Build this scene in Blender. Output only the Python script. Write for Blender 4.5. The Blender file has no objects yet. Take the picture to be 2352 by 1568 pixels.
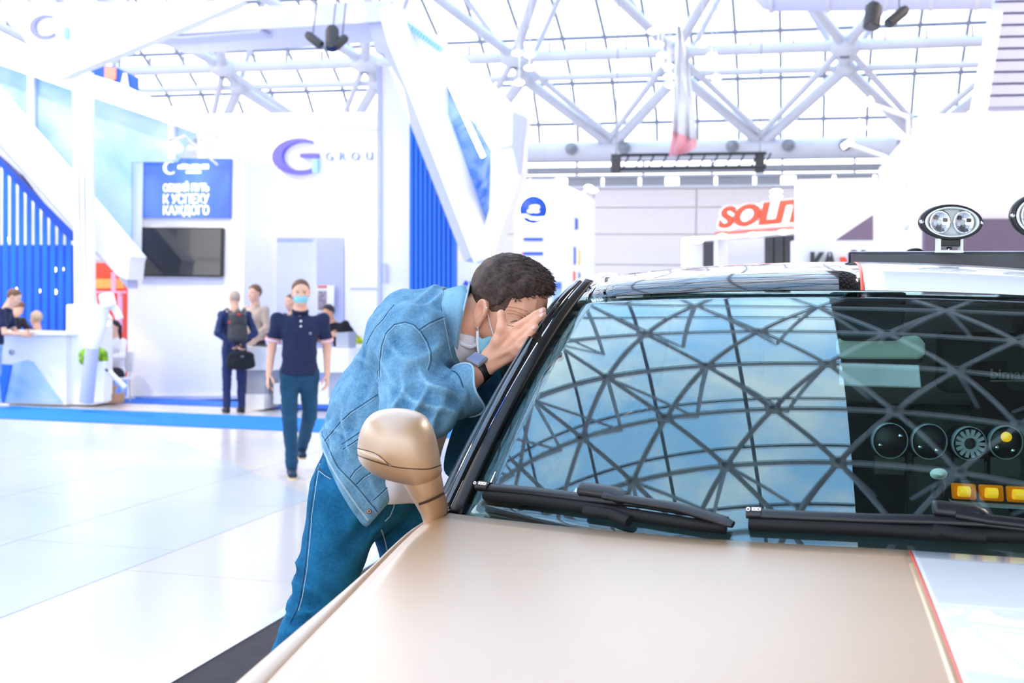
import bpy, bmesh, math, random
import numpy as np
from mathutils import Vector, Matrix, Quaternion
from mathutils.bvhtree import BVHTree

random.seed(7)
np.random.seed(7)
SC = bpy.context.scene
COL = SC.collection

# ---------------------------------------------------------------- camera, sky, lamps, exposure
F = 2750.0                      # focal length in pixels of the 2352 x 1568 frame
TH = math.radians(13.77)        # the hall's axis against the view axis
RO = 0.015                      # slight roll of the hand-held camera
Y0 = 698.0                      # image row of the horizon
H = 1.6                         # eye height
cam_d = bpy.data.cameras.new('camera')
cam = bpy.data.objects.new('camera', cam_d)
COL.objects.link(cam)
cam_d.sensor_width = 36.0
cam_d.lens = 36.0 * F / 2352.0
cam_d.shift_y = -(784.0 - Y0) / 2352.0
cam_d.clip_start = 0.05
cam_d.clip_end = 500
cam_d.dof.use_dof = True
cam_d.dof.focus_distance = 2.75
cam_d.dof.aperture_fstop = 5.2
_r = Vector((math.cos(TH), math.sin(TH), 0))
_f = Vector((-math.sin(TH), math.cos(TH), 0))
_z = Vector((0, 0, 1))
_cr = math.cos(RO) * _r + math.sin(RO) * _z
_cu = -math.sin(RO) * _r + math.cos(RO) * _z
cam.matrix_world = Matrix(((_cr.x, _cu.x, -_f.x, 0), (_cr.y, _cu.y, -_f.y, 0), (_cr.z, _cu.z, -_f.z, H), (0, 0, 0, 1)))
SC.camera = cam

# ---------------------------------------------------------------- pixels to points
def ray(px, py):
    u = (px - 1176) / F
    v = -(py - Y0) / F
    lx = u * math.cos(RO) - v * math.sin(RO)
    lz = u * math.sin(RO) + v * math.cos(RO)
    return Vector((lx * math.cos(TH) - math.sin(TH), lx * math.sin(TH) + math.cos(TH), lz))
EYE = Vector((0, 0, H))
def P(px, py, d): return EYE + ray(px, py) * d
def PZ(px, py, Z): r = ray(px, py); return EYE + r * ((Z - H) / r.z)
def PY(px, py, Y): r = ray(px, py); return EYE + r * (Y / r.y)
def PX(px, py, X): r = ray(px, py); return EYE + r * (X / r.x)

w = bpy.data.worlds.new('sky')
SC.world = w
w.use_nodes = True
nt = w.node_tree
nt.nodes.clear()
N = nt.nodes.new
L = nt.links.new
tc = N('ShaderNodeTexCoord')
sep = N('ShaderNodeSeparateXYZ')
L(tc.outputs['Generated'], sep.inputs[0])
ramp = N('ShaderNodeValToRGB')
ramp.color_ramp.elements[0].position = 0.0
ramp.color_ramp.elements[0].color = (1.0, 0.975, 0.95, 1)
ramp.color_ramp.elements[1].position = 0.75
ramp.color_ramp.elements[1].color = (0.34, 0.60, 0.96, 1)
L(sep.outputs['Z'], ramp.inputs[0])
noi = N('ShaderNodeTexNoise')
noi.inputs['Scale'].default_value = 3.2
noi.inputs['Detail'].default_value = 7
noi.inputs['Roughness'].default_value = 0.55
L(tc.outputs['Generated'], noi.inputs['Vector'])
cr = N('ShaderNodeValToRGB')
cr.color_ramp.elements[0].position = 0.47
cr.color_ramp.elements[1].position = 0.68
L(noi.outputs['Fac'], cr.inputs[0])
mx = N('ShaderNodeMix')
mx.data_type = 'RGBA'
L(cr.outputs['Color'], mx.inputs[0])
L(ramp.outputs['Color'], mx.inputs[6])
mx.inputs[7].default_value = (1.0, 0.975, 0.95, 1)
bg = N('ShaderNodeBackground')
bg.inputs['Strength'].default_value = 4.0
L(mx.outputs[2], bg.inputs['Color'])
wo = N('ShaderNodeOutputWorld')
L(bg.outputs[0], wo.inputs[0])

# added warm lamps, out of view, to balance the blue sky (housings with the ceiling)
FILL_LAMPS = [(x, y) for x in (-13, 7.0) for y in (12, 16, 20)]
for hx, hy in FILL_LAMPS:
    ld = bpy.data.lights.new('added_fill_light', 'AREA')
    ld.shape = 'DISK'
    ld.size = 0.8
    ld.energy = 480
    ld.color = (1.0, 0.84, 0.70)
    lo = bpy.data.objects.new('added_fill_light', ld)
    lo.location = (hx, hy, 9.02)
    COL.objects.link(lo)

# the stands' own arm spotlights (their arms are built with the stands)
STANDLAMPS = []
def stand_lamp(px, py, Y, aim, power):
    p = PY(px, py, Y)
    ld = bpy.data.lights.new('stand_light', 'AREA')
    ld.shape = 'DISK'
    ld.size = 0.22
    ld.energy = power * 0.08
    ld.color = (1.0, 0.95, 0.90)
    lo = bpy.data.objects.new('stand_light', ld)
    d = Vector(aim).normalized()
    lo.rotation_euler = d.to_track_quat('-Z', 'Y').to_euler()
    lo.location = p + d * 0.09
    COL.objects.link(lo)
    STANDLAMPS.append((p, d))

for _a in ((400, 338, 15.6, (0, .75, -1), 100), (470, 338, 15.6, (0, .75, -1), 100)):
    stand_lamp(*_a)

vs = SC.view_settings
vs.view_transform = 'Standard'
vs.look = 'None'
vs.gamma = 1.0
vs.use_curve_mapping = False
vs.exposure = 0.24
SC.cycles.max_bounces = 10
SC.cycles.transparent_max_bounces = 24
SC.cycles.sample_clamp_indirect = 6.0
SC.cycles.caustics_reflective = False
SC.cycles.caustics_refractive = False

# ---------------------------------------------------------------- materials
def srgb(h):
    if isinstance(h, str):
        h = h.lstrip('#')
        c = [int(h[i:i + 2], 16) / 255 for i in (0, 2, 4)]
    else:
        c = [x / 255 for x in h]
    return tuple(x / 12.92 if x <= 0.04045 else ((x + 0.055) / 1.055) ** 2.4 for x in c)
MATS = {}
def mat(name, col, rough=0.5, metal=0.0, coat=0.0, var=0.04, scale=8.0, bump=0.0, bscale=200.0, spec=0.5, sheen=0.0, emit=None, estr=0.0, sss=0.0):
    """Principled material whose colour varies a little with a noise and whose surface may carry a fine relief."""
    if name in MATS: return MATS[name]
    m = bpy.data.materials.new(name)
    m.use_nodes = True
    t = m.node_tree
    b = t.nodes['Principled BSDF']
    c = srgb(col)
    tcn = t.nodes.new('ShaderNodeTexCoord')
    n = t.nodes.new('ShaderNodeTexNoise')
    n.inputs['Scale'].default_value = scale
    n.inputs['Detail'].default_value = 3
    t.links.new(tcn.outputs['Object'], n.inputs['Vector'])
    r = t.nodes.new('ShaderNodeValToRGB')
    r.color_ramp.elements[0].position = 0.3
    r.color_ramp.elements[1].position = 0.7
    r.color_ramp.elements[0].color = tuple(x * (1 - var) for x in c) + (1,)
    r.color_ramp.elements[1].color = tuple(min(1, x * (1 + var)) for x in c) + (1,)
    t.links.new(n.outputs['Fac'], r.inputs[0])
    t.links.new(r.outputs[0], b.inputs['Base Color'])
    b.inputs['Roughness'].default_value = rough
    b.inputs['Metallic'].default_value = metal
    b.inputs['Coat Weight'].default_value = coat
    b.inputs['Coat Roughness'].default_value = 0.03
    b.inputs['Specular IOR Level'].default_value = spec
    b.inputs['Sheen Weight'].default_value = sheen
    if sss:
        b.inputs['Subsurface Weight'].default_value = sss
        b.inputs['Subsurface Radius'].default_value = (0.012, 0.005, 0.003)
        b.inputs['Subsurface Scale'].default_value = 1.0
    if emit is not None:
        b.inputs['Emission Color'].default_value = srgb(emit) + (1,)
        b.inputs['Emission Strength'].default_value = estr
    if bump:
        n2 = t.nodes.new('ShaderNodeTexNoise')
        n2.inputs['Scale'].default_value = bscale
        n2.inputs['Detail'].default_value = 4
        t.links.new(tcn.outputs['Object'], n2.inputs['Vector'])
        bp = t.nodes.new('ShaderNodeBump')
        bp.inputs['Strength'].default_value = bump
        bp.inputs['Distance'].default_value = 0.002
        t.links.new(n2.outputs['Fac'], bp.inputs['Height'])
        t.links.new(bp.outputs[0], b.inputs['Normal'])
    MATS[name] = m
    return m

def glass_mat(name, tint, refl=(1, 1, 1), ior=1.5, rough=0.0):
    """Thin clear sheet: see-through with Fresnel reflection."""
    if name in MATS: return MATS[name]
    m = bpy.data.materials.new(name)
    m.use_nodes = True
    t = m.node_tree
    t.nodes.clear()
    o = t.nodes.new('ShaderNodeOutputMaterial')
    mixn = t.nodes.new('ShaderNodeMixShader')
    lw = t.nodes.new('ShaderNodeLayerWeight')
    lw.inputs['Blend'].default_value = 0.5
    pw = t.nodes.new('ShaderNodeMath')
    pw.operation = 'POWER'
    pw.inputs[1].default_value = 5.0
    t.links.new(lw.outputs['Facing'], pw.inputs[0])
    fr = t.nodes.new('ShaderNodeMath')          # Schlick's approximation of Fresnel reflection
    fr.operation = 'MULTIPLY_ADD'
    r0 = ((ior - 1) / (ior + 1)) ** 2
    fr.inputs[1].default_value = 1 - r0
    fr.inputs[2].default_value = r0
    t.links.new(pw.outputs[0], fr.inputs[0])
    tr = t.nodes.new('ShaderNodeBsdfTransparent')
    tr.inputs[0].default_value = tuple(tint) + (1,)
    gl = t.nodes.new('ShaderNodeBsdfGlossy')
    gl.inputs[0].default_value = tuple(refl) + (1,)
    gl.inputs['Roughness'].default_value = rough
    t.links.new(fr.outputs[0], mixn.inputs[0])
    t.links.new(tr.outputs[0], mixn.inputs[1])
    t.links.new(gl.outputs[0], mixn.inputs[2])
    t.links.new(mixn.outputs[0], o.inputs[0])
    MATS[name] = m
    return m

def denim_mat(name, dark, light, wear=0.5, scale=9.0):
    """Washed denim: twill grain, faint fading, edges of folds worn paler."""
    if name in MATS: return MATS[name]
    m = bpy.data.materials.new(name)
    m.use_nodes = True
    t = m.node_tree
    b = t.nodes['Principled BSDF']
    tcn = t.nodes.new('ShaderNodeTexCoord')
    def noise(sc, det, rough=0.5):
        n = t.nodes.new('ShaderNodeTexNoise')
        n.inputs['Scale'].default_value = sc
        n.inputs['Detail'].default_value = det
        n.inputs['Roughness'].default_value = rough
        t.links.new(tcn.outputs['Object'], n.inputs['Vector'])
        return n.outputs['Fac']
    def ma(op, a_, b_, c_=None):
        q = t.nodes.new('ShaderNodeMath')
        q.operation = op
        for i, v in enumerate((a_, b_, c_)):
            if v is None: continue
            if isinstance(v, (int, float)): q.inputs[i].default_value = v
            else: t.links.new(v, q.inputs[i])
        return q.outputs[0]
    geo = t.nodes.new('ShaderNodeNewGeometry')
    worn = ma('MULTIPLY', ma('SUBTRACT', geo.outputs['Pointiness'], 0.5), 9.0 * wear)
    fine = noise(520, 2)
    v = ma('ADD', ma('MULTIPLY_ADD', noise(scale, 4, 0.6), 0.55, worn), ma('MULTIPLY_ADD', fine, 0.55, ma('MULTIPLY', noise(110, 3), 0.30)))
    r = t.nodes.new('ShaderNodeValToRGB')
    r.color_ramp.elements[0].position = 0.42
    r.color_ramp.elements[1].position = 1.0
    r.color_ramp.elements[0].color = srgb(dark) + (1,)
    r.color_ramp.elements[1].color = srgb(light) + (1,)
    t.links.new(v, r.inputs[0])
    t.links.new(r.outputs[0], b.inputs['Base Color'])
    b.inputs['Roughness'].default_value = 0.9
    b.inputs['Specular IOR Level'].default_value = 0.15
    bp = t.nodes.new('ShaderNodeBump')
    bp.inputs['Strength'].default_value = 0.3
    bp.inputs['Distance'].default_value = 0.002
    t.links.new(fine, bp.inputs['Height'])
    t.links.new(bp.outputs[0], b.inputs['Normal'])
    MATS[name] = m
    return m

# ---------------------------------------------------------------- mesh building
def V(p): return Vector(p)
class G:
    """Collects simple solids into one mesh."""
    def __init__(s): s.v = []; s.f = []; s.sm = []
    def add(s, vs, fs, smooth=False):
        o = len(s.v)
        s.v += [tuple(p) for p in vs]
        s.f += [tuple(i + o for i in f) for f in fs]
        s.sm += [smooth] * len(fs)
        return s
    def box(s, lo, hi):
        x0, y0, z0 = lo; x1, y1, z1 = hi
        vs = [(x0, y0, z0), (x1, y0, z0), (x1, y1, z0), (x0, y1, z0), (x0, y0, z1), (x1, y0, z1), (x1, y1, z1), (x0, y1, z1)]
        return s.add(vs, [(3, 2, 1, 0), (4, 5, 6, 7), (0, 1, 5, 4), (1, 2, 6, 5), (2, 3, 7, 6), (3, 0, 4, 7)])
    def obox(s, c, ax, ay, az):
        """box from a centre and three half-axis vectors"""
        c, ax, ay, az = V(c), V(ax), V(ay), V(az)
        vs = [c + i * ax + j * ay + k * az for k in (-1, 1) for j in (-1, 1) for i in (-1, 1)]
        return s.add(vs, [(0, 2, 3, 1), (4, 5, 7, 6), (0, 1, 5, 4), (1, 3, 7, 5), (3, 2, 6, 7), (2, 0, 4, 6)])
    def tube(s, pts, r, n=8, cap=True, smooth=True, flat=None):
        pts = [V(p) for p in pts]
        m = len(pts)
        rs = r if isinstance(r, list) else [r] * m
        up = None
        rings = []
        for i, p in enumerate(pts):
            d = (pts[min(i + 1, m - 1)] - pts[max(i - 1, 0)])
            if d.length < 1e-9: d = Vector((0, 0, 1))
            d.normalize()
            if up is None:
                up = V(flat) if flat is not None else (Vector((0, 0, 1)) if abs(d.z) < 0.9 else Vector((1, 0, 0)))
            a = d.cross(up)
            if a.length < 1e-6: a = d.cross(Vector((0, 1, 0)))
            a.normalize()
            b = a.cross(d).normalized()
            up = b
            rr = rs[i] if isinstance(rs[i], (list, tuple)) else (rs[i], rs[i])
            rings.append([p + a * (math.cos(2 * math.pi * k / n) * rr[0]) + b * (math.sin(2 * math.pi * k / n) * rr[1]) for k in range(n)])
        vs = [q for rg in rings for q in rg]
        fs = []
        for i in range(m - 1):
            for k in range(n):
                fs.append((i * n + k, i * n + (k + 1) % n, (i + 1) * n + (k + 1) % n, (i + 1) * n + k))
        s.add(vs, fs, smooth)
        if cap:
            s.add(rings[0], [tuple(range(n))[::-1]])
            s.add(rings[-1], [tuple(range(n))])
        return s
    def prism(s, poly, vec):
        """closed polygon (3-D points) swept along a vector"""
        poly = [V(p) for p in poly]; vec = V(vec); n = len(poly)
        vs = poly + [p + vec for p in poly]
        fs = [tuple(range(n))[::-1], tuple(range(n, 2 * n))]
        fs += [(i, (i + 1) % n, n + (i + 1) % n, n + i) for i in range(n)]
        return s.add(vs, fs)
    def grid(s, rows, smooth=True, closed=False):
        m = len(rows); n = len(rows[0])
        fs = []
        for i in range(m - 1):
            for k in range(n if closed else n - 1):
                fs.append((i * n + k, i * n + (k + 1) % n, (i + 1) * n + (k + 1) % n, (i + 1) * n + k))
        return s.add([p for r in rows for p in r], fs, smooth)
    def lathe(s, c, axis, prof, n=24, sx=1.0, sy=1.0, xdir=None):
        """profile [(radius, height)] turned about axis at c; sx, sy make it elliptical"""
        c = V(c); ax = V(axis).normalized()
        a = V(xdir) if xdir is not None else (ax.cross(Vector((0, 0, 1))) if abs(ax.z) < 0.9 else Vector((1, 0, 0)))
        a = (a - ax * a.dot(ax)).normalized()
        b = ax.cross(a)
        rows = [[c + ax * h + a * (r * sx * math.cos(2 * math.pi * k / n)) + b * (r * sy * math.sin(2 * math.pi * k / n)) for k in range(n)] for r, h in prof]
        return s.grid(rows, True, True)
    def ball(s, c, r, n=10, m=7):
        r = r if isinstance(r, (list, tuple)) else (r, r, r)
        rows = [[(c[0] + r[0] * math.sin(math.pi * i / m) * math.cos(2 * math.pi * k / n), c[1] + r[1] * math.sin(math.pi * i / m) * math.sin(2 * math.pi * k / n), c[2] + r[2] * math.cos(math.pi * i / m)) for k in range(n)] for i in range(m + 1)]
        return s.grid(rows, True, True)

def mesh(name, g):
    me = bpy.data.meshes.new(name)
    me.from_pydata(g.v, [], g.f)
    me.polygons.foreach_set('use_smooth', g.sm)
    bm = bmesh.new(); bm.from_mesh(me)
    bmesh.ops.recalc_face_normals(bm, faces=bm.faces)
    bm.to_mesh(me); bm.free()
    me.update()
    return me

def put(name, me, m, parent=None, kind=None, bev=0.0, seg=2, solid=0.0, sub=0):
    if isinstance(me, G): me = mesh(name, me)
    o = bpy.data.objects.new(name, me)
    COL.objects.link(o)
    if m is not None and not me.materials: me.materials.append(m)
    if parent is not None:
        o.parent = parent
        o.matrix_parent_inverse = base_inv(parent)
    if kind: o['kind'] = kind
    if sub:
        q = o.modifiers.new('smooth', 'SUBSURF'); q.levels = sub; q.render_levels = sub
    if solid:
        q = o.modifiers.new('thick', 'SOLIDIFY'); q.thickness = solid; q.offset = -1
    if bev:
        q = o.modifiers.new('edge', 'BEVEL'); q.width = bev; q.segments = seg; q.limit_method = 'ANGLE'; q.angle_limit = math.radians(40)
        q.harden_normals = False
    return o

def base_inv(o):
    """Empties sit unrotated at their base; meshes carry world coordinates"""
    return Matrix.Translation(-o.location) if o.parent is None else Matrix.Identity(4)

def thing(name, label, cat, loc=(0, 0, 0), group=None, kind=None):
    o = bpy.data.objects.new(name, None)
    o.empty_display_size = 0.1
    o.location = loc
    COL.objects.link(o)
    if label: o['label'] = label
    if cat: o['category'] = cat
    if group: o['group'] = group
    if kind: o['kind'] = kind
    return o
def tag(o, label=None, cat=None, group=None, kind=None):
    if label: o['label'] = label
    if cat: o['category'] = cat
    if group: o['group'] = group
    if kind: o['kind'] = kind
    return o
def dup(root, delta, label=None, group=None):
    """copy of a thing with its parts and sub-parts, moved by delta"""
    r = root.copy(); COL.objects.link(r)
    r.location = root.location + V(delta)
    if label: r['label'] = label
    if group: r['group'] = group
    for ch in list(root.children):
        c = ch.copy(); COL.objects.link(c); c.parent = r
        for gch in list(ch.children):
            d = gch.copy(); COL.objects.link(d); d.parent = c
    return r

def text_mesh(body, origin, right, up, height, depth=0.01, bold=0.0, shear=0.0, spacing=1.0, width=None, align='LEFT'):
    """lettering as a mesh standing at origin; right and up are unit vectors; height = cap height"""
    cu = bpy.data.curves.new('lettering', 'FONT')
    cu.body = body
    cu.size = 1.0
    cu.extrude = 0.5 * depth / (height / 0.7)
    cu.offset = bold
    cu.shear = shear
    cu.space_character = spacing
    cu.resolution_u = 4
    o = bpy.data.objects.new('lettering', cu)
    COL.objects.link(o)
    dg = bpy.context.evaluated_depsgraph_get()
    me = bpy.data.meshes.new_from_object(o.evaluated_get(dg))
    bpy.data.objects.remove(o)
    n = len(me.vertices)
    co = np.empty(n * 3); me.vertices.foreach_get('co', co); co = co.reshape(-1, 3)
    caps = 0.73
    s = height / caps
    x = co[:, 0] - co[:, 0].min()
    wd = x.max()
    sx = s if width is None else width / wd
    if align == 'CENTER': x = x - wd / 2
    right, up = V(right).normalized(), V(up).normalized()
    nrm = right.cross(up)
    pts = np.array(origin)[None] + np.outer(x * sx, right) + np.outer(co[:, 1] * s, up) + np.outer(co[:, 2] * s, nrm)
    me.vertices.foreach_set('co', pts.ravel())
    me.materials.clear()
    me.update()
    return me
# ---------------------------------------------------------------- hall: materials
M = {}
M['white'] = mat('white_panel', '#f4f4f6', 0.45, var=0.01)
M['whitegloss'] = mat('white_lacquer', '#f6f6f8', 0.2, var=0.01)
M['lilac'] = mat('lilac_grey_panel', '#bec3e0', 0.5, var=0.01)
M['steel'] = mat('painted_steel', '#c4c8d5', 0.4, var=0.05, scale=2)
M['steel_dark'] = mat('grey_steel', '#8d929c', 0.4, var=0.05)
M['mullion'] = mat('mullion_paint', '#8a8f9f', 0.5)
M['deck'] = mat('dark_roof_deck', '#3a3436', 0.8, var=0.1)
M['deck_light'] = mat('grey_roof_deck', '#b4b4b8', 0.8, var=0.05)
M['blue'] = mat('strong_blue_panel', '#0a6fe8', 0.5, var=0.02)
M['bluedeep'] = mat('deep_blue_panel', '#0b4fc8', 0.5, var=0.02)
M['carpet_cyan'] = mat('bright_blue_carpet', '#0078d6', 0.95, var=0.05, scale=60, bump=0.3)
M['carpet_blue'] = mat('blue_carpet', '#2f6fd6', 0.95, var=0.06, scale=60, bump=0.3)
M['carpet_black'] = mat('black_carpet', '#37343a', 0.95, var=0.18, scale=9, bump=0.4, bscale=300)
M['alu'] = mat('aluminium_edge', '#cfd8e6', 0.3, metal=0.6)
M['black'] = mat('black_plastic', '#16161a', 0.45)
M['char'] = mat('charcoal', '#3a3a3e', 0.6)
M['lampon'] = mat('lit_lamp', '#ffffff', 0.5, emit='#fff6ea', estr=6.0)
M['led'] = mat('lit_led_strip', '#ffffff', 0.5, emit='#f4f8ff', estr=5.0)
M['red'] = mat('red_panel', '#f0452a', 0.5)
M['orange_red'] = mat('orange_red_letters', '#f2512f', 0.4)
M['tan'] = mat('cream_cladding', '#dcd6d8', 0.6, var=0.015)
M['ochre'] = mat('ochre_band', '#c9902a', 0.6)
M['purple'] = mat('grey_purple_panel', '#6b6079', 0.6, var=0.02)
M['roofglass'] = glass_mat('roof_glass', (0.95, 0.95, 0.95))
M['floor'] = mat('pale_floor_slab', '#ddd6d3', 0.16, var=0.02, scale=1.2)
M['floor_grey'] = mat('grey_floor_slab', '#c6ccd2', 0.22, var=0.035, scale=0.9)
M['joint'] = mat('floor_joint', '#c4bfbd', 0.6)

def polyY(g, pts, Y, depth):
    return g.prism([PY(x, y, Y) for x, y in pts], (0, depth, 0))
def polyP(g, pts, t):
    """panel through points given as (column, row, distance), of thickness t away from the viewer"""
    ps = [P(*p) for p in pts]
    n = (ps[1] - ps[0]).cross(ps[2] - ps[1]).normalized()
    if n.dot(ps[0] - EYE) < 0: n = -n
    return g.prism(ps, n * t)

# ---------------------------------------------------------------- floor
floor = thing('floor', None, None, (0, 0, 0), kind='structure')
put('subfloor', G().box((-28, -16, -0.2), (18, 36, -0.006)), M['joint'], floor)
def slab(x0, x1, y0, y1, m, poly=None):
    j = 0.006
    g = G()
    if poly is None:
        poly = [(x0 + j, y0 + j), (x1 - j, y0 + j), (x1 - j, y1 - j), (x0 + j, y1 - j)]
    g.prism([(x, y, -0.05) for x, y in poly], (0, 0, 0.05))
    put('slab', g, m, floor)
# pale border strip beside the podium
for y0, y1 in ((-15, -6), (-6, -2.6), (-2.6, 0.4), (0.4, 3.4), (3.4, 6.31), (6.31, 8.95), (8.95, 11.2), (11.2, 13.5)):
    slab(-3.87, -2.45, y0, y1, M['floor'])
# grey polished field with its slanted far edge, laid in big slabs
def clip_diag(x0, x1, y0, y1, below):
    """rectangle cut by the slanted line from (-3.87, 9.1) to (-8.18, 13.6)"""
    pts = [(x0, y0), (x1, y0), (x1, y1), (x0, y1)]
    k = (13.6 - 9.1) / (-8.18 + 3.87)
    def side(p): return (p[1] - (9.1 + k * (p[0] + 3.87))) * (1 if below else -1)
    out = []
    for i in range(4):
        a, b = pts[i], pts[(i + 1) % 4]
        sa, sb = side(a), side(b)
        if sa <= 0: out.append(a)
        if sa * sb < 0:
            t = sa / (sa - sb)
            out.append((a[0] + t * (b[0] - a[0]), a[1] + t * (b[1] - a[1])))
    return out
xs = [-26, -19, -14, -11, -9, -7.6, -6.2, -5.0, -3.87]
ys = [-15, -6, 0.4, 3.4, 5.2, 6.9, 8.6, 10.3, 12.0, 13.5]
for i in range(len(xs) - 1):
    for k in range(len(ys) - 1):
        a = clip_diag(xs[i] + .005, xs[i + 1] - .005, ys[k] + .005, ys[k + 1] - .005, True)
        b = clip_diag(xs[i] + .005, xs[i + 1] - .005, ys[k] + .005, ys[k + 1] - .005, False)
        if len(a) > 2: slab(0, 0, 0, 0, M['floor_grey'], a)
        if len(b) > 2: slab(0, 0, 0, 0, M['floor'], b)
for x0, x1 in ((-26, -18), (-18, -13), (-13, -10), (-10, -7), (-7, -4), (-4, -1), (-1, 3), (3, 9), (9, 17)):
    slab(x0, x1, 13.5, 16.3, M['floor'])
    slab(x0, x1, 16.3, 35, M['floor'])
for x0, x1 in ((-2.45, 3), (3, 9), (9, 17)):
    slab(x0, x1, -15, 4, M['floor']); slab(x0, x1, 4, 13.5, M['floor'])

tag(put('carpet', G().box((-26, 13.62, 0.001), (-2.0, 15.15, 0.012)), M['carpet_cyan']), 'bright cyan blue carpet runner laid across the aisle', 'carpet')
tag(put('carpet', G().box((-10.4, 16.35, 0.001), (-3.0, 20.0, 0.012)), M['carpet_blue']), 'darker blue carpet on the floor before the white stand wall', 'carpet')
tag(put('carpet', G().box((-13.5, 17.3, 0.001), (-10.45, 23.0, 0.012)), M['carpet_blue']), 'blue carpet under the table beside the white medical arm', 'carpet')

pod = thing('podium', 'low car podium with black carpet top and pale metal edge', 'podium', (0, 0, 0))
put('deck', G().box((-2.38, -0.9, 0.001), (3.4, 6.9, 0.1)), M['carpet_black'], pod)
put('edge_profile', G().prism([(-2.46, -0.9, 0.001), (-2.38, -0.9, 0.001), (-2.38, -0.9, 0.106), (-2.44, -0.9, 0.106)], (0, 7.8, 0)), M['alu'], pod)

# ---------------------------------------------------------------- hall walls
tan = thing('wall_far', None, None, (0, 33.3, 0), kind='structure')
put('wall_core', G().box((-28, 33.42, 0), (16, 33.7, 4.9)), M['tan'], tan)
# cladding boards with recessed joints
xe = -26.0
while xe < 15:
    for z0, z1 in ((0.02, 1.9), (1.9, 2.75), (2.75, 3.6), (3.6, 4.35), (4.35, 4.88)):
        put('panel', G().box((xe + .015, 33.36, z0 + .015), (xe + 2.85, 33.45, z1 - .015)), M['tan'], tan)
    xe += 2.88
put('panel_band', G().box((-28, 33.30, 1.98), (16, 33.37, 2.22)), M['ochre'], tan)
for i in range(26):
    x = -14 + i * 1.05
    put('vent_grille', G().box((x + .05, 33.3, 4.95), (x + (1.0 if i % 3 else .7), 33.5, 5.2)), M['steel_dark'], tan)
put('sill_rail', G().box((-28, 33.28, 4.88), (16, 33.6, 4.96)), M['steel'], tan)
put('sill_rail', G().box((-28, 33.28, 5.2), (16, 33.6, 5.26)), M['steel'], tan)
for x in [(-14 + i * 1.9) for i in range(17)]:
    put('mullion', G().box((x, 33.45, 5.2), (x + .06, 33.55, 5.9)), M['mullion'], tan)
put('pane', G().box((-28, 33.49, 5.26), (16, 33.5, 5.9)), M['roofglass'], tan)

put('wall_left', G().box((-28.3, -16, 0), (-28, 34, 6.0)), M['tan'], kind='structure')
put('wall_right', G().box((17, -16, 0), (17.3, 34, 12.0)), M['tan'], kind='structure')
wb_ = thing('wall_back', None, None, (0, -16, 0), kind='structure')       # glazed end wall behind the viewer
put('parapet', G().box((-28, -16.3, 0), (17, -16, 1.2)), M['tan'], wb_)
put('head_beam', G().box((-28, -16.3, 10.2), (17, -16, 12.0)), M['tan'], wb_)
put('pane', G().box((-28, -16.16, 1.2), (17, -16.14, 10.2)), M['roofglass'], wb_)
for i in range(19):
    put('mullion', G().box((-28 + i * 2.5, -16.22, 1.2), (-27.9 + i * 2.5, -16.05, 10.2)), M['mullion'], wb_)
for z in (3.4, 5.6, 7.8):
    put('transom', G().box((-28, -16.22, z), (17, -16.05, z + .1)), M['mullion'], wb_)

# ---------------------------------------------------------------- glazed roof on a steel space frame
ceil = thing('ceiling', None, None, (0, 0, 5.5), kind='structure')
def prof(a):
    """vault section: quarter ellipse rising from the far wall, then flat"""
    a = math.radians(a)
    return (10 + 23.5 * math.cos(a), 5.75 + 6.4 * math.sin(a))
GX0, GX1, GDX = -22.0, 12.0, 1.12
rows = [prof(a) for a in (0, 9, 18, 27, 36)]
pane_meshes = {}
npane = 0
def pane_at(x0, x1, p, q, parent=ceil):
    key = (round(x1 - x0, 3), p, q)
    if key not in pane_meshes:
        n = Vector((0, -(q[1] - p[1]), (q[0] - p[0]))).normalized() * 0.012
        pane_meshes[key] = mesh('pane', G().prism([(0.03, p[0], p[1]), (x1 - x0 - .03, p[0], p[1]), (x1 - x0 - .03, q[0], q[1]), (0.03, q[0], q[1])], n))
    o = put('pane', pane_meshes[key], M['roofglass'], parent)
    o.location = (x0, 0, 0)
for r in range(4):
    k = 0
    x = GX0
    while x < GX1:
        pane_at(x, x + GDX, rows[r], rows[r + 1])
        x += GDX
g = G()
x = GX0
bars = []
while x <= GX1 + .01:
    bars.append(x); x += GDX
mull = mesh('mullion', G().tube([(0, y, z - .03) for y, z in rows], 0.05, 6))
for x in bars:
    o = put('mullion', mull, M['mullion'], ceil); o.location = (x, 0, 0)
for y, z in rows:
    put('purlin', G().tube([(GX0, y, z - .05), (GX1, y, z - .05)], 0.055, 6), M['mullion'], ceil)
# the upper vault and the flat part over the aisle: glazing and bars joined, past what can be picked apart
up = [prof(a) for a in (36, 45, 54, 63, 72, 81, 90)] + [(8, 12.15), (6, 12.15), (4, 12.15), (2, 12.15), (0, 12.15), (-4, 12.15), (-8, 12.15), (-12, 12.15), (-16, 12.15)]
SKY_X0 = -11.0
SKY_X1 = 0.15       # the glazing ends here over the car; a solid roof deck follows
gg = G(); gb = G()
for i in range(len(up) - 1):
    p, q = up[i], up[i + 1]
    near = q[0] < 20 
    x1 = SKY_X1 if near else GX1
    x0 = SKY_X0 if near else GX0
    x = x0
    while x < x1 - .1:
        xx = min(x + 2.24, x1)
        gg.add([(x, p[0], p[1]), (xx, p[0], p[1]), (xx, q[0], q[1]), (x, q[0], q[1])], [(0, 1, 2, 3)])
        gb.tube([(x, p[0], p[1] - .05), (x, q[0], q[1] - .05)], 0.05, 5)
        x += 2.24
    gb.tube([(x0, p[0], p[1] - .05), (x1, p[0], p[1] - .05)], 0.06, 5)
put('glazing', gg, M['roofglass'], ceil, kind='stuff', solid=0.012)
put('glazing_bars', gb, M['mullion'], ceil, kind='stuff')
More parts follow.
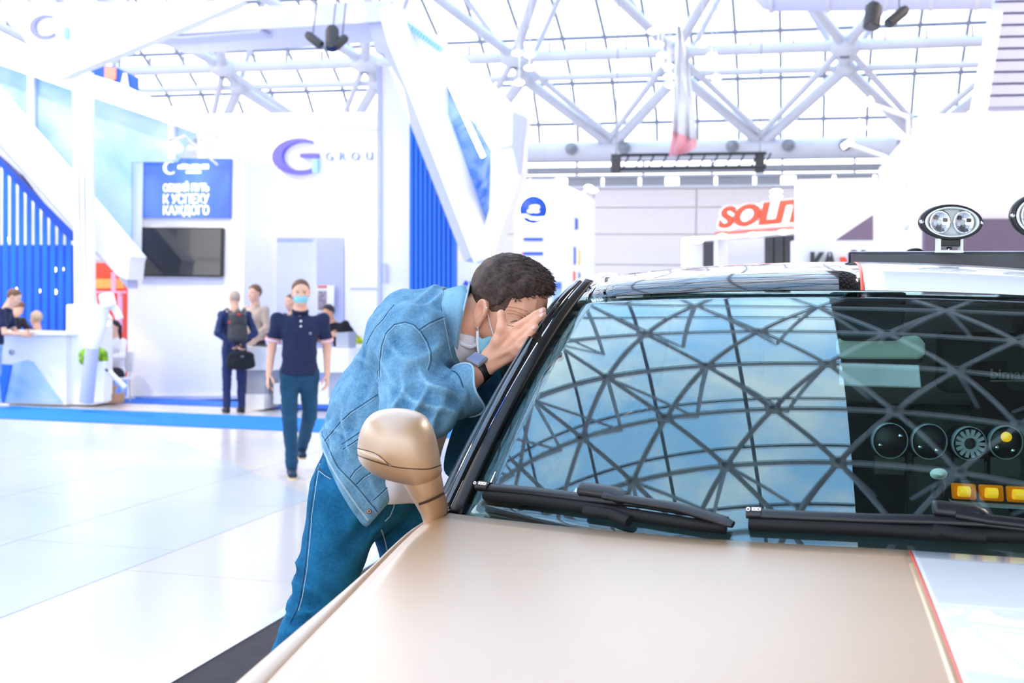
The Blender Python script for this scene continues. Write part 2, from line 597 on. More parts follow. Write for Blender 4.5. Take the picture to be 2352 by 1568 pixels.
put('roof_deck', G().box((SKY_X1, -16, 11.2), (17, 21.2, 11.5)), M['deck'], ceil)
put('roof_deck', G().box((-28, -16, 11.2), (SKY_X0, 21.2, 11.5)), M['deck_light'], ceil)
put('roof_deck', G().box((GX1, 21.2, 5.6), (17, 34, 11.5)), M['deck'], ceil)
put('roof_deck', G().box((-28, 21.2, 11.2), (GX0, 34, 11.5)), M['deck_light'], ceil)

tube_cache = {}
def strut(a, b, r, name='truss_tube', n=8):
    put(name, G().tube([a, b], r, n), M['steel'], ceil)
def node(p, r=0.3):
    put('truss_node', G().lathe((p[0], p[1], p[2] - r * .75), (0, 0, 1), [(r * .35, 0), (r * .95, r * .3), (r, r * .5), (r, r), (r * .9, r * 1.2), (r * .35, r * 1.5)], 12), M['steel'], ceil)
# bottom boom along the far wall: a fat pipe with brackets
zb = PY(1600, 343, 32.6).z
put('truss_pipe', G().tube([(-24, 32.6, zb), (14, 32.6, zb)], 0.26, 14), M['steel'], ceil)
put('truss_pipe', G().tube([(-24, 32.9, zb - .5), (14, 32.9, zb - .5)], 0.1, 8), M['steel_dark'], ceil)
for i in range(20):
    x = -15 + i * 1.45
    put('pipe_bracket', G().lathe((x, 32.30, zb + .03), (0, -1, 0), [(0.02, 0), (.17, 0), (.17, .05), (.05, .06), (.05, .14), (0.01, .14)], 12), M['steel_dark'], ceil)
XN = [PY(px, 120, 29.5).x for px in (515, 845, 1190, 1560, 1940)]
dx = (XN[-1] - XN[0]) / 4
XN = [XN[0] + dx * i for i in range(-3, 8)]
zA = PY(1600, 117, 29.5).z
zA2 = PY(1600, 168, 30.3).z
zC = 9.3
for i, x in enumerate(XN):
    node((x, 29.5, zA), .36); node((x + .05, 30.3, zA2), .26)
    strut((x, 29.5, zA), (x + .05, 30.3, zA2), .14)
    if i < len(XN) - 1:
        strut((x, 29.5, zA), (x + dx, 29.5, zA), .14, 'truss_chord', 10)
        strut((x + .05, 30.3, zA2), (x + dx + .05, 30.3, zA2), .085, 'truss_chord')
    for s in (-.5, .5):
        strut((x + .05, 30.3, zA2), (x + s * dx * .96, 32.6, zb + .2), .15)
        strut((x, 29.5, zA), (x + s * dx * 1.04, 32.5, zb + .3), .085)
    for s in (-.5, .5):
        strut((x, 29.5, zA), (x + s * dx, 24.5, zC), .13)
        strut((x + .05, 30.3, zA2), (x + s * dx * .9, 28.6, zC + .9), .075)
    for q in (.22, .45, .7):
        put('rail_clip', G().box((x + q * dx, 29.4, zA + .12), (x + q * dx + .05, 29.5, zA + .34)), M['steel_dark'], ceil)
# the frame above the aisle: rows of nodes, chords, diagonals to the glazing layer
DXN = 2.1
rowsY = [24.5, 21.0, 17.5, 14.6, 12.2, 10.1, 8.2, 6.4, 4.7, 3.0, 1.2, -0.8, -3.4, -7.0, -11]
def zrow(y): return 9.3 + .35 * max(0, min(1, (24.5 - y) / 8)) + (0 if y > 8 else .15)
def xn(j, odd): return -16.9 + DXN * (j + (.5 if odd else 0))
gst = G()
for i, y in enumerate(rowsY):
    for j in range(14):
        x = xn(j, i % 2)
        z = zrow(y)
        vis = -6 < x < 4.5 and 1 < y < 12
        def S(a, b, r):
            if vis: strut(a, b, r)
            else: gst.tube([a, b], r, 7)
        if vis: node((x, y, z), .17)
        S((x, y, z), (x + DXN, y, z), .075)
        if i + 1 < len(rowsY):
            y2 = rowsY[i + 1]; z2 = zrow(y2)
            s = (-.5, .5)
            for t in s: S((x, y, z), (x + t * DXN, y2, z2), .06)
            zt = 12.0 if y < 15 else 10.6
            o = (x + (DXN * .5 if i % 2 == 0 else 0), (y + y2) / 2, zt)
            if i % 2 == 0:
                for a in ((x, y, z), (x + DXN, y, z), (x + DXN * .5, y2, z2)): S(a, o, .05)
put('truss_frame', gst, M['steel'], ceil, kind='stuff')

# housings of the added fill lamps
for i, (hx, hy) in enumerate(FILL_LAMPS):
    t = thing('added_fill_lamp', 'round grey added fill lamp, unseen under the glazed hall roof', 'lamp', (hx, hy, 9.1), 'added fill lamps under the roof')
    put('housing', G().lathe((hx, hy, 9.04), (0, 0, 1), [(.40, 0), (.42, .02), (.40, .1), (.2, .22), (.1, .4), (.03, .42), (.03, .9)], 18), M['steel_dark'], t)
# ---------------------------------------------------------------- materials of the stands
def print_mat(name, c0, c1, scale, dist=1.5):
    m = mat(name, c0, 0.3)
    t = m.node_tree
    r = [n for n in t.nodes if n.type == 'VALTORGB'][0]
    n = [n for n in t.nodes if n.type == 'TEX_NOISE'][0]
    n.inputs['Scale'].default_value = scale
    n.inputs['Distortion'].default_value = dist
    r.color_ramp.elements[0].color = srgb(c0) + (1,)
    r.color_ramp.elements[1].color = srgb(c1) + (1,)
    return m
M['paleblue'] = print_mat('pale_blue_cloud_blotches', '#7fb2f0', '#c6def7', 0.7)  # blotches put reflected clouds into the colour of the stand's panes
M['waveprint'] = print_mat('wave_photo_print', '#0a68e0', '#a4c4f2', 1.3, 3.0)
M['navy_dark'] = mat('screen_dark', '#23262c', 0.12, coat=0.5)
M['greyblock'] = mat('grey_block', '#a9adba', 0.5)
M['logo_violet'] = mat('logo_violet', '#6a63d8', 0.4)
M['logo_pale'] = mat('logo_pale_blue', '#9fd8f0', 0.4)
M['logo_faint'] = mat('logo_faint_violet', '#9095e2', 0.4)
M['letter_white'] = mat('white_letters', '#ffffff', 0.5, emit='#ffffff', estr=0.6)
M['letter_grey'] = mat('grey_blue_letters', '#6f8ac0', 0.5)
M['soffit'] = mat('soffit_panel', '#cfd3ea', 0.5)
M['signblue'] = print_mat('sign_blue_print', '#1c46d2', '#5a86e6', 0.55, 0.6)
M['pink'] = mat('pink_cloth', '#f0a8b4', 0.9)
M['sheer'] = mat('sheer_white_cloth', '#eef0f6', 0.9)
M['magenta'] = mat('magenta_mark', '#e0307a', 0.5)
M['yellow'] = mat('yellow_mark', '#f2cf3a', 0.5)
M['green'] = mat('grass_green', '#7fae2a', 0.9, var=0.3, scale=40, bump=1.0, bscale=60)
M['yellowgreen'] = mat('yellow_green_leaf', '#c9d62a', 0.8, var=0.3, scale=30)
M['card'] = mat('brown_cardboard', '#c39a78', 0.85, var=0.06)

RX = Vector((1, 0, 0)); UZ = Vector((0, 0, 1))
def crescent(cx, cz, w, h, Y, depth, scale=1.0):
    """the open ring of the round logo as a prism facing the aisle"""
    out = []; inn = []
    n = 28
    for i in range(n + 1):
        a = math.radians(62 + 250 * i / n)
        out.append((cx + w * math.cos(a), Y, cz + h * math.sin(a)))
        inn.append((cx + .13 * w + .76 * w * math.cos(a), Y, cz + .02 * h + .80 * h * math.sin(a)))
    g = G()
    for i in range(n):
        g.prism([out[i], out[i + 1], inn[i + 1], inn[i]], (0, depth, 0))
    return g
def disc(g, c, r, nrm, t, n=24, rz=None):
    return g.lathe(c, nrm, [(0.0005, t), (r, t), (r, 0), (0.0005, 0)], n)

# ---------------------------------------------------------------- slanted white stand at the left
st = thing('exhibition_stand', 'white exhibition stand with blue slats, pale blue panes and slanted beams', 'stand', PZ(120, 925, 0))
# canopy sail with its logo, soffit with downlights
can = put('canopy', polyY(G(), [(-160, 30), (-160, 10), (560, 2), (290, 118), (175, 164), (152, 176), (128, 180), (108, 172), (92, 152), (72, 116), (32, 48), (10, 44), (-160, 50)], 14.2, .18), M['white'], st)
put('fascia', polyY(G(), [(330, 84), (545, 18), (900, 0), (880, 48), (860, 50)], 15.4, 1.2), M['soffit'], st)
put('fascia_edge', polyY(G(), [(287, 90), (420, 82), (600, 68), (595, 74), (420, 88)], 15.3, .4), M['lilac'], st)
for px, py in ((485, 46), (595, 43), (705, 39), (816, 36)):
    c = PY(px, py, 15.38)
    put('downlight', G().lathe(c, (0, -1, 0), [(0.001, .03), (.075, .03), (.085, 0), (.001, 0)], 18, 1, .62), M['lampon'], st)
lg = put('logo', crescent(PY(105, 62, 14.2).x, PY(105, 62, 14.2).z, .23, .16, 14.17, .03), M['logo_faint'], st)
a = PY(150, 66, 14.2)
put('logo', G().box((a.x, 14.16, a.z - .14), (a.x + .06, 14.2, a.z + .01)), M['logo_pale'], st)
# upper and lower slanted beams
put('beam', polyY(G(), [(-60, 82), (-60, 128), (160, 205), (470, 312), (470, 285), (240, 180)], 16.6, .5), M['white'], st)
put('beam', polyY(G(), [(-60, 165), (-60, 262), (270, 632), (292, 642), (296, 600), (300, 588)], 16.2, .45), M['white'], st)
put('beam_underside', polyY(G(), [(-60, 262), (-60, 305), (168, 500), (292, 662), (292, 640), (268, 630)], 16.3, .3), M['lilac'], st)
# posts
for x0, x1 in ((166, 178), (182, 191), (195, 208)):
    put('post', polyY(G(), [(x0, 165), (x1, 165), (x1 + 6, 925), (x0 + 6, 925)], 15.9, .09), M['white'], st)
# panes between posts
xsP = [(-60, 62), (76, 168), (208, 386), (399, 450)]
def yu(x): return 146 + (x - 0) * (312 - 146) / 470
def yl(x): return min(240 + (x) * (600 - 240) / 300, 640) if x < 302 else 366
for x0, x1 in xsP:
    if x0 == 208:
        pl = [(208, yu(208)), (386, yu(386)), (386, 372), (302, 372), (302, 600), (208, yl(208))]
    elif x0 == 399:
        pl = [(399, yu(399)), (452, yu(452)), (405, 372), (399, 372)]
    else:
        pl = [(x0, yu(x0)), (x1, yu(x1)), (x1, yl(x1)), (x0, yl(x0))]
    put('pane', polyY(G(), pl, 17.0, .03), M['paleblue'], st)
for x0, x1 in ((62, 76), (386, 399)):
    put('mullion', polyY(G(), [(x0, yu(x0)), (x1, yu(x1)), (x1, min(yl(x1), 372 if x1 > 300 else 999)), (x0, min(yl(x0), 372 if x0 > 300 else 999))], 16.9, .08), M['white'], st)
# blue slats under the lower beam
put('slat_rail', polyY(G(), [(-60, 300), (-60, 318), (160, 552), (166, 545), (166, 530)], 17.3, .12), M['bluedeep'], st)
for i in range(14):
    x0 = -66 + i * 18.1
    x0b = x0 + 10.5
    if x0 > 160: break
    f = lambda x: 312 + (x + 60) * (545 - 312) / 226
    put('slat', polyY(G(), [(x0, f(x0)), (x0b, f(x0b)), (x0b, 764), (x0, 764)], 17.35, .022), M['blue'], st)
put('back_panel', polyY(G(), [(-80, 562), (166, 562), (166, 765), (-80, 765)], 18.3, .05), M['bluedeep'], st)
put('back_panel', polyY(G(), [(-80, 300), (0, 300), (166, 520), (166, 562), (-80, 562)], 18.3, .05), M['white'], st)
for px, py in ((17, 550), (88, 668), (104, 668), (126, 670), (158, 671), (36, 666), (158, 603), (142, 618), (125, 619)):
    c = PY(px, py, 18.0)
    put('spot_bulb', G().ball(c, (.035, .035, .05), 8, 6), M['lampon'], st)

# counter in front of the slats
ct = thing('reception_counter', 'white counter with a blue slanted inlay, before the blue slats', 'counter', PZ(90, 920, 0))
put('worktop', polyY(G(), [(-80, 757), (152, 763), (152, 770), (-80, 766)], 15.3, .6), M['whitegloss'], ct)
put('front_panel', polyY(G(), [(-80, 771), (152, 771), (152, 930), (-80, 925)], 15.5, .5), M['white'], ct)
put('inlay', polyY(G(), [(-40, 850), (62, 827), (72, 830), (142, 926), (-40, 922)], 15.46, .035), M['paleblue'], ct)
put('inlay', polyY(G(), [(-40, 832), (26, 838), (8, 925), (-40, 925)], 15.44, .02), M['blue'], ct)
put('knob', G().lathe(PY(27, 809, 15.5), (0, -1, 0), [(.02, 0), (.045, 0), (.045, .02), (.02, .02)], 16), M['steel'], ct)
bx = thing('pillar_box', 'tall white block beside the counter, under the white posts', 'block', PZ(175, 925, 0))
put('block', polyY(G(), [(151, 699), (193, 699), (216, 730), (216, 930), (151, 930)], 15.6, .5), M['white'], bx, bev=.02)

# red kiosk behind
kio = thing('red_kiosk', 'red kiosk panel with amber light band behind the white arm', 'kiosk', PZ(245, 905, 0))
put('panel', polyY(G(), [(207, 612), (218, 603), (240, 603), (282, 645), (280, 905), (214, 905)], 21.5, .2), M['red'], kio)
put('light_band', polyY(G(), [(219, 640), (281, 640), (281, 662), (219, 662)], 21.4, .05), mat('amber_band', '#f0a050', 0.5), kio)
put('shelf', polyY(G(), [(220, 668), (278, 668), (278, 673), (220, 673)], 21.2, .2), M['pink'], kio)
put('upright', polyY(G(), [(255, 625), (260, 625), (260, 672), (255, 672)], 21.2, .1), M['pink'], kio)
put('upright', polyY(G(), [(270, 674), (275, 674), (275, 760), (270, 760)], 21.2, .1), M['pink'], kio)

# white medical arm on a stand
arm = thing('robot_arm', 'white jointed robot arm on a tall base beside the counter', 'robot arm', PZ(205, 930, 0))
a0, a1, a2, a3 = P(198, 925, 16.7), P(212, 800, 16.7), P(236, 740, 16.7), P(245, 690, 16.6)
put('base', G().tube([a0, a1], [.10, .09], 12), M['lilac'], arm)
put('lower_arm', G().tube([a1, P(224, 770, 16.7), a2], [.085, .085, .075], 12), M['whitegloss'], arm)
put('upper_arm', G().tube([a2, P(238, 712, 16.65), a3], [.075, .07, .07], 12), M['whitegloss'], arm)
put('head', G().obox(P(247, 690, 16.55), (.085, 0, .02), (0, .08, 0), (-.03, 0, .10)), M['whitegloss'], arm, bev=.03)
put('link_arm', G().tube([P(245, 705, 16.7), P(258, 702, 16.7), P(268, 715, 16.7), P(275, 732, 16.7)], .055, 10), M['whitegloss'], arm)
put('joint', G().ball(P(248, 742, 17.4), .035, 10, 8), M['lampon'], arm)
put('side_rod', G().tube([P(206, 610, 18.2), P(210, 660, 18.2), P(222, 728, 18.0)], .05, 8), M['white'], arm)
bush = thing('potted_bush', 'clipped round green bush on a white pedestal beside the robot arm', 'plant', PZ(222, 915, 0))
put('pedestal', polyY(G(), [(214, 830), (241, 830), (238, 922), (214, 922)], 15.42, .2), M['white'], bush)
gb_ = G()
for k in range(26):
    a = random.uniform(0, 6.28); b = random.uniform(-.2, 1.5)
    c = PY(215, 824, 15.5) + Vector((.15 * math.cos(a) * math.cos(b), .15 * math.sin(a) * math.cos(b), .13 * math.sin(b)))
    gb_.ball(c, .06 + random.random() * .02, 7, 5)
put('foliage', gb_, M['green'], bush, kind='stuff')
box = thing('cardboard_box', 'small open brown cardboard box on the floor by the robot arm', 'box', PZ(238, 928, 0))
put('carton', polyY(G(), [(212, 906), (266, 904), (264, 926), (212, 930)], 16.0, .25), M['card'], box, bev=.005)
put('flap', G().prism([PY(238, 905, 16.1), PY(262, 903, 16.1), PY(272, 884, 16.2), PY(250, 886, 16.2)], (0, .01, 0)), M['card'], box)
tbl = thing('round_table', 'small white round table before the seated woman', 'table', PZ(256, 880, 0))
put('tabletop', G().lathe(P(256, 802, 18.6), (0, 0, 1), [(.001, -.03), (.2, -.03), (.21, 0), (.2, .02), (.001, .02)], 20), M['white'], tbl)
put('stem', G().tube([P(256, 804, 18.6), PZ(256, 872, .03)], .03, 10), M['steel'], tbl)
put('foot', G().lathe(PZ(256, 872, 0.012), (0, 0, 1), [(.16, 0), (.16, .01), (.03, .03)], 18), M['steel'], tbl)
cup = thing('paper_cup', 'white paper cup standing on the small round table', 'cup', P(240, 800, 18.55))
put('cup', G().lathe(P(240, 797, 18.5), (0, 0, 1), [(.03, 0), (.045, .11), (.04, .11), (.028, .01)], 14), M['white'], cup)
stool = thing('bar_stool', 'white bar stool beside the small round table', 'stool', PZ(287, 900, 0))
sp = P(285, 832, 19.0)
put('seat', G().lathe(sp, (0, 0, 1), [(.001, -.05), (.15, -.05), (.17, 0), (.14, .03), (.001, .03)], 18), M['white'], stool)
put('leg', G().tube([sp, Vector((sp.x, sp.y, .03))], .025, 8), M['steel'], stool)
put('foot', G().lathe((sp.x, sp.y, .012), (0, 0, 1), [(.18, 0), (.18, .015), (.03, .03)], 18), M['steel'], stool)
rod = thing('white_tube', 'white tube lying slanted on a dark holder by the table', 'tube', P(285, 890, 17.2))
put('tube', G().tube([P(250, 852, 17.2), P(287, 889, 17.2)], .035, 10), M['white'], rod)
put('holder', G().tube([P(242, 848, 17.22), P(253, 855, 17.22)], .02, 8), M['char'], rod)

# ---------------------------------------------------------------- blue sign, screen and the white wall that carries them
tw = thing('stand_wall', 'white box wall carrying the blue sign and the dark screen', 'wall', PZ(420, 915, 0))
put('wall_block', polyY(G(), [(296, 362), (562, 362), (558, 913), (292, 918)], 17.3, 1.2), M['white'], tw)
put('corner_post', polyY(G(), [(300, 357), (329, 357), (324, 640), (292, 640), (296, 560)], 17.2, .25), M['white'], tw)
put('shelf_band', polyY(G(), [(326, 634), (512, 637), (512, 650), (326, 650)], 17.26, .04), M['lilac'], tw)
put('plinth', polyY(G(), [(292, 909), (560, 909), (560, 916), (292, 919)], 17.24, .06), M['lilac'], tw)
sg = thing('sign_board', 'blue sign board with white lettering above the dark screen', 'sign', PY(430, 500, 17.2))
put('board', polyY(G(), [(330, 362), (528, 364), (526, 500), (328, 499)], 17.2, .09), M['signblue'], sg)
for body, y, hh, wpx in (('ОБЩИЙ ПУТЬ', 440, 16, 104), ('К УСПЕХУ', 467, 19, 104), ('КАЖДОГО', 493, 19, 104)):
    o = PY(375, y, 17.19)
    sc_ = (PY(376, y, 17.19) - o).length
    put('lettering', text_mesh(body, o, RX, UZ, hh * sc_, .02, .015, width=wpx * sc_), M['letter_white'], sg)
o = PY(409, 390, 17.19); sc_ = (PY(410, 390, 17.19) - o).length
gl_ = G()
for i in range(9):
    p = PY(409 + i * 8, 388, 17.185); gl_.box((p.x, 17.17, p.z), (p.x + 6 * sc_, 17.2, p.z + (10 if i % 3 else 8) * sc_))
for i in range(5):
    p = PY(428 + i * 7, 398, 17.185); gl_.box((p.x, 17.17, p.z), (p.x + 5.4 * sc_, 17.2, p.z + 5 * sc_))
put('small_lettering', gl_, M['letter_white'], sg, kind='stuff')
c = PY(391, 385, 17.19)
put('logo', crescent(c.x, c.z, 15 * sc_, 14 * sc_, 17.17, .03), M['letter_white'], sg)
tv = thing('television', 'dark switched off wall screen below the blue sign', 'screen', PY(418, 634, 17.2))
put('bezel', polyY(G(), [(326, 522), (511, 523), (509, 635), (326, 633)], 17.2, .08), M['black'], tv)
put('screen', polyY(G(), [(329, 525), (508, 526), (506, 632), (329, 630)], 17.19, .02), M['navy_dark'], tv)

# ---------------------------------------------------------------- tall white facade with the large logo
fa = thing('stand_facade', 'tall white stand facade with the round logo and grey lettering', 'stand', PZ(700, 910, 0))
put('facade', polyY(G(), [(455, 263), (880, 258), (880, 912), (730, 912), (726, 545), (568, 545), (565, 912), (455, 912)], 18.9, .4), M['white'], fa)
put('top_panel', polyY(G(), [(450, 262), (880, 257), (880, 292), (452, 296)], 18.8, .12), M['whitegloss'], fa)
put('recess_back', polyY(G(), [(560, 540), (735, 540), (735, 915), (560, 915)], 20.2, .1), M['white'], fa)
put('recess_frame', polyY(G(), [(574, 548), (716, 548), (716, 556), (582, 556), (582, 790), (574, 790)], 19.9, .1), M['lilac'], fa)
put('side_panel', polyY(G(), [(726, 545), (790, 545), (790, 912), (730, 912)], 18.86, .05), M['lilac'], fa)
put('side_panel', polyY(G(), [(792, 545), (876, 545), (876, 912), (792, 912)], 18.84, .07), M['white'], fa)
put('rail', polyY(G(), [(805, 660), (876, 660), (876, 664), (805, 664)], 18.82, .03), M['lilac'], fa)
for i in range(4):
    put('ceiling_spot', G().ball(PY(585 + i * 38, 535 - (i % 2) * 12, 18.6), .05, 10, 7), M['lampon'], fa)
c = PY(688, 360, 18.85); s_ = (PY(689, 360, 18.85) - c).length
put('logo', crescent(c.x, c.z, 60 * s_, 38 * s_, 18.78, .12), M['logo_violet'], fa)
p0 = PY(690, 362, 18.8); p1 = PY(730, 352, 18.8)
put('logo', G().box((p0.x, 18.78, p0.z), (p1.x, 18.88, p1.z)), M['logo_violet'], fa)
p0 = PY(719, 396, 18.8); p1 = PY(729, 366, 18.8)
put('logo', G().box((p0.x, 18.76, p0.z), (p1.x, 18.88, p1.z)), M['logo_pale'], fa)
o = PY(749, 369, 18.8)
put('lettering', text_mesh('GROUP', o, RX, UZ, 18 * s_, .05, -.002, spacing=2.0), M['letter_grey'], fa)
pst = thing('poster', 'small product poster on the white wall beside the doorway', 'poster', PY(745, 720, 18.7))
put('sheet', polyY(G(), [(727, 655), (767, 655), (766, 718), (727, 718)], 18.72, .02), M['white'], pst)
put('picture', polyY(G(), [(729, 656), (750, 656), (750, 660), (729, 660)], 18.70, .02), M['red'], pst)
put('picture', polyY(G(), [(730, 668), (749, 668), (749, 712), (730, 712)], 18.70, .02), mat('poster_print', '#9a8c98', 0.5, var=.5, scale=18), pst)
put('switch_plate', polyY(G(), [(878, 605), (888, 605), (888, 650), (878, 650)], 16.4, .03), M['lilac'], fa)

# ---------------------------------------------------------------- slanted gate at the right of the facade
gt = thing('stand_gate', 'white slanted stand tower with ribbed blue panel, wave print and light strips', 'stand', PZ(990, 905, 0))
put('column', polyY(G(), [(866, 152), (893, 152), (945, 290), (941, 910), (866, 912)], 16.5, .6), M['white'], gt)
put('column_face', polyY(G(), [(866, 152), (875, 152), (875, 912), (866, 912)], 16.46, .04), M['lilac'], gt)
x = 941.0
while x < 1045:
    x2 = min(x + 7.5, 1045)
    yt = lambda q: 285 + (q - 943) * (545 - 285) / 102
    put('rib', polyY(G(), [(x, max(285, yt(x))), (x2, yt(x2)), (x2, 905), (x, 905)], 16.2, .12), M['blue'], gt)
    x += 10.6
put('rib_backing', polyY(G(), [(941, 283), (1046, 548), (1046, 905), (940, 905)], 16.3, .1), M['bluedeep'], gt)
put('beam_shade_strip', polyY(G(), [(842, 38), (880, 32), (902, 118), (948, 232), (1090, 588), (1066, 600), (944, 290), (928, 205), (880, 122), (862, 120)], 15.5, .5), M['lilac'], gt)  # lilac colour paints in the shaded face of the white beam
put('beam', polyY(G(), [(868, 20), (905, 8), (930, 60), (1020, 300), (1122, 592), (1088, 602), (940, 220), (890, 100)], 15.3, .6), M['white'], gt)
put('fin', polyY(G(), [(900, 0), (940, 30), (1100, 165), (1160, 232), (1200, 262), (1188, 330), (1128, 345), (1020, 150), (1015, 170), (1016, 330), (930, 60)], 15.6, .5), M['whitegloss'], gt)
put('fin', polyY(G(), [(1128, 345), (1196, 300), (1196, 395), (1128, 600), (1100, 560), (1124, 480)], 15.7, .4), M['whitegloss'], gt)
put('fin_edge', polyY(G(), [(1178, 255), (1204, 268), (1190, 400), (1176, 330)], 15.5, .2), M['lilac'], gt)
put('wave_panel', polyY(G(), [(1014, 165), (1130, 350), (1126, 480), (1103, 550), (1090, 520), (1016, 330)], 15.9, .08), M['waveprint'], gt)
put('blue_inset', polyY(G(), [(952, 140), (974, 156), (973, 205), (966, 180)], 15.55, .05), M['blue'], gt)
put('led_strip', G().tube([PY(1018, 158, 15.5), PY(1110, 360, 15.5)], .035, 8), M['led'], gt)
put('led_strip', G().tube([PY(942, 112, 15.5), PY(975, 150, 15.5), PY(974, 205, 15.5)], .03, 8), M['led'], gt)
gs = G()
for i in range(14):
    a = PY(925 + i * 6.6, 50 + i * 4.9, 15.55)
    gs.obox(a, (.012, 0, -.009), (0, .02, 0), (.02, 0, .03))
put('small_lettering', gs, M['logo_pale'], gt, kind='stuff')
ml = thing('stand_sign', 'small white sign with a blue round mark by the blue ribbed panel', 'sign', PY(1070, 660, 17))
put('sheet', polyY(G(), [(1047, 600), (1185, 600), (1185, 905), (1047, 905)], 19.5, .2), M['white'], ml)
put('mark', polyY(G(), [(1062, 655), (1068, 644), (1074, 655)], 19.4, .1), M['bluedeep'], ml)
put('mark', polyY(G(), [(1078, 648), (1086, 644), (1084, 654)], 19.4, .1), M['bluedeep'], ml)

# ---------------------------------------------------------------- white tower with the round letter logo
to = thing('stand_tower', 'white tower with a round blue letter logo and small marks', 'tower', PZ(1230, 860, 0))
q0, q1 = PY(1183, 412, 21), PY(1276, 408, 21)
put('tower', G().box((q0.x, 21, 0), (q1.x, 25.2, q0.z)), M['white'], to)
dm = put('logo_halo', G().lathe(PY(1226, 482, 20.98), (0, -1, 0), [(.001, .03), (38 * .00775, .03), (38 * .00775, 0)], 32), M['led'], to)
k_ = (PY(1227, 482, 20.9) - PY(1226, 482, 20.9)).length
put('logo_disc', G().lathe(PY(1226, 482, 20.95), (0, -1, 0), [(.001, .05), (31 * k_, .05), (31 * k_, 0)], 32), M['bluedeep'], to)
put('logo_letter', text_mesh('a', PY(1211, 488, 20.86), RX, UZ, 27 * k_, .04, .012, shear=.25, width=29 * k_), M['letter_white'], to)
gw = G()
pts = [(1196, 492), (1208, 491), (1220, 497), (1236, 498), (1256, 496)]
for i in range(len(pts) - 1):
    (xa, ya), (xb, yb) = pts[i], pts[i + 1]
    gw.prism([PY(xa, ya, 20.87), PY(xb, yb, 20.87), PY(xb, yb + 9, 20.87), PY(xa, ya + 7, 20.87)], (0, .04, 0))
put('logo_wave', gw, M['letter_white'], to)
for i, (y, c) in enumerate(((549, 'yellow'), (582, 'magenta'), (614, 'bluedeep'))):
    put('text_mark', polyY(G(), [(1199, y - 3), (1203, y - 3), (1203, y + 3), (1199, y + 3)], 20.97, .03), M[c], to)
    put('text_mark', polyY(G(), [(1203, y - 3), (1246, y - 3), (1246, y + 3), (1203, y + 3)], 20.97, .03), M['bluedeep'], to)
def side_mark(name, px0, px1, y0, y1, m):
    X = q1.x + .012
    a, b, c, d = PX(px0, y0, X), PX(px1, y0 + 3, X), PX(px1, y1 - 2, X), PX(px0, y1, X)
    put(name, G().prism([a, b, c, d], (-.03, 0, 0)), M[m], to)
for a in ((1322, 1328, 500, 528, 'bluedeep'), (1319, 1323, 566, 608, 'bluedeep'), (1330, 1333, 572, 610, 'yellow'), (1318, 1322, 622, 655, 'red'), (1330, 1333, 625, 652, 'bluedeep')):
    side_mark('text_mark', *a)
inf = thing('info_panel', 'pale blue notice panel standing right of the white tower', 'panel', PZ(1280, 850, 0))
put('panel', polyY(G(), [(1268, 646), (1291, 646), (1291, 908), (1268, 908)], 20.4, .06), M['white'], inf)
put('notice', polyY(G(), [(1270, 648), (1289, 648), (1289, 662), (1270, 662)], 20.37, .03), M['waveprint'], inf)
put('notice', polyY(G(), [(1270, 664), (1289, 664), (1289, 700), (1270, 700)], 20.37, .03), M['paleblue'], inf)

# ---------------------------------------------------------------- red-lettered booth in the middle distance
so = thing('lettered_booth', 'white booth with raised orange red letters over dark niches', 'booth', PZ(1700, 800, 0))
A = P(1645, 536, 27.0); B = P(1826, 522, 24.6)
rt = (B - A); rt.z = 0; rt.normalize()
nn = rt.cross(UZ)                       # towards the viewer
if nn.dot(EYE - A) < 0: nn = -nn
def on(px, py, off=0.0):
    r = ray(px, py); t = (A + nn * off - EYE).dot(nn) / r.dot(nn)
    return EYE + r * t
def pan(name, pts, off, th, m, parent=so): return put(name, G().prism([on(x, y, off) for x, y in pts], -nn * th), m, parent)
pan('lintel', [(1565, 546), (1640, 542), (1828, 526), (1830, 534), (1640, 550), (1590, 553)], 0.05, .4, M['white'])
pan('red_line', [(1643, 533), (1826, 521), (1826, 525), (1643, 538)], .12, .1, M['orange_red'])
pan('jamb', [(1565, 548), (1582, 548), (1582, 850), (1565, 850)], 0.05, .4, M['white'])
pan('niche_back', [(1582, 548), (1830, 532), (1830, 850), (1582, 850)], -1.2, .1, M['tan'])
pan('dark_panel', [(1584, 550), (1640, 546), (1640, 850), (1584, 850)], -1.0, .15, M['char'])
for i in range(3):
    pan('dark_panel', [(1756 + i * 23, 538 - i), (1776 + i * 23, 537 - i), (1776 + i * 23, 850), (1756 + i * 23, 850)], -.9, .2, M['char'])
pan('jamb', [(1640, 546), (1648, 545), (1648, 850), (1640, 850)], -.2, .3, M['white'])
hL = (on(1660, 478) - on(1660, 520)).length
put('lettering', text_mesh('SOLIT', on(1655, 524, .25), rt, UZ, hL * 1.12, .22, .06, shear=.2, width=(on(1862, 510) - on(1655, 524)).length), M['letter_white'], so)
put('lettering', text_mesh('SOLIT', on(1650, 522, .40), rt, UZ, hL * 1.08, .04, .045, shear=.2, width=(on(1855, 510) - on(1650, 522)).length), M['orange_red'], so)
for px, py in ((1594, 549), (1602, 553), (1659, 542), (1729, 539), (1800, 533)):
    c = on(px, py, .25)
    put('spot_lamp', G().lathe(c, (0, 0, -1), [(.001, -.05), (.10, -.03), (.13, .02), (.001, .05)], 14), M['lampon'], so)
for px, py in ((1783, 440), (1783, 452)):
    put('spot_lamp', G().ball(P(px, py, 24), (.12, .12, .05), 12, 7), M['lampon'], so)

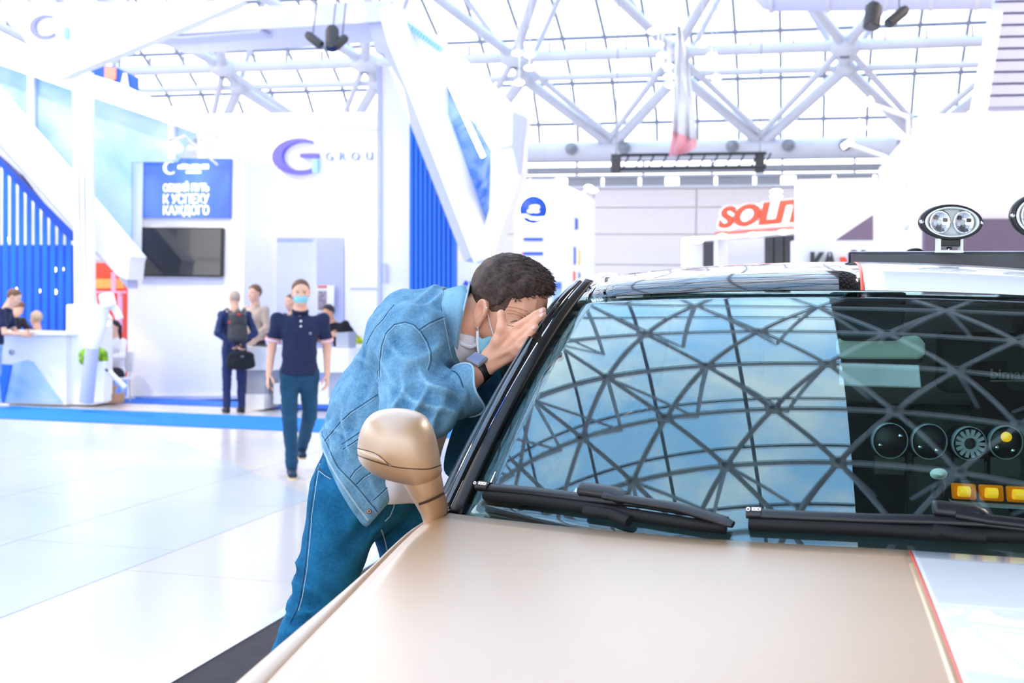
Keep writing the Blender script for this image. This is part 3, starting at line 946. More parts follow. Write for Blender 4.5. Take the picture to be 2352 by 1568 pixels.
# ---------------------------------------------------------------- white stand with lettering behind the car roof
ka = thing('lettered_stand', 'white stand wall with dark triangle and black and red letters', 'stand', PZ(1920, 800, 0))
put('wall_panel', polyP(G(), [(1834, 412, 21), (2016, 408, 21), (2016, 900, 21), (1834, 900, 21)], .3), M['white'], ka)
put('counter_panel', polyP(G(), [(1826, 552, 19), (2040, 552, 19), (2040, 900, 19), (1826, 900, 19)], .3), M['white'], ka)
put('triangle', polyP(G(), [(1910, 558, 20.7), (2006, 493, 20.7), (2006, 558, 20.7)], .05), M['purple'], ka)
rr = _r
o = P(1861, 622, 18.9); sk = (P(1862, 622, 18.9) - o).length
put('lettering', text_mesh('КА', o, rr, UZ, 41 * sk, .05, .05, width=62 * sk), M['char'], ka)
put('lettering', G().prism([P(1930, 590, 18.9), P(1942, 590, 18.9), P(1950, 604, 18.9), P(1958, 590, 18.9), P(1970, 590, 18.9), P(1970, 625, 18.9), P(1958, 625, 18.9), P(1950, 620, 18.9), P(1942, 625, 18.9), P(1932, 606, 18.9)], _f * .04), M['orange_red'], ka)
put('lettering', polyP(G(), [(1956, 574, 18.8), (1968, 574, 18.8), (1968, 579, 18.8), (1956, 579, 18.8)], .04), M['char'], ka)
put('lettering', polyP(G(), [(1979, 574, 18.8), (1988, 574, 18.8), (1988, 579, 18.8), (1979, 579, 18.8)], .04), M['char'], ka)

wb = thing('stand_block', 'large plain white stand block with a grey purple band', 'stand', PZ(2240, 830, 0))
put('front_wall', polyP(G(), [(2122, 262, 14), (2500, 250, 14), (2500, 900, 14), (2122, 900, 14)], .4), M['white'], wb)
put('side_wall', G().prism([P(2018, 388, 19), P(2122, 262, 14.02), P(2122, 900, 14.02), P(2018, 900, 19)], _r * .02), M['white'], wb)
put('purple_band', polyP(G(), [(2124, 502, 13.9), (2500, 502, 13.9), (2500, 760, 13.9), (2124, 760, 13.9)], .1), M['purple'], wb)
put('small_mark', polyP(G(), [(2076, 522, 15.7), (2092, 512, 15.2), (2092, 520, 15.2), (2076, 530, 15.7)], .02), M['lilac'], wb)
put('small_mark', polyP(G(), [(2078, 428, 15.7), (2084, 420, 15.5), (2084, 430, 15.5), (2078, 436, 15.7)], .02), M['lilac'], wb)
lv = thing('louvre_panel', 'pale grey louvred panel with white edge post above the white block', 'panel', P(2300, 240, 15.5))
put('post', polyP(G(), [(2284, 25, 15.2), (2304, 25, 15.2), (2268, 255, 15.2), (2240, 255, 15.2)], .2), M['white'], lv)
put('backing', polyP(G(), [(2290, -40, 15.5), (2480, -40, 15.5), (2480, 254, 15.5), (2255, 254, 15.5)], .1), M['lilac'], lv)
for i in range(10):
    y = -20 + i * 27
    xl = 2292 - (y + 40) * .12
    put('slat', polyP(G(), [(xl, y, 15.4), (2480, y - 4, 15.4), (2480, y + 17, 15.4), (xl - 3, y + 21, 15.4)], .08), M['lilac'], lv)

# ---------------------------------------------------------------- things hanging from the roof
dc = thing('air_duct', 'fat grey air duct hanging below the roof at the right', 'duct', P(2000, 0, 20))
da, db = P(1736, -2, 20.0), P(2420, -14, 18.6)
put('duct', G().tube([da, da.lerp(db, .03), da.lerp(db, .06), db], [.05, .17, .21, .23], 20), M['lilac'], dc)
for t in (.05, .25, .45, .6, .75, .9):
    c = da.lerp(db, t)
    put('duct_band', G().tube([c, da.lerp(db, t + .015)], .24, 20), M['steel'], dc)
    put('hanger', G().tube([c, c + Vector((0, 0, 3.2))], .012, 6), M['steel_dark'], dc)
def par(name, a, b, r, label, parent=None):
    d = (b - a)
    t = thing(name, label, 'stage light', a, 'black stage lights under the roof')
    put('housing', G().tube([a, a + d * .15, a + d * .85, b], [r * .7, r, r, r * .95], 14), M['char'], t)
    put('lens', G().tube([b, b + d * .03], [r * .85, r * .8], 14), M['navy_dark'], t)
    mid = a + d * .4
    put('yoke', G().tube([mid, mid + Vector((0, .5, 2.2))], .008, 6), M['char'], t)
    return t
par('stage_light', P(2008, 10, 15.5), P(2001, 62, 15.4), .11, 'black stage light pointing down, left of the right pair')
par('stage_light', P(2082, 20, 15.5), P(2040, 55, 15.4), .07, 'black slanted stage light, right one of the pair by the duct')
par('stage_light', P(763, 62, 15.8), P(763, 112, 15.7), .09, 'black stage light pointing down under the white soffit')
par('stage_light', P(705, 78, 15.8), P(737, 104, 15.7), .06, 'slim black stage light left under the white soffit')
par('stage_light', P(795, 85, 15.8), P(770, 108, 15.7), .06, 'small black stage light right under the white soffit')

fl = thing('hanging_banner', 'long sheer white banner with pink tip hanging from the roof', 'banner', P(1570, 330, 18))
def strip(ptsL, ptsR, d):
    g = G(); rows = []
    for (a, b) in zip(ptsL, ptsR):
        rows.append([P(a[0] + (b[0] - a[0]) * k / 6, a[1] + (b[1] - a[1]) * k / 6, d + .08 * math.sin(k * 2.1 + a[1] * .02)) for k in range(7)])
    g.grid(rows); return g
put('cloth', strip([(1556, 60), (1552, 120), (1548, 180), (1546, 240), (1543, 300)], [(1562, 60), (1576, 120), (1586, 180), (1594, 240), (1600, 322)], 18), M['sheer'], fl, solid=.01)
put('tip', strip([(1543, 300), (1541, 330), (1536, 360)], [(1600, 322), (1597, 338), (1575, 352)], 18), M['pink'], fl, solid=.01)
put('cord', G().tube([P(1558, 62, 18), P(1558, 62, 18) + Vector((0, 0, 3.5))], .01, 6), M['steel_dark'], fl)
spots = [(1512, 102), (1521, 127), (1534, 152), (1537, 176), (1540, 195), (1635, 128), (1645, 178), (1612, 102), (1500, 72), (1188, 122), (1216, 156), (1192, 190), (1216, 126)]
for px, py in spots:
    t = thing('spotlight', 'small lit white spotlight on a rod among the roof trusses, ' + ('right of the slanted gate' if px < 1300 else 'left of the hanging banner' if px < 1560 else 'right of the hanging banner'), 'spotlight', P(px, py, 22), 'lit spotlights ' + ('by the gate' if px < 1300 else 'left of the banner' if px < 1560 else 'right of the banner'))
    put('lamp', G().ball(P(px, py, 22), (.10, .07, .05), 12, 7), M['lampon'], t)
    put('rod', G().tube([P(px, py, 22.02), P(px, py, 22.02) + Vector((0, 0, 2.6))], .012, 6), M['steel'], t)
for k, (lx, ly, bx_, by_) in enumerate(((1990, 236, 2085, 268), (1966, 287, 2072, 318), (1946, 330, 2040, 362))):
    t = thing('arm_spotlight', ('lit arm spotlight, highest of three over the white block', 'lit arm spotlight, middle one of three over the white block', 'lit arm spotlight, lowest of three over the white block')[k], 'spotlight', P(bx_, by_, 15 + k), 'arm spotlights over the white block')
    d0 = 15 + k
    put('head', G().obox(P(lx, ly, d0), (.07, 0, .05), (0, .03, 0), (-.02, 0, .03)), M['lampon'], t, bev=.01)
    put('arm', G().tube([P(lx + 8, ly + 2, d0), P(bx_, by_, d0), P(bx_ + 2, by_ + 40, d0 + .2)], .03, 8), M['white'], t)
t = thing('arm_spotlight', 'pair of small lit spots on an arm by the white tower', 'spotlight', P(1362, 434, 24))
put('head', G().ball(P(1352, 430, 24), (.09, .09, .05), 12, 7), M['lampon'], t)
put('head', G().ball(P(1363, 437, 24), (.09, .09, .05), 12, 7), M['lampon'], t)
put('arm', G().tube([P(1352, 434, 24.05), P(1330, 450, 24.2)], .03, 8), M['white'], t)
# stage truss with dark gear near the far wall
tr = thing('lighting_truss', 'dark lighting truss hanging before the far roof pipe', 'truss', P(1600, 390, 26))
for dz in (0, .3):
    put('chord', G().tube([P(1425, 388, 26) + Vector((0, 0, dz)), P(1760, 384, 25.4) + Vector((0, 0, dz))], .035, 8), M['black'], tr)
for i in range(12):
    a = P(1430, 388, 26).lerp(P(1755, 384, 25.4), i / 11)
    b = P(1430, 388, 26).lerp(P(1755, 384, 25.4), (i + .5) / 11)
    put('brace', G().tube([a, b + Vector((0, 0, .3))], .02, 6), M['black'], tr)
for px in (1415, 1745):
    c = P(px, 365, 26)
    put('hoist', G().box((c.x - .1, c.y - .1, c.z - .3), (c.x + .1, c.y + .1, c.z + .1)), M['char'], tr, bev=.02)
    put('chain', G().tube([c, Vector((c.x, c.y, 10.6))], .015, 6), M['steel_dark'], tr)
# promotional flag board at the top left, behind the canopy
fb = thing('flag_banner', 'blue banner with a red shield behind the white canopy', 'banner', PY(262, 200, 20))
put('cloth', polyY(G(), [(208, 148), (262, 152), (316, 178), (316, 210), (255, 190), (208, 170)], 20, .05), M['bluedeep'], fb)
put('shield', polyY(G(), [(240, 152), (266, 156), (266, 180), (252, 190), (240, 180)], 19.95, .03), mat('salmon_shield', '#f08a78', 0.6), fb)
put('letter', polyY(G(), [(276, 200), (283, 168), (290, 168), (296, 205)], 19.95, .03), M['white'], fb)

# ---------------------------------------------------------------- counters and display blocks of the facade stand
dk = thing('display_counter', 'white and grey display counter behind the man with the backpack', 'counter', PZ(590, 940, 0))
put('top', polyY(G(), [(560, 796), (628, 796), (628, 850), (560, 850)], 15.9, .7), M['white'], dk)
put('panel', polyY(G(), [(568, 850), (608, 852), (608, 905), (566, 905)], 15.95, .5), M['greyblock'], dk)
put('base', polyY(G(), [(564, 905), (608, 905), (606, 940), (564, 944)], 15.95, .5), M['white'], dk)
dk2 = thing('display_counter', 'white counter with a grey front below the leaning man in black', 'counter', PZ(785, 930, 0))
put('body', polyY(G(), [(728, 800), (800, 800), (800, 855), (728, 855)], 15.6, .8), M['white'], dk2)
put('front', polyY(G(), [(755, 855), (795, 855), (795, 915), (755, 915)], 15.65, .6), M['greyblock'], dk2)
put('base', polyY(G(), [(628, 880), (760, 880), (760, 928), (628, 928)], 16.1, .4), M['white'], dk2)
put('riser', polyY(G(), [(772, 764), (800, 762), (800, 800), (772, 800)], 15.7, .3), M['greyblock'], dk2)
lapt = thing('tablet', 'black tablet lying on the white display counter', 'tablet', P(600, 794, 16.7))
put('slab', G().obox(P(606, 794, 16.6), (.13, 0, 0), (0, .09, 0), (0, 0, .008)), M['black'], lapt)
fp = thing('flower_plant', 'yellow green plant on the counter edge behind the leaning man', 'plant', P(822, 800, 18))
put('pot', G().lathe(P(824, 808, 17.3), (0, 0, 1), [(.001, 0), (.07, 0), (.09, .12), (.08, .12)], 14), M['white'], fp)
gp = G()
for k in range(22):
    a = random.uniform(0, 6.28); r_ = random.uniform(.02, .13)
    b = P(824, 795, 17.3)
    gp.tube([b, b + Vector((r_ * .5 * math.cos(a), r_ * .5 * math.sin(a), .07)), b + Vector((r_ * math.cos(a), r_ * math.sin(a), .10 + .08 * random.random()))], [.008, .014, .002], 5)
put('foliage', gp, M['yellowgreen'], fp, kind='stuff')

for i, (p, d) in enumerate(STANDLAMPS):
    t = thing('stand_lamp', 'lit white lamp on an arm above the blue sign, ' + ('left one', 'right one')[i], 'lamp', p)
    put('housing', G().tube([p - d * .12, p - d * .02, p + d * .06], [.05, .11, .13], 16, False), M['white'], t)
    put('arm', G().tube([p - d * .1, p - d * .1 + Vector((0, .35, .12)), p + Vector((0, 1.3, -.1))], .018, 6), M['white'], t)
# ---------------------------------------------------------------- the car
KS = 1.1
def C(x, y, z): return Vector((x * KS, y * KS, H + (z - H) * KS))
def CP(px, py, d): return P(px, py, d * KS)
XC = 0.123
M['tanpaint'] = mat('tan_satin_paint', '#c39a6e', 0.34, coat=1.0, var=0.01)
_b = MATS['tan_satin_paint'].node_tree.nodes['Principled BSDF']
_b.inputs['Coat Roughness'].default_value = 0.44
_b.inputs['Coat IOR'].default_value = 2.35
M['whitepaint'] = mat('white_gloss_paint', '#eef1f6', 0.25, coat=0.8, var=0.005)
M['blackgloss'] = mat('black_gloss_paint', '#0c0b0c', 0.08, coat=1.0, var=0.0)
M['rubber'] = mat('black_rubber', '#060607', 0.45, var=0.1, spec=0.3)
M['wiperblack'] = mat('wiper_black', '#17181c', 0.38, var=0.05)
M['wiperdark'] = mat('wiper_rubber', '#060608', 0.7)
M['pin'] = mat('orange_red_stripe', '#f2604a', 0.35)
M['seam'] = mat('panel_gap', '#3a2a1c', 0.8)
M['chrome'] = mat('chrome', '#dfe2e8', 0.12, metal=1.0, var=0)
M['cabin'] = mat('dark_cabin_trim', '#202426', 0.7, var=0.1)
M['cabin2'] = mat('grey_cabin_cloth', '#4b5354', 0.85, var=0.12, scale=20)
M['headliner'] = mat('pale_headliner', '#b9bfbb', 0.9)
M['windshield'] = glass_mat('windshield_glass', (0.80, 0.93, 0.90), (0.80, 0.95, 1.0), 1.78)
M['sideglass'] = glass_mat('side_glass', (0.13, 0.16, 0.16), (0.22, 0.25, 0.27), 1.5)
M['clearlens'] = glass_mat('clear_lens', (0.95, 0.97, 0.98))
M['amber'] = mat('amber_lens', '#e07c00', 0.15, coat=0.6, emit='#d87400', estr=0.22)
M['amberhot'] = mat('amber_core', '#ffd23c', 0.2, emit='#ffb010', estr=0.7)
M['bar'] = mat('charcoal_roof_bar', '#4a4d52', 0.42, var=0.05)

def smooth(t): t = max(0.0, min(1.0, t)); return t * t * (3 - 2 * t)
def seamX(Y):
    """hood edge: gently converging towards the nose"""
    return -0.648 + 0.055 * (1.937 - Y) + (0.12 * max(0, 1.15 - Y) ** 1.5)
def z0(Y): return 1.251 - .055 * (1.83 - Y) - .05 * (1.83 - Y) ** 2 - .5 * max(0, .95 - Y) ** 2
def hoodZ(X, Y):
    x = abs(X - XC)
    u = x / (XC - seamX(Y))
    r = XC - (-.583 + .338 * (1.608 - Y))          # the soft ridge line
    return z0(Y) - .034 * u ** 1.4 - .018 * smooth((u - .945) / .055) - .010 * smooth((x - r + .06) / .12)
def hoodRear(X): return 1.83 + .21 * ((X - XC) / .72) ** 2
NOSE = 0.74
car = thing('car', 'large car with tan and white hood, black roof and reflecting windshield', 'car', C(XC, 2.6, .236))

LINE_U = 0.036
def hood_rows(us, side):
    rows = []
    nv = 26
    for k in range(nv + 1):
        v = k / nv
        row = []
        for u in us:
            # rear edge first
            Xr = None
            Y = hoodRear(XC + u * .75) * (1 - v) + NOSE * v + .10 * v * u * u
            half = XC - seamX(Y)
            X = XC + u * half + .026 * max(0, 1.83 - Y) * max(0, 1 - abs(u - LINE_U) / .4)
            row.append((X, Y, hoodZ(X, Y)))
        rows.append(row)
    return rows
usL = [-1, -.99, -.975, -.96, -.945, -.93, -.9, -.85, -.8, -.74, -.68, -.62, -.55, -.45, -.35, -.25, -.15, -.05, .02, LINE_U]
usR = [LINE_U + .006] + [-u for u in usL[:-2][::-1]]
def skin_panel(rows, lip=.012):
    """outer surface with a turned-down rim"""
    g = G()
    g.grid([[C(*p) for p in r] for r in rows])
    return g
put('hood', skin_panel(hood_rows(usL, -1)), M['tanpaint'], car, solid=.01)
put('hood', skin_panel(hood_rows(usR, 1)), M['whitepaint'], car, solid=.01)['label'] = 'white half of the hood'
put('stripe', skin_panel(hood_rows([LINE_U, LINE_U + .006], 1)), M['pin'], car, solid=.0095)

def fender(sgn, m):
    """fender top and side with wheel arch"""
    def mx(x): return x if sgn < 0 else 2 * XC - x
    rows = []
    ny = 34
    wy, wz, wr = 1.30, .56, .415
    for k in range(ny + 1):
        Y = 2.20 + (.66 - 2.20) * k / ny
        sx = seamX(min(Y, 2.0)) - .006
        zt = hoodZ(seamX(Y), Y) - .004
        nosein = .35 * max(0, 1.0 - Y) ** 1.6
        xo = -.670
        prof_ = [(sx, zt - .03), (sx, zt - .006), (sx - .004, zt), (min(sx - .012, xo + .012), zt - .004), (xo, zt - .016), (xo - .012, zt - .034), (xo - .026, zt - .07), (xo - .06, zt - .16), (xo - .10, zt - .28), (xo - .118, zt - .42), (xo - .112, zt - .62), (xo - .095, .38)]
        low = .38
        if abs(Y - wy) < wr: low = wz + math.sqrt(wr * wr - (Y - wy) ** 2)
        row = []
        for x, z in prof_:
            row.append(C(mx(x + nosein), Y, max(z, low) if z < .95 else z))
        rows.append(row)
    g = G(); g.grid(rows)
    put('fender', g, m, car, solid=.008)
fender(-1, M['tanpaint']); fender(1, M['whitepaint'])
# dark gap between hood and fender
for sgn in (-1, 1):
    pts = []
    for k in range(14):
        Y = 2.02 + (.8 - 2.02) * k / 13
        x = seamX(Y) - .003
        pts.append(C(x if sgn < 0 else 2 * XC - x, Y, hoodZ(seamX(Y), Y) - .018))
    put('panel_gap', G().tube(pts, .006, 6), M['seam'], car)

# windshield
BASEZ = lambda s: 1.205 + .012 * s * s
def base_pt(s): return Vector((XC + s * .72, 1.80 + .25 * s * s, 1.214 + .003 * s * s))
def top_pt(s): return Vector((XC + s * .621, 2.59 + .08 * s * s, 1.638 - .021 * s * s))
def wpt(s, t):
    a, b = base_pt(s), top_pt(s)
    p = a.lerp(b, t)
    return p + Vector((0, -.55, .83)) * (.042 * 4 * t * (1 - t) * (1 - .3 * s * s))
ws_rows = [[C(*wpt(-1 + 2 * k / 28, t / 18)) for k in range(29)] for t in range(19)]
wsg = G().grid(ws_rows)
ws = put('windshield', wsg, M['windshield'], car, solid=.005)
wbvh = BVHTree.FromPolygons([V(v) for v in wsg.v], wsg.f)
def onglass(px, py, off=0.0):
    r = ray(px, py).normalized()
    hit, n, i, d = wbvh.ray_cast(EYE, r)
    if hit is None:
        # below or beside the pane: go on along the nearest spot
        return None
    if n.dot(r) > 0: n = -n
    return hit + n * off
# black printed border at the foot of the glass
br = [[C(*(wpt(-1 + 2 * k / 28, t) - Vector((0, -.55, .83)) * .008)) for k in range(29)] for t in (0.0, .055)]
put('frit_band', G().grid(br), M['rubber'], car, solid=.002)
br = [[C(*(wpt(-1 + 2 * k / 28, t) - Vector((0, -.55, .83)) * .008)) for k in range(29)] for t in (.965, 1.0)]
put('frit_band', G().grid(br), M['rubber'], car, solid=.002)
# cowl under the glass
cw = [[C(XC + s * .73, hoodRear(XC + s * .72) - .03, 1.19 - .0 * s * s), C(XC + s * .73, hoodRear(XC + s * .72) + .02, 1.186)] for s in [i / 10 - 1 for i in range(21)]]
put('cowl', G().grid(cw), M['rubber'], car, solid=.01)

# front pillars
PILLAR_OUT = []
for _px, _py, _d in ((1013, 1166, 2.27), (1078, 1035, 2.36), (1140, 922, 2.43), (1196, 828, 2.50), (1246, 748, 2.575), (1288, 694, 2.68), (1338, 648, 2.83)):
    _p = CP(_px, _py, _d)
    PILLAR_OUT.append((_p.x / KS, _p.y / KS, (_p.z - H) / KS + H))
def outer_pt(q):
    pts = PILLAR_OUT
    x = q * (len(pts) - 1); i = min(int(x), len(pts) - 2); f = x - i
    p0 = Vector(pts[max(i - 1, 0)]); p1 = Vector(pts[i]); p2 = Vector(pts[i + 1]); p3 = Vector(pts[min(i + 2, len(pts) - 1)])
    return .5 * ((2 * p1) + (p2 - p0) * f + (2 * p0 - 5 * p1 + 4 * p2 - p3) * f * f + (3 * p1 - p0 - 3 * p2 + p3) * f ** 3)
def inner_pt(q):
    t = min(1.0, q / .82)
    p = wpt(-1, t)
    if q > .82: p = p.lerp(Vector((-.485, 2.75, 1.655)), (q - .82) / .18)
    return p + Vector((-.0, -.004, .004))
def pillar(name, f0, f1, bulge, m, sgn, n=7, sink=0.0):
    rows = []
    for k in range(29):
        q = k / 28
        a, b = outer_pt(q), inner_pt(q)
        nrm = Vector((-.72, -.62, .30)).normalized()
        row = []
        for j in range(n):
            f = j / (n - 1)
            p = a.lerp(b, f0 + (f1 - f0) * f) + nrm * (bulge * (4 * f * (1 - f)) ** .6 + .018 * 4 * (f0 + (f1 - f0) * f) * (1 - f0 - (f1 - f0) * f) - sink)
            row.append(C(p.x if sgn < 0 else 2 * XC - p.x, p.y, p.z))
        rows.append(row)
    return put(name, G().grid(rows), m, car, solid=.004)
for sgn in (-1, 1):
    pillar('door_frame', 0.0, .38, .010, M['blackgloss'], sgn)
    pillar('pillar_groove', .36, .45, 0, M['rubber'], sgn, 3, .006)
    pillar('pillar', .43, .77, .007, M['blackgloss'], sgn)
    pillar('gasket', .75, 1.03, .004, M['rubber'], sgn, 7, .004)
    x = -.66
    mxx = (lambda v: v if sgn < 0 else 2 * XC - v)
    put('pillar_foot', G().grid([[C(mxx(a), b, c) for a, b, c in r] for r in (
        [(-.668, 2.24, 1.19), (-.664, 2.16, 1.212), (-.64, 2.10, 1.216), (-.60, 2.05, 1.212)],
        [(-.672, 2.20, 1.17), (-.668, 2.09, 1.195), (-.645, 2.05, 1.206), (-.595, 2.02, 1.205)],
        [(-.674, 2.15, 1.15), (-.670, 2.02, 1.185), (-.648, 1.99, 1.196), (-.60, 1.97, 1.19)])]), M['tanpaint'] if sgn < 0 else M['whitepaint'], car, solid=.006)

# roof
def roofZ(x, Y):
    e = abs(x) / .66
    t = max(0, Y - 2.586 - .08 * min(1, e * e))
    return 1.636 + .032 * (1 - math.exp(-t / .035)) + .052 * (1 - math.exp(-t / .25)) - .0875 * x * x - .06 * smooth((e - .86) / .2) - .03 * max(0, Y - 3.9) ** 2
def roof_rows(s0, s1, n):
    rows = []
    for k in range(25):
        v = (k / 24) ** 2.4
        row = []
        for j in range(n + 1):
            s = s0 + (s1 - s0) * j / n
            yf = 2.59 + .08 * min(1, s * s) - .004
            Y = yf + (4.85 - yf) * v
            w = .621 + .05 * smooth((Y - 2.6) / .4)
            x = s * w
            row.append(C(XC + x, Y, roofZ(x, Y) + .004))
        rows.append(row)
    return rows
put('roof', G().grid(roof_rows(-1.0, -.020, 14)), M['blackgloss'], car, solid=.003)
put('roof', G().grid(roof_rows(-.006, 1.0, 14)), M['whitepaint'], car, solid=.003)['label'] = 'white half of the roof'
put('stripe', G().grid(roof_rows(-.020, -.006, 1)), M['pin'], car, solid=.003)
# two joint lines near the roof corner
for s in (-.965, -.90):
    pts = []
    for k in range(9):
        v = k / 8
        Y = 2.66 + .9 * v
        w = .621 + .05 * smooth((Y - 2.6) / .4)
        x = s * w
        pts.append(C(XC + x, Y, roofZ(x, Y) + .005))
    put('roof_joint', G().tube(pts, .0035, 6), M['rubber'], car)

# body sides, doors, side glass
def side(sgn, m):
    def mx(x): return x if sgn < 0 else 2 * XC - x
    def panel(name, y0, y1, mm):
        rows = []
        for k in range(7):
            Y = y0 + (y1 - y0) * k / 6
            taper = .06 * max(0, Y - 4.3) ** 1.4
            low = .40
            if abs(Y - 4.05) < .43: low = .56 + math.sqrt(max(0, .43 ** 2 - (Y - 4.05) ** 2)) if y0 > 3 else low
            pr = [(-.668, 1.185), (-.682, 1.165), (-.70, 1.12), (-.735, 1.02), (-.765, .9), (-.776, .76), (-.77, .58), (-.755, .40)]
            rows.append([C(mx(x + taper), Y, max(z, low) if z < .98 else z) for x, z in pr])
        put(name, G().grid(rows), mm, car, solid=.02)
    panel('door', 2.205, 3.22, m)
    panel('door', 3.23, 4.02, m)
    panel('rear_quarter', 4.03, 4.98, m)
    put('sill', G().box(C(mx(-.76), 1.72, .34), C(mx(-.70), 3.62, .42)) if sgn < 0 else G().box(C(mx(-.70), 1.72, .34), C(mx(-.76), 3.62, .42)), M['rubber'], car)
    def sg(name, y0, y1, front=False):
        rows = []
        for k in range(6):
            f = k / 5
            row = []
            for j in range(7):
                q = j / 6
                Y = y0 + (y1 - y0) * q
                if front: Y = (2.24 + .42 * f) * (1 - q) + y1 * q
                x = -.668 + .118 * f + .02 * f * f
                row.append(C(mx(x), Y, 1.185 + .43 * f))
            rows.append(row)
        put(name, G().grid(rows), M['sideglass'], car, solid=.004)
    sg('side_window', 2.3, 3.16, True); sg('side_window', 3.28, 4.0); sg('side_window', 4.1, 4.75)
    for y in (3.16, 4.0):
        put('side_pillar', G().prism([C(mx(-.672), y, 1.18), C(mx(-.672), y + .11, 1.18), C(mx(-.528), y + .11, 1.64), C(mx(-.528), y, 1.64)], Vector((.03 * -sgn, 0, 0))), M['blackgloss'], car)
    pts = [C(mx(x), y, z) for x, y, z in ((-.512, 2.84, 1.640), (-.524, 3.1, 1.662), (-.53, 3.8, 1.675), (-.525, 4.6, 1.64), (-.54, 4.85, 1.55), (-.62, 4.97, 1.2))]
    put('roof_rail', G().tube(pts, [.012, .028, .03, .03, .03, .03], 10), M['blackgloss'], car)
    put('side_pillar', G().prism([C(mx(-.665), 4.72, 1.17), C(mx(-.665), 5.0, 1.17), C(mx(-.535), 4.87, 1.66), C(mx(-.535), 4.70, 1.66)], Vector((.03 * -sgn, 0, 0))), M['blackgloss'], car)
    put('rear_corner', G().box(C(min(mx(-.80), mx(-.62)), 4.90, .42), C(max(mx(-.80), mx(-.62)), 4.99, 1.2)), m, car)
    put('belt_trim', G().tube([C(mx(-.672), 2.2, 1.19), C(mx(-.676), 3.4, 1.19), C(mx(-.668), 4.9, 1.19)], .01, 8), M['blackgloss'], car)
    for y in (3.0, 3.85):
        put('door_handle', G().tube([C(mx(-.735), y, 1.07), C(mx(-.755), y + .03, 1.075), C(mx(-.755), y + .12, 1.078), C(mx(-.735), y + .15, 1.075)], .012, 8), m, car)
    for wy in (1.30, 4.05):
        cx = mx(-.66)
        o = put('tyre', G().lathe(C(cx, wy, .56), (sgn, 0, 0), [(.20, -.10), (.29, -.11), (.325, -.09), (.335, 0), (.325, .09), (.29, .11), (.215, .10), (.20, .05), (.20, -.10)], 36), M['rubber'], car)
        o.name = 'wheel'
        put('rim', G().lathe(C(cx, wy, .56), (sgn, 0, 0), [(.001, .07), (.06, .08), (.07, .06), (.19, .07), (.22, .10), (.22, .02)], 30), M['steel_dark'], o)
        for k in range(5):
            a = k * 1.2566
            put('spoke', G().obox(C(cx + sgn * .085, wy + .13 * math.cos(a), .56 + .13 * math.sin(a)), (.012, 0, 0), (0, .09 * math.cos(a), .09 * math.sin(a)), (0, -.025 * math.sin(a), .025 * math.cos(a))), M['chrome'], o)
side(-1, M['tanpaint']); side(1, M['whitepaint'])
# tail
tx = [-.80, -.4, 0.0, .135, .45, .60, 2 * XC + .80]
tz = [(.42, 5.02), (1.20, 4.98), (1.30, 4.955), (1.39, 4.93), (1.66, 4.86)]
g = G()
tv_ = [[C(XC + (x - XC) * (1 if z < 1.25 else 1 - .36 * (z - 1.25)), y, z) for x in tx] for z, y in tz]
fs_ = [(i * 7 + k, i * 7 + k + 1, (i + 1) * 7 + k + 1, (i + 1) * 7 + k) for i in range(4) for k in range(6) if not (i == 2 and k == 3)]
g.add([p for r in tv_ for p in r], fs_)
put('tailgate', g, M['whitepaint'], car, solid=.02)
put('rear_window', G().add([tv_[2][3], tv_[2][4], tv_[3][4], tv_[3][3]], [(0, 1, 2, 3)]), glass_mat('rear_glass', (.55, .65, .65)), car, solid=.004)
# nose: grille, headlamps, bumper
ng = []
for z, dy in ((1.10, .0), (1.02, -.03), (.86, -.05), (.72, -.05), (.60, -.07), (.45, -.04), (.36, .02)):
    ng.append([C(XC + s * .76, .74 + dy + .18 * abs(s) ** 3, z) for s in [i / 10 - 1 for i in range(21)]])
put('bumper', G().grid(ng), M['tanpaint'], car, solid=.01)
put('grille', G().box(C(XC - .38, .66, .80), C(XC + .38, .70, 1.0)), M['rubber'], car)
for i in range(5):
    put('grille_bar', G().box(C(XC - .37, .645, .82 + i * .04), C(XC + .37, .665, .835 + i * .04)), M['chrome'], car)
for s in (-1, 1):
    put('headlamp', G().lathe(C(XC + s * .57, .735, .95), (s * .2, -1, 0), [(.001, .06), (.09, .05), (.13, .03), (.14, 0), (.13, -.03)], 24, 1, .6), M['clearlens'], car)

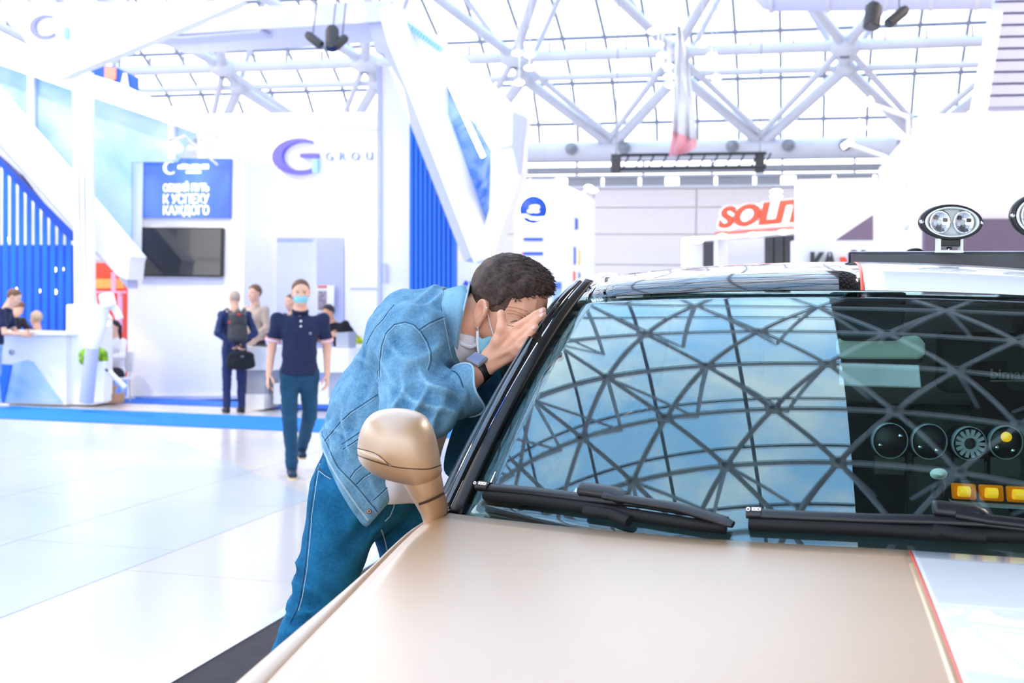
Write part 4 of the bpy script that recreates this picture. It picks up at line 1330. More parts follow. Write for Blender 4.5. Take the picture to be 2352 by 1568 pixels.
# ---- door mirror
def mirror(sgn, m):
    d0 = 2.06
    cen = (925, 1035)
    out = [(821, 1040), (821, 1022), (826, 994), (838, 967), (858, 948), (885, 939), (918, 937), (950, 942), (974, 953), (990, 974), (1001, 1003), (1008, 1036), (1013, 1066), (1014, 1086), (990, 1108), (955, 1118), (930, 1112), (895, 1104), (862, 1092), (838, 1074), (825, 1058)]
    top = out[:13]
    seam_ = [(821, 1044), (840, 1052), (870, 1062), (910, 1072), (950, 1076), (985, 1076), (1013, 1068)]
    def flip(p): return p if sgn < 0 else Vector((2 * XC * KS - p.x, p.y, p.z))
    def refine(pts, n, closed=False):
        o = []; L_ = len(pts)
        for i in range(L_ if closed else L_ - 1):
            g_ = lambda q: pts[q % L_] if closed else pts[max(0, min(L_ - 1, q))]
            p0, p1, p2, p3 = g_(i - 1), g_(i), g_(i + 1), g_(i + 2)
            for k in range(n):
                f = k / n
                o.append(tuple(.5 * (2 * p1[c] + (p2[c] - p0[c]) * f + (2 * p0[c] - 5 * p1[c] + 4 * p2[c] - p3[c]) * f * f + (3 * p1[c] - p0[c] - 3 * p2[c] + p3[c]) * f ** 3) for c in (0, 1)))
        if not closed: o.append(pts[-1])
        return o
    def resample(pts, n):
        ds = [0]
        for a_, b_ in zip(pts, pts[1:]): ds.append(ds[-1] + math.hypot(b_[0] - a_[0], b_[1] - a_[1]))
        return [(float(np.interp(ds[-1] * k / n, ds, [q[0] for q in pts])), float(np.interp(ds[-1] * k / n, ds, [q[1] for q in pts]))) for k in range(n + 1)]
    full = refine(out, 4, True)
    ang = np.array([math.atan2(y - cen[1], x - cen[0]) for x, y in full]); rad = np.array([math.hypot(x - cen[0], y - cen[1]) for x, y in full])
    od = np.argsort(ang); ang = ang[od]; rad = rad[od]
    def at(x, y, lift=0.0):
        """point of the housing's rounded front over a place of its outline"""
        th = math.atan2(y - cen[1], x - cen[0]); R_ = float(np.interp(th, ang, rad, period=2 * math.pi))
        s_ = min(1.0, math.hypot(x - cen[0], y - cen[1]) / R_)
        return flip(CP(x, y, d0 - .078 * (1 - s_ ** 2.4) ** (1 / 2.2) - lift))
    par = bpy.data.objects.new('side_mirror', None); COL.objects.link(par)
    par.location = (0, 0, 0); par.parent = car; par.matrix_parent_inverse = base_inv(car)
    sm_ = resample(refine(seam_, 4), 40)
    def lid(name, edge, dy):
        e_ = resample(edge, 40)
        rows = []
        for k in range(17):
            v = 1 - (1 - k / 16) ** 1.6
            rows.append([at(a_[0] + (b_[0] - a_[0]) * v, a_[1] + dy + (b_[1] - a_[1] - dy) * v) for a_, b_ in zip(sm_, e_)])
        for back, sc_ in ((.03, 1.0), (.055, .97), (.062, .90)):
            rows.append([flip(CP(cen[0] + (x - cen[0]) * sc_, cen[1] + (y - cen[1]) * sc_, d0 + back)) for x, y in e_])
        g = G(); g.grid(rows); put(name, g, m, par)
    iL = full.index(min(full, key=lambda q: (q[0] - 821) ** 2 + (q[1] - 1044) ** 2)); iR = full.index(min(full, key=lambda q: (q[0] - 1013) ** 2 + (q[1] - 1068) ** 2))
    up_ = full[iL:iR + 1] if iL < iR else full[iL:] + full[:iR + 1]
    lo_ = (full[iR:] + full[:iL + 1])[::-1] if iL < iR else full[iR:iL + 1][::-1]
    lid('cap', up_, -.8); lid('lower_shell', lo_, 1.2)
    put('gap_line', G().tube([at(x, y, -.001) for x, y in sm_], .0014, 6), M['seam'], par)
    # turn-signal strip standing proud of the outer edge
    hi_ = resample(refine([(820, 1030), (836, 1034), (858, 1040), (875, 1050), (890, 1064), (898, 1069)], 3), 16)
    lw_ = resample(refine([(820, 1045), (840, 1052), (862, 1059), (880, 1064), (892, 1067), (898, 1070)], 3), 16)
    rows = [[at(max(h_[0], 822), h_[1], .0005) for h_ in hi_], [at(max(h_[0], 822), h_[1] + 2, .006) for h_ in hi_], [at(max(l_[0], 822), l_[1] - 1, .006) for l_ in lw_], [at(max(l_[0], 822), l_[1], .0) for l_ in lw_]]
    g = G(); g.grid(rows); put('signal_strip', g, m, par)
    put('gap_line', G().tube([at(max(h_[0], 822), h_[1] - 1, -.0008) for h_ in hi_], .0011, 6), M['seam'], par)
    # arm down to the body
    rows = []
    for (xl, yl, xr, yr, dd) in ((900, 1062, 1010, 1060, .01), (915, 1095, 1013, 1084, .01), (933, 1122, 1017, 1105, .02), (950, 1150, 1021, 1130, .03), (966, 1178, 1026, 1148, .05), (975, 1205, 1032, 1170, .07)):
        c_ = flip(CP((xl + xr) / 2, (yl + yr) / 2, d0 + dd)); e_ = flip(CP(xl, yl, d0 + dd)) - c_
        nrm = _f * .048
        rows.append([c_ + e_ * math.cos(a) * (1 if abs(math.cos(a)) < .99 else 1) + nrm * math.sin(a) for a in [2 * math.pi * k / 20 for k in range(20)]])
    g = G(); g.grid(rows, True, True)
    put('arm', g, m, par)
    put('foot_line', G().tube([flip(CP(x, y, d0 - .022 + k * .006)) for k, (x, y) in enumerate(((962, 1158), (985, 1150), (1005, 1141), (1020, 1132)))], .0025, 6), M['seam'], par)
    put('mirror_glass', G().prism([flip(CP(cen[0] + (x - cen[0]) * .88, cen[1] + (y - cen[1]) * .88, d0 + .064)) for x, y in top], _f * .004), M['chrome'], par)
mirror(-1, M['tanpaint']); mirror(1, M['whitepaint'])

# ---- wipers lying on the glass
def gpath(pts, off):
    out = []
    for x, y in pts:
        p = onglass(x, y, off)
        if p is None:
            q = min((v for v in (onglass(x, y - k * 4, off) for k in range(1, 30)) if v is not None), key=lambda v: 0, default=None)
            p = q
        out.append(p)
    return out
def dens(pts, n=4):
    o = []
    for a, b in zip(pts, pts[1:]):
        for k in range(n): o.append((a[0] + (b[0] - a[0]) * k / n, a[1] + (b[1] - a[1]) * k / n))
    return o + [pts[-1]]
def wiper(blade, rub, arm, cap, tip, textpos, hinge):
    par = bpy.data.objects.new('wiper', None); COL.objects.link(par)
    par.parent = car; par.matrix_parent_inverse = base_inv(car)
    put('blade', G().tube(gpath(dens(blade), .018), (.0105, .007), 10, flat=(0, -.55, .83)), M['wiperblack'], par)
    put('rubber_lip', G().tube(gpath([(x_, y_ - 3) for x_, y_ in dens(rub)], .008), (.0105, .012), 8, flat=(0, -.55, .83)), M['wiperdark'], par)
    put('end_cap', G().tube(gpath(dens(tip, 2), .020), (.0115, .008), 10, flat=(0, -.55, .83)), M['wiperblack'], par, bev=.002)
    put('wiper_arm', G().tube(gpath(dens(arm), .029), [(.010, .006)] * (len(dens(arm)) - 1) + [(.007, .005)], 10, flat=(0, -.55, .83)), M['wiperblack'], par)
    put('adapter', G().tube(gpath(dens(cap, 3), .026), [(.012, .008)] + [(.0155, .010)] * (len(dens(cap, 3)) - 2) + [(.011, .008)], 12, flat=(0, -.55, .83)), M['wiperblack'], par)
    put('hinge', G().tube(gpath(dens(hinge, 2), .012), (.012, .010), 8, flat=(0, -.55, .83)), M['wiperdark'], par)
    o = onglass(textpos[0], textpos[1], .032); o2 = onglass(textpos[2], textpos[3], .032)
    if o and o2:
        r_ = (o2 - o).normalized(); up_ = Vector((0, .45, .9)); up_ = (up_ - r_ * up_.dot(r_)).normalized()
        put('lettering', text_mesh('BOSCH', o, r_, up_, .0058, .0008, .01, width=(o2 - o).length), M['letter_white'], par)
        c_ = onglass(textpos[0] - 7, textpos[1] - 3, .032)
        put('lettering', G().lathe(c_ + r_ * -.001, r_.cross(up_), [(.0022, 0), (.0032, 0), (.0032, .0008), (.0022, .0008)], 14), M['letter_white'], par)
wiper([(1114, 1132), (1230, 1143), (1345, 1158), (1480, 1172), (1590, 1190), (1672, 1214)],
      [(1120, 1146), (1230, 1158), (1345, 1174), (1480, 1196), (1590, 1214), (1668, 1222)],
      [(1400, 1162), (1440, 1170), (1500, 1180), (1560, 1190), (1620, 1208), (1690, 1232)],
      [(1342, 1146), (1356, 1146), (1420, 1156), (1448, 1170)],
      [(1110, 1130), (1136, 1134)], (1117, 1137, 1133, 1139), [(1350, 1182), (1410, 1190), (1430, 1200), (1450, 1208)])
wiper([(1722, 1196), (1850, 1202), (1990, 1208), (2140, 1212), (2260, 1218), (2420, 1236)],
      [(1722, 1214), (1850, 1220), (1990, 1226), (2140, 1236), (2260, 1240), (2420, 1244)],
      [(2190, 1208), (2260, 1220), (2330, 1228), (2420, 1240), (2500, 1246)],
      [(2138, 1192), (2152, 1192), (2230, 1202), (2260, 1216)],
      [(1719, 1196), (1752, 1197)], (1732, 1202, 1752, 1203), [(2140, 1228), (2200, 1238), (2260, 1244)])

# ---- roof bar with working lamps
rb0 = 2.95
def barbox(name, x0, x1, y0, y1, y0b, y1b, d0, th, m):
    a, b, c, d = CP(x0, y0, d0), CP(x1, y0b, d0 + .03), CP(x1, y1b, d0 + .03), CP(x0, y1, d0)
    return put(name, G().prism([a, b, c, d], Vector((0, th, 0))), m, car, bev=.006)
barbox('roof_bar', 1953, 2560, 579, 608, 577, 626, rb0, .07, M['bar'])
barbox('bar_end_plate', 1948, 1955, 577, 613, 577, 613, rb0 - .002, .075, M['lilac'])
put('bar_top_strip', G().prism([CP(1953, 577, rb0), CP(2560, 575, rb0 + .03), CP(2560, 578, rb0 + .03), CP(1953, 579, rb0)], Vector((0, .07, 0))), M['steel'], car)
put('bar_foot', G().box(CP(1990, 604, rb0 + .01) - Vector((.03, 0, .03)), CP(1990, 604, rb0 + .01) + Vector((.03, .06, .0))), M['rubber'], car)
put('bar_foot', G().box(CP(2480, 615, rb0 + .03) - Vector((.03, 0, .05)), CP(2480, 615, rb0 + .03) + Vector((.03, .06, .0))), M['rubber'], car)
M['lensrim'] = mat('frosted_lens_rim', '#e6ecea', 0.3)
def lamp(cx, cy, rx, ry, d, bx):
    par = bpy.data.objects.new('work_lamp', None); COL.objects.link(par)
    par.parent = car; par.matrix_parent_inverse = base_inv(car)
    c = CP(cx, cy, d); k = (CP(cx + 1, cy, d) - c).length
    ax = -_f
    sx = rx * k; sy = ry * k
    put('housing', G().lathe(c, ax, [(.001, -.05), (.55, -.045), (.9, -.02), (1.0, 0), (1.0, .012), (.93, .018), (.86, .012)], 40, 1, 1) if False else ell(c, ax, sx, sy, [(.001, -.05), (.55, -.045), (.9, -.02), (1.0, 0), (1.0, .012), (.95, .02), (.86, .020), (.84, .008), (.001, .006)]), M['wiperblack'], par)
    put('lens_rim', ell(c + ax * .008, ax, sx, sy, [(.85, .0), (.85, .014), (.80, .016), (.74, .008), (.74, -.002)]), M['lensrim'], par)
    put('reflector_plate', ell(c + ax * .006, ax, sx * .76, sy * .76, [(.001, 0), (1, 0), (1, .004), (.001, .004)]), M['lensrim'], par)
    for s in (-1, 1):
        rc = c + _r * (s * sx * .37) + ax * .012
        put('reflector', ell(rc, ax, sx * .33, sy * .66, [(.25, -.001), (.55, .002), (.8, .006), (1.0, .010), (1.02, 0)], 14), M['chrome'], par)
        put('bulb', G().lathe(rc + ax * .004, ax, [(.0, .008), (.006, .007), (.008, 0)], 12), M['clearlens'], par)
        for j in range(6):
            a = j * 1.047 + .3
            put('reflector_facet', G().obox(rc + _r * (sx * .17 * math.cos(a)) + UZ * (sy * .36 * math.sin(a)) + ax * .004, _r * (sx * .05), UZ * (sy * .10), ax * .002 + _r * .001), M['steel'] if j % 2 else M['char'], par)
    put('lens', ell(c + ax * .020, ax, sx * .84, sy * .84, [(1, 0), (.7, .006), (.001, .008)]), M['clearlens'], par)
    for s in (-1, 1):
        put('screw', G().lathe(c + _r * (s * sx * .94) + ax * .014, ax, [(.0, .008), (.005, .007), (.006, 0)], 10), M['chrome'], par)
    # bracket
    zb_ = -sy - .035
    for s in (-1, 1):
        put('bracket_leg', G().obox(c + _r * (s * .030) + UZ * (-sy - .008) , _r * .0035, _f * .012, UZ * .022), M['lensrim'], par)
    put('bracket_base', G().obox(c + UZ * (-sy - .030), _r * .034, _f * .014, UZ * .003), M['lensrim'], par)
    put('lamp_neck', G().obox(c + UZ * (-sy - .004) + _f * .01, _r * .026, _f * .02, UZ * .012), M['wiperblack'], par, bev=.003)
    put('bolt', G().lathe(c + UZ * (-sy - .028), UZ, [(.0, .010), (.007, .010), (.008, 0)], 6), M['chrome'], par)
def ell(c, ax, sx, sy, pr, n=40):
    g = G(); rows = []
    for r, h in pr:
        rows.append([c + ax * h + _r * (r * sx * math.cos(2 * math.pi * k / n)) + UZ * (r * sy * math.sin(2 * math.pi * k / n)) for k in range(n)])
    g.grid(rows, True, True); return g
lamp(2181, 511, 73, 41, rb0 - .02, 0)
lamp(2392, 497, 76, 54, rb0 - .02, 0)
put('bar_knob', G().ball(CP(2103, 578, rb0 + .03), (.025, .02, .010), 12, 6), M['rubber'], car)

# ---- inside the car
put('dashboard', G().grid([[C(XC + s * .70, y, z - .02 * s * s) for s in [i / 8 - 1 for i in range(17)]] for y, z in ((1.87, 1.185), (2.1, 1.20), (2.35, 1.205), (2.50, 1.19), (2.56, 1.12), (2.58, .95))]), M['cabin'], car, solid=.02)
put('headliner', G().grid([[C(XC + s * .58, y, 1.612 - .02 * s * s - (.0 if y > 2.7 else .0)) for s in [i / 8 - 1 for i in range(17)]] for y in (2.64, 3.2, 4.7)]), M['cabin2'], car, solid=.01)
put('cabin_floor', G().box(C(XC - .62, 2.5, .42), C(XC + .62, 4.9, .46)), M['cabin'], car)
put('rear_panel', G().box(C(XC - .62, 4.88, .46), C(XC + .62, 4.92, 1.22)), M['cabin'], car)
def seat(x):
    par = bpy.data.objects.new('seat', None); COL.objects.link(par)
    par.parent = car; par.matrix_parent_inverse = base_inv(car)
    put('cushion', G().box(C(x - .23, 2.85, .66), C(x + .23, 3.35, .80)), M['cabin2'], par, bev=.04, seg=3)
    put('backrest', G().prism([C(x - .22, 3.36, .78), C(x + .22, 3.36, .78), C(x + .19, 3.52, 1.32), C(x - .19, 3.52, 1.32)], Vector((0, .13, .02))), M['cabin2'], par, bev=.04, seg=3)
    put('headrest', G().box(C(x - .12, 3.53, 1.37), C(x + .12, 3.63, 1.54)), M['cabin2'], par, bev=.03, seg=3)
seat(XC - .36); seat(XC + .36)
put('rear_bench', G().box(C(XC - .6, 4.15, .7), C(XC + .6, 4.35, 1.28)), M['cabin2'], car, bev=.05, seg=3)
# rear-view mirror with its sensor housing
rv = bpy.data.objects.new('rear_view_mirror', None); COL.objects.link(rv); rv.parent = car; rv.matrix_parent_inverse = base_inv(car)
put('sensor_housing', G().prism([CP(1902, 668, 2.60), CP(2085, 668, 2.60), CP(2072, 775, 2.40), CP(1930, 775, 2.40)], Vector((0, .06, -.02))), M['cabin'], rv, bev=.012)
put('shell', G().prism([CP(1922, 776, 2.42), CP(1990, 780, 2.42), (CP(2060, 774, 2.42)), CP(2112, 770, 2.42), CP(2126, 790, 2.42), CP(2126, 818, 2.42), CP(2108, 826, 2.42), CP(1935, 826, 2.42), CP(1920, 812, 2.42)], Vector((0, .04, 0))), M['headliner'], rv, bev=.01, seg=3)
put('underside', G().prism([CP(1925, 824, 2.425), CP(2120, 824, 2.425), CP(2118, 832, 2.425), CP(1930, 832, 2.425)], Vector((0, .03, 0))), M['rubber'], rv)
# steering wheel
stw = bpy.data.objects.new('steering_wheel', None); COL.objects.link(stw); stw.parent = car; stw.matrix_parent_inverse = base_inv(car)
swc = C(XC + .36, 2.66, 1.20); swn = Vector((0, -.85, -.5)).normalized(); swu = Vector((0, -.5, .85))
g = G(); g.tube([swc + RX * (.2 * math.cos(a)) + swu * (.2 * math.sin(a)) for a in [2 * math.pi * k / 32 for k in range(33)]], .017, 10, False)
put('rim', g, M['cabin'], stw)
put('hub', G().lathe(swc, swn, [(.001, .03), (.06, .03), (.075, 0), (.06, -.02)], 20), M['cabin'], stw)
for a in (.1, math.pi - .1, -math.pi / 2):
    put('spoke', G().tube([swc, swc + RX * (.19 * math.cos(a)) + swu * (.19 * math.sin(a))], .014, 8), M['cabin'], stw)

# things on the dashboard
for i, (px, py, r_) in enumerate(((2044, 1012, 40), (2134, 1014, 40), (2226, 1018, 38), (2310, 1016, 38))):
    t = thing('round_disc_unit', ('round black disc unit, first in the row on the dashboard', 'round black disc unit, second in the row on the dashboard', 'round black disc unit with a ribbed face, third in the dashboard row', 'round black disc unit with a brass centre, fourth in the dashboard row')[i], 'device', CP(px, py + r_, 2.33), 'round disc units on the dashboard')
    c = CP(px, py, 2.30); k = (CP(px + 1, py, 2.30) - c).length; R_ = r_ * k
    put('body', G().lathe(c, _f, [(.001, 0), (R_ * .93, 0), (R_, .01), (R_, .05), (.001, .05)], 32), M['black'], t)
    put('rim', G().lathe(c, _f, [(R_ * .98, -.004), (R_ * 1.03, -.004), (R_ * 1.03, .012), (R_ * .98, .012), (R_ * .98, -.004)], 32), M['steel_dark'], t)
    put('foot', G().box(c + Vector((-.03, .0, -R_ - .035)), c + Vector((.03, .05, -R_ * .9))), M['black'], t)
    for j, a in enumerate((.5, 3.6, 2.9) if i == 0 else (3.7, 5.4)):
        put('screw', G().lathe(c + RX * (R_ * .62 * math.cos(a)) + UZ * (R_ * .62 * math.sin(a)), -_f, [(.0, .005), (.0045, .005), (.005, 0)], 8), M['chrome'], t)
    if i == 2:
        for j in range(14):
            a = j * math.pi / 7
            put('rib', G().obox(c + RX * (R_ * .6 * math.cos(a)) + UZ * (R_ * .6 * math.sin(a)) - _f * .004, (RX * math.cos(a) + UZ * math.sin(a)) * (R_ * .26), _f * .003, (RX * -math.sin(a) + UZ * math.cos(a)) * .0035), M['steel_dark'], t)
    if i == 3:
        put('knob', G().lathe(c + UZ * .012, -_f, [(.0, .008), (.010, .008), (.011, 0)], 14), M['amberhot'], t)
t = thing('warning_light', 'amber flashing light bar with a row of lenses behind the windshield', 'light', CP(2270, 1160, 2.14))
a_ = CP(2182, 1107, 2.14); b_ = CP(2460, 1120, 2.14); dn = Vector((0, 0, -.052))
put('case', G().prism([CP(2180, 1104, 2.15), CP(2460, 1120, 2.15), CP(2460, 1166, 2.15), CP(2184, 1152, 2.15)], Vector((0, .03, 0))), M['black'], t, bev=.004)
put('base_strip', G().prism([CP(2184, 1152, 2.135), CP(2460, 1168, 2.135), CP(2460, 1176, 2.135), CP(2188, 1160, 2.135)], Vector((0, .04, 0))), M['steel_dark'], t)
for i in range(4):
    x = 2184 + i * 63; y = 1109 + i * 3.4
    put('lens', G().prism([CP(x, y, 2.145), CP(x + 58, y + 3, 2.145), CP(x + 60, y + 40, 2.145), CP(x + 3, y + 37, 2.145)], Vector((0, .012, 0))), M['amber'], t, bev=.004)
    put('flash_core', G().tube([CP(x + 18, y + 19, 2.138), CP(x + 42, y + 20, 2.138)], .0105, 10), M['amberhot'], t)
t = thing('suction_cup', 'clear suction cup holder stuck to the inside of the windshield', 'holder', CP(2156, 1088, 2.1))
put('cup', ell(CP(2156, 1088, 2.09), -_f, .017, .011, [(1.0, .0), (.8, .004), (.3, .008), (.25, .014), (.001, .014)]), M['lensrim'], t)
put('neck', G().tube([CP(2157, 1090, 2.10), CP(2160, 1112, 2.12), CP(2156, 1140, 2.12)], [.007, .01, .009], 10), M['black'], t)
put('clip', G().tube([CP(2138, 1138, 2.12), CP(2146, 1120, 2.12), CP(2166, 1120, 2.12)], .005, 8), M['black'], t)
t = thing('lettered_banner', 'dark interior panel with pale grey lettering behind the windshield', 'panel', CP(2300, 900, 3.2))
put('panel', G().prism([CP(2230, 830, 3.3), CP(2520, 830, 3.3), CP(2520, 960, 3.3), CP(2230, 960, 3.3)], Vector((0, .02, 0))), M['cabin'], t)
o = CP(2275, 868, 3.27); kk = (CP(2276, 868, 3.27) - o).length
put('lettering', text_mesh('bimar', o, _r, UZ, 22 * kk, .004, .02, width=86 * kk), M['headliner'], t)
put('underline', G().prism([CP(2275, 873, 3.27), CP(2361, 873, 3.27), CP(2361, 876, 3.27), CP(2275, 876, 3.27)], Vector((0, .004, 0))), M['headliner'], t)
# ---------------------------------------------------------------- figures: smooth solids blended on a grid, skinned with surface nets
class Blend:
    def __init__(s, lo, hi, h):
        s.lo = np.array(lo, float); s.h = h
        s.n = np.ceil((np.array(hi) - s.lo) / h).astype(int) + 1
        s.f = np.full(s.n, 0.5, np.float32)
        s.ax = [(s.lo[i] + h * np.arange(s.n[i])).astype(np.float32) for i in range(3)]
    def _win(s, lo, hi):
        a = np.clip(np.floor((np.array(lo) - s.lo) / s.h).astype(int), 0, s.n)
        b = np.clip(np.ceil((np.array(hi) - s.lo) / s.h).astype(int) + 1, 0, s.n)
        if (b <= a).any(): return None
        sl = tuple(slice(a[i], b[i]) for i in range(3))
        X = s.ax[0][sl[0]][:, None, None]; Y = s.ax[1][sl[1]][None, :, None]; Z = s.ax[2][sl[2]][None, None, :]
        return sl, X, Y, Z
    def _mix(s, sl, d, k, op):
        a = s.f[sl]
        if op == 'u':
            if k > 0:
                q = np.maximum(k - np.abs(a - d), 0) / k
                s.f[sl] = np.minimum(a, d) - q * q * k * .25
            else: s.f[sl] = np.minimum(a, d)
        elif op == 's':
            d = -d
            if k > 0:
                q = np.maximum(k - np.abs(a - d), 0) / k
                s.f[sl] = np.maximum(a, d) + q * q * k * .25
            else: s.f[sl] = np.maximum(a, d)
    def cone(s, a, b, ra, rb, k=.02, op='u'):
        a = np.array(a, float); b = np.array(b, float); m = max(ra, rb) + k + 3 * s.h
        w = s._win(np.minimum(a, b) - m, np.maximum(a, b) + m)
        if w is None: return s
        sl, X, Y, Z = w
        ab = b - a; L2 = max(float(ab @ ab), 1e-9)
        t = np.clip(((X - a[0]) * ab[0] + (Y - a[1]) * ab[1] + (Z - a[2]) * ab[2]) / L2, 0, 1)
        d = np.sqrt((X - a[0] - t * ab[0]) ** 2 + (Y - a[1] - t * ab[1]) ** 2 + (Z - a[2] - t * ab[2]) ** 2) - (ra + (rb - ra) * t)
        s._mix(sl, d.astype(np.float32), k, op); return s
    def chain(s, pts, rs, k=.02, op='u'):
        for i in range(len(pts) - 1): s.cone(pts[i], pts[i + 1], rs[i], rs[i + 1], k, op)
        return s
    def flat(s, a, b, ra, rb, wide, k=.03, op='u'):
        """tapered capsule of oval section: ra, rb = (half width along wide, half thickness)"""
        a = np.array(a, float); b = np.array(b, float); m = max(ra + rb) + k + 3 * s.h
        w = s._win(np.minimum(a, b) - m, np.maximum(a, b) + m)
        if w is None: return s
        sl, X, Y, Z = w
        ab = b - a; L = np.linalg.norm(ab); e = ab / max(L, 1e-9)
        u = np.array(wide, float); u = u - e * (u @ e); u /= np.linalg.norm(u); v = np.cross(e, u)
        px, py, pz = X - a[0], Y - a[1], Z - a[2]
        l = px * e[0] + py * e[1] + pz * e[2]
        t = np.clip(l / max(L, 1e-9), 0, 1)
        ru = ra[0] + (rb[0] - ra[0]) * t; rv = ra[1] + (rb[1] - ra[1]) * t
        re = np.minimum(ru, rv)
        le = (l - t * L)
        du = px * u[0] + py * u[1] + pz * u[2]; dv = px * v[0] + py * v[1] + pz * v[2]
        k0 = np.sqrt((du / ru) ** 2 + (dv / rv) ** 2 + (le / re) ** 2)
        k1 = np.sqrt((du / ru ** 2) ** 2 + (dv / rv ** 2) ** 2 + (le / re ** 2) ** 2) + 1e-6
        d = k0 * (k0 - 1) / k1
        d = np.where(k0 < .3, -.7 * re, d)
        s._mix(sl, d.astype(np.float32), k, op); return s
    def ell(s, c, r, axes=None, k=.02, op='u'):
        c = np.array(c, float); r = np.array(r, float); m = r.max() + k + 3 * s.h
        w = s._win(c - m, c + m)
        if w is None: return s
        sl, X, Y, Z = w
        A = np.eye(3) if axes is None else np.array([np.array(a, float) / np.linalg.norm(np.array(a, float)) for a in axes])
        q = [(X - c[0]) * A[i][0] + (Y - c[1]) * A[i][1] + (Z - c[2]) * A[i][2] for i in range(3)]
        k0 = np.sqrt(sum((q[i] / r[i]) ** 2 for i in range(3)))
        k1 = np.sqrt(sum((q[i] / r[i] ** 2) ** 2 for i in range(3))) + 1e-6
        d = np.where(k0 < .3, -.7 * r.min(), k0 * (k0 - 1) / k1)
        s._mix(sl, d.astype(np.float32), k, op); return s
    def cut(s, p, n, k=0.0):
        """keep the side that the normal points away from"""
        p = np.array(p, float); n = np.array(n, float); n /= np.linalg.norm(n)
        X = s.ax[0][:, None, None]; Y = s.ax[1][None, :, None]; Z = s.ax[2][None, None, :]
        d = ((X - p[0]) * n[0] + (Y - p[1]) * n[1] + (Z - p[2]) * n[2]).astype(np.float32)
        if k > 0:
            q = np.maximum(k - np.abs(s.f - d), 0) / k
            s.f = np.maximum(s.f, d) + q * q * k * .25
        else: s.f = np.maximum(s.f, d)
        return s
    def near(s, c, rad, fn):
        """add a relief fn(X, Y, Z) that fades out beyond rad of c"""
        c = np.array(c, float)
        w = s._win(c - rad, c + rad)
        if w is None: return s
        sl, X, Y, Z = w
        r2 = ((X - c[0]) ** 2 + (Y - c[1]) ** 2 + (Z - c[2]) ** 2) / rad ** 2
        s.f[sl] += (np.clip(1 - r2, 0, 1) ** 2 * fn(X, Y, Z)).astype(np.float32)
        return s
    def crumple(s, amp, wave, seed=0, stretch=(1, 1, 1)):
        rng = np.random.RandomState(seed)
        X = s.ax[0][:, None, None]; Y = s.ax[1][None, :, None]; Z = s.ax[2][None, None, :]
        tot = 0
        for i in range(7):
            d = rng.normal(size=3); d /= np.linalg.norm(d); d *= np.array(stretch)
            fr = 6.283 / wave * (.7 + .9 * rng.rand())
            tot = tot + np.sin((X * d[0] + Y * d[1] + Z * d[2]) * fr + rng.rand() * 6.28)
        s.f += (amp * tot / 3).astype(np.float32); return s
    def mesh(s, name, smooth=1):
        f = s.f; h = s.h
        neg = f < 0
        n0, n1, n2 = f.shape
        cnt = np.zeros((n0 - 1, n1 - 1, n2 - 1), np.int8)
        cor = [(i, j, k) for i in (0, 1) for j in (0, 1) for k in (0, 1)]
        for i, j, k in cor: cnt += neg[i:n0 - 1 + i, j:n1 - 1 + j, k:n2 - 1 + k]
        act = np.argwhere((cnt > 0) & (cnt < 8))
        if len(act) == 0: return bpy.data.meshes.new(name)
        vals = {c: f[act[:, 0] + c[0], act[:, 1] + c[1], act[:, 2] + c[2]] for c in cor}
        acc = np.zeros((len(act), 3)); num = np.zeros(len(act))
        for c in cor:
            for a in range(3):
                if c[a] == 0:
                    e = list(c); e[a] = 1; e = tuple(e)
                    v0, v1 = vals[c], vals[e]
                    cr_ = (v0 < 0) != (v1 < 0)
                    t = np.where(cr_, v0 / np.where(cr_, v0 - v1, 1), 0)
                    p = np.array(c, float)[None].repeat(len(act), 0); p[:, a] = t
                    acc += np.where(cr_[:, None], p, 0); num += cr_
        pos = s.lo + (act + acc / num[:, None]) * h
        idx = np.full(cnt.shape, -1, np.int64); idx[tuple(act.T)] = np.arange(len(act))
        quads = []
        for a in range(3):
            b, c = (a + 1) % 3, (a + 2) % 3
            sl0 = [slice(None)] * 3; sl1 = [slice(None)] * 3
            sl0[a] = slice(0, -1); sl1[a] = slice(1, None)
            s0, s1 = neg[tuple(sl0)], neg[tuple(sl1)]
            ed = np.argwhere(s0 != s1)
            ok = (ed[:, b] > 0) & (ed[:, c] > 0) & (ed[:, b] < f.shape[b] - 1) & (ed[:, c] < f.shape[c] - 1)
            ed = ed[ok]
            flip = s0[tuple(ed.T)]
            def cell(db, dc):
                e = ed.copy(); e[:, b] += db; e[:, c] += dc; return idx[tuple(e.T)]
            q = np.stack([cell(-1, -1), cell(0, -1), cell(0, 0), cell(-1, 0)], 1)
            q[~flip] = q[~flip][:, ::-1]
            quads.append(q)
        quads = np.concatenate(quads)
        quads = quads[(quads >= 0).all(1)]
        # a light relaxation takes the grid's steps out
        for _ in range(smooth):
            sm = np.zeros_like(pos); dg = np.zeros(len(pos))
            for i in range(4):
                a_, b_ = quads[:, i], quads[:, (i + 1) % 4]
                for dd in range(3):
                    sm[:, dd] += np.bincount(a_, pos[b_, dd], len(pos)) + np.bincount(b_, pos[a_, dd], len(pos))
                dg += np.bincount(a_, minlength=len(pos)) + np.bincount(b_, minlength=len(pos))
            pos = pos * .5 + .5 * sm / np.maximum(dg, 1)[:, None]
        me = bpy.data.meshes.new(name)
        me.vertices.add(len(pos)); me.vertices.foreach_set('co', pos.ravel())
        nq = len(quads)
        me.loops.add(nq * 4); me.loops.foreach_set('vertex_index', quads.ravel().astype(np.int32))
        me.polygons.add(nq); me.polygons.foreach_set('loop_start', np.arange(0, nq * 4, 4, dtype=np.int32))
        me.polygons.foreach_set('use_smooth', np.ones(nq, bool))
        me.update(calc_edges=True); me.validate()
        s.pos, s.quads = pos, quads
        return me
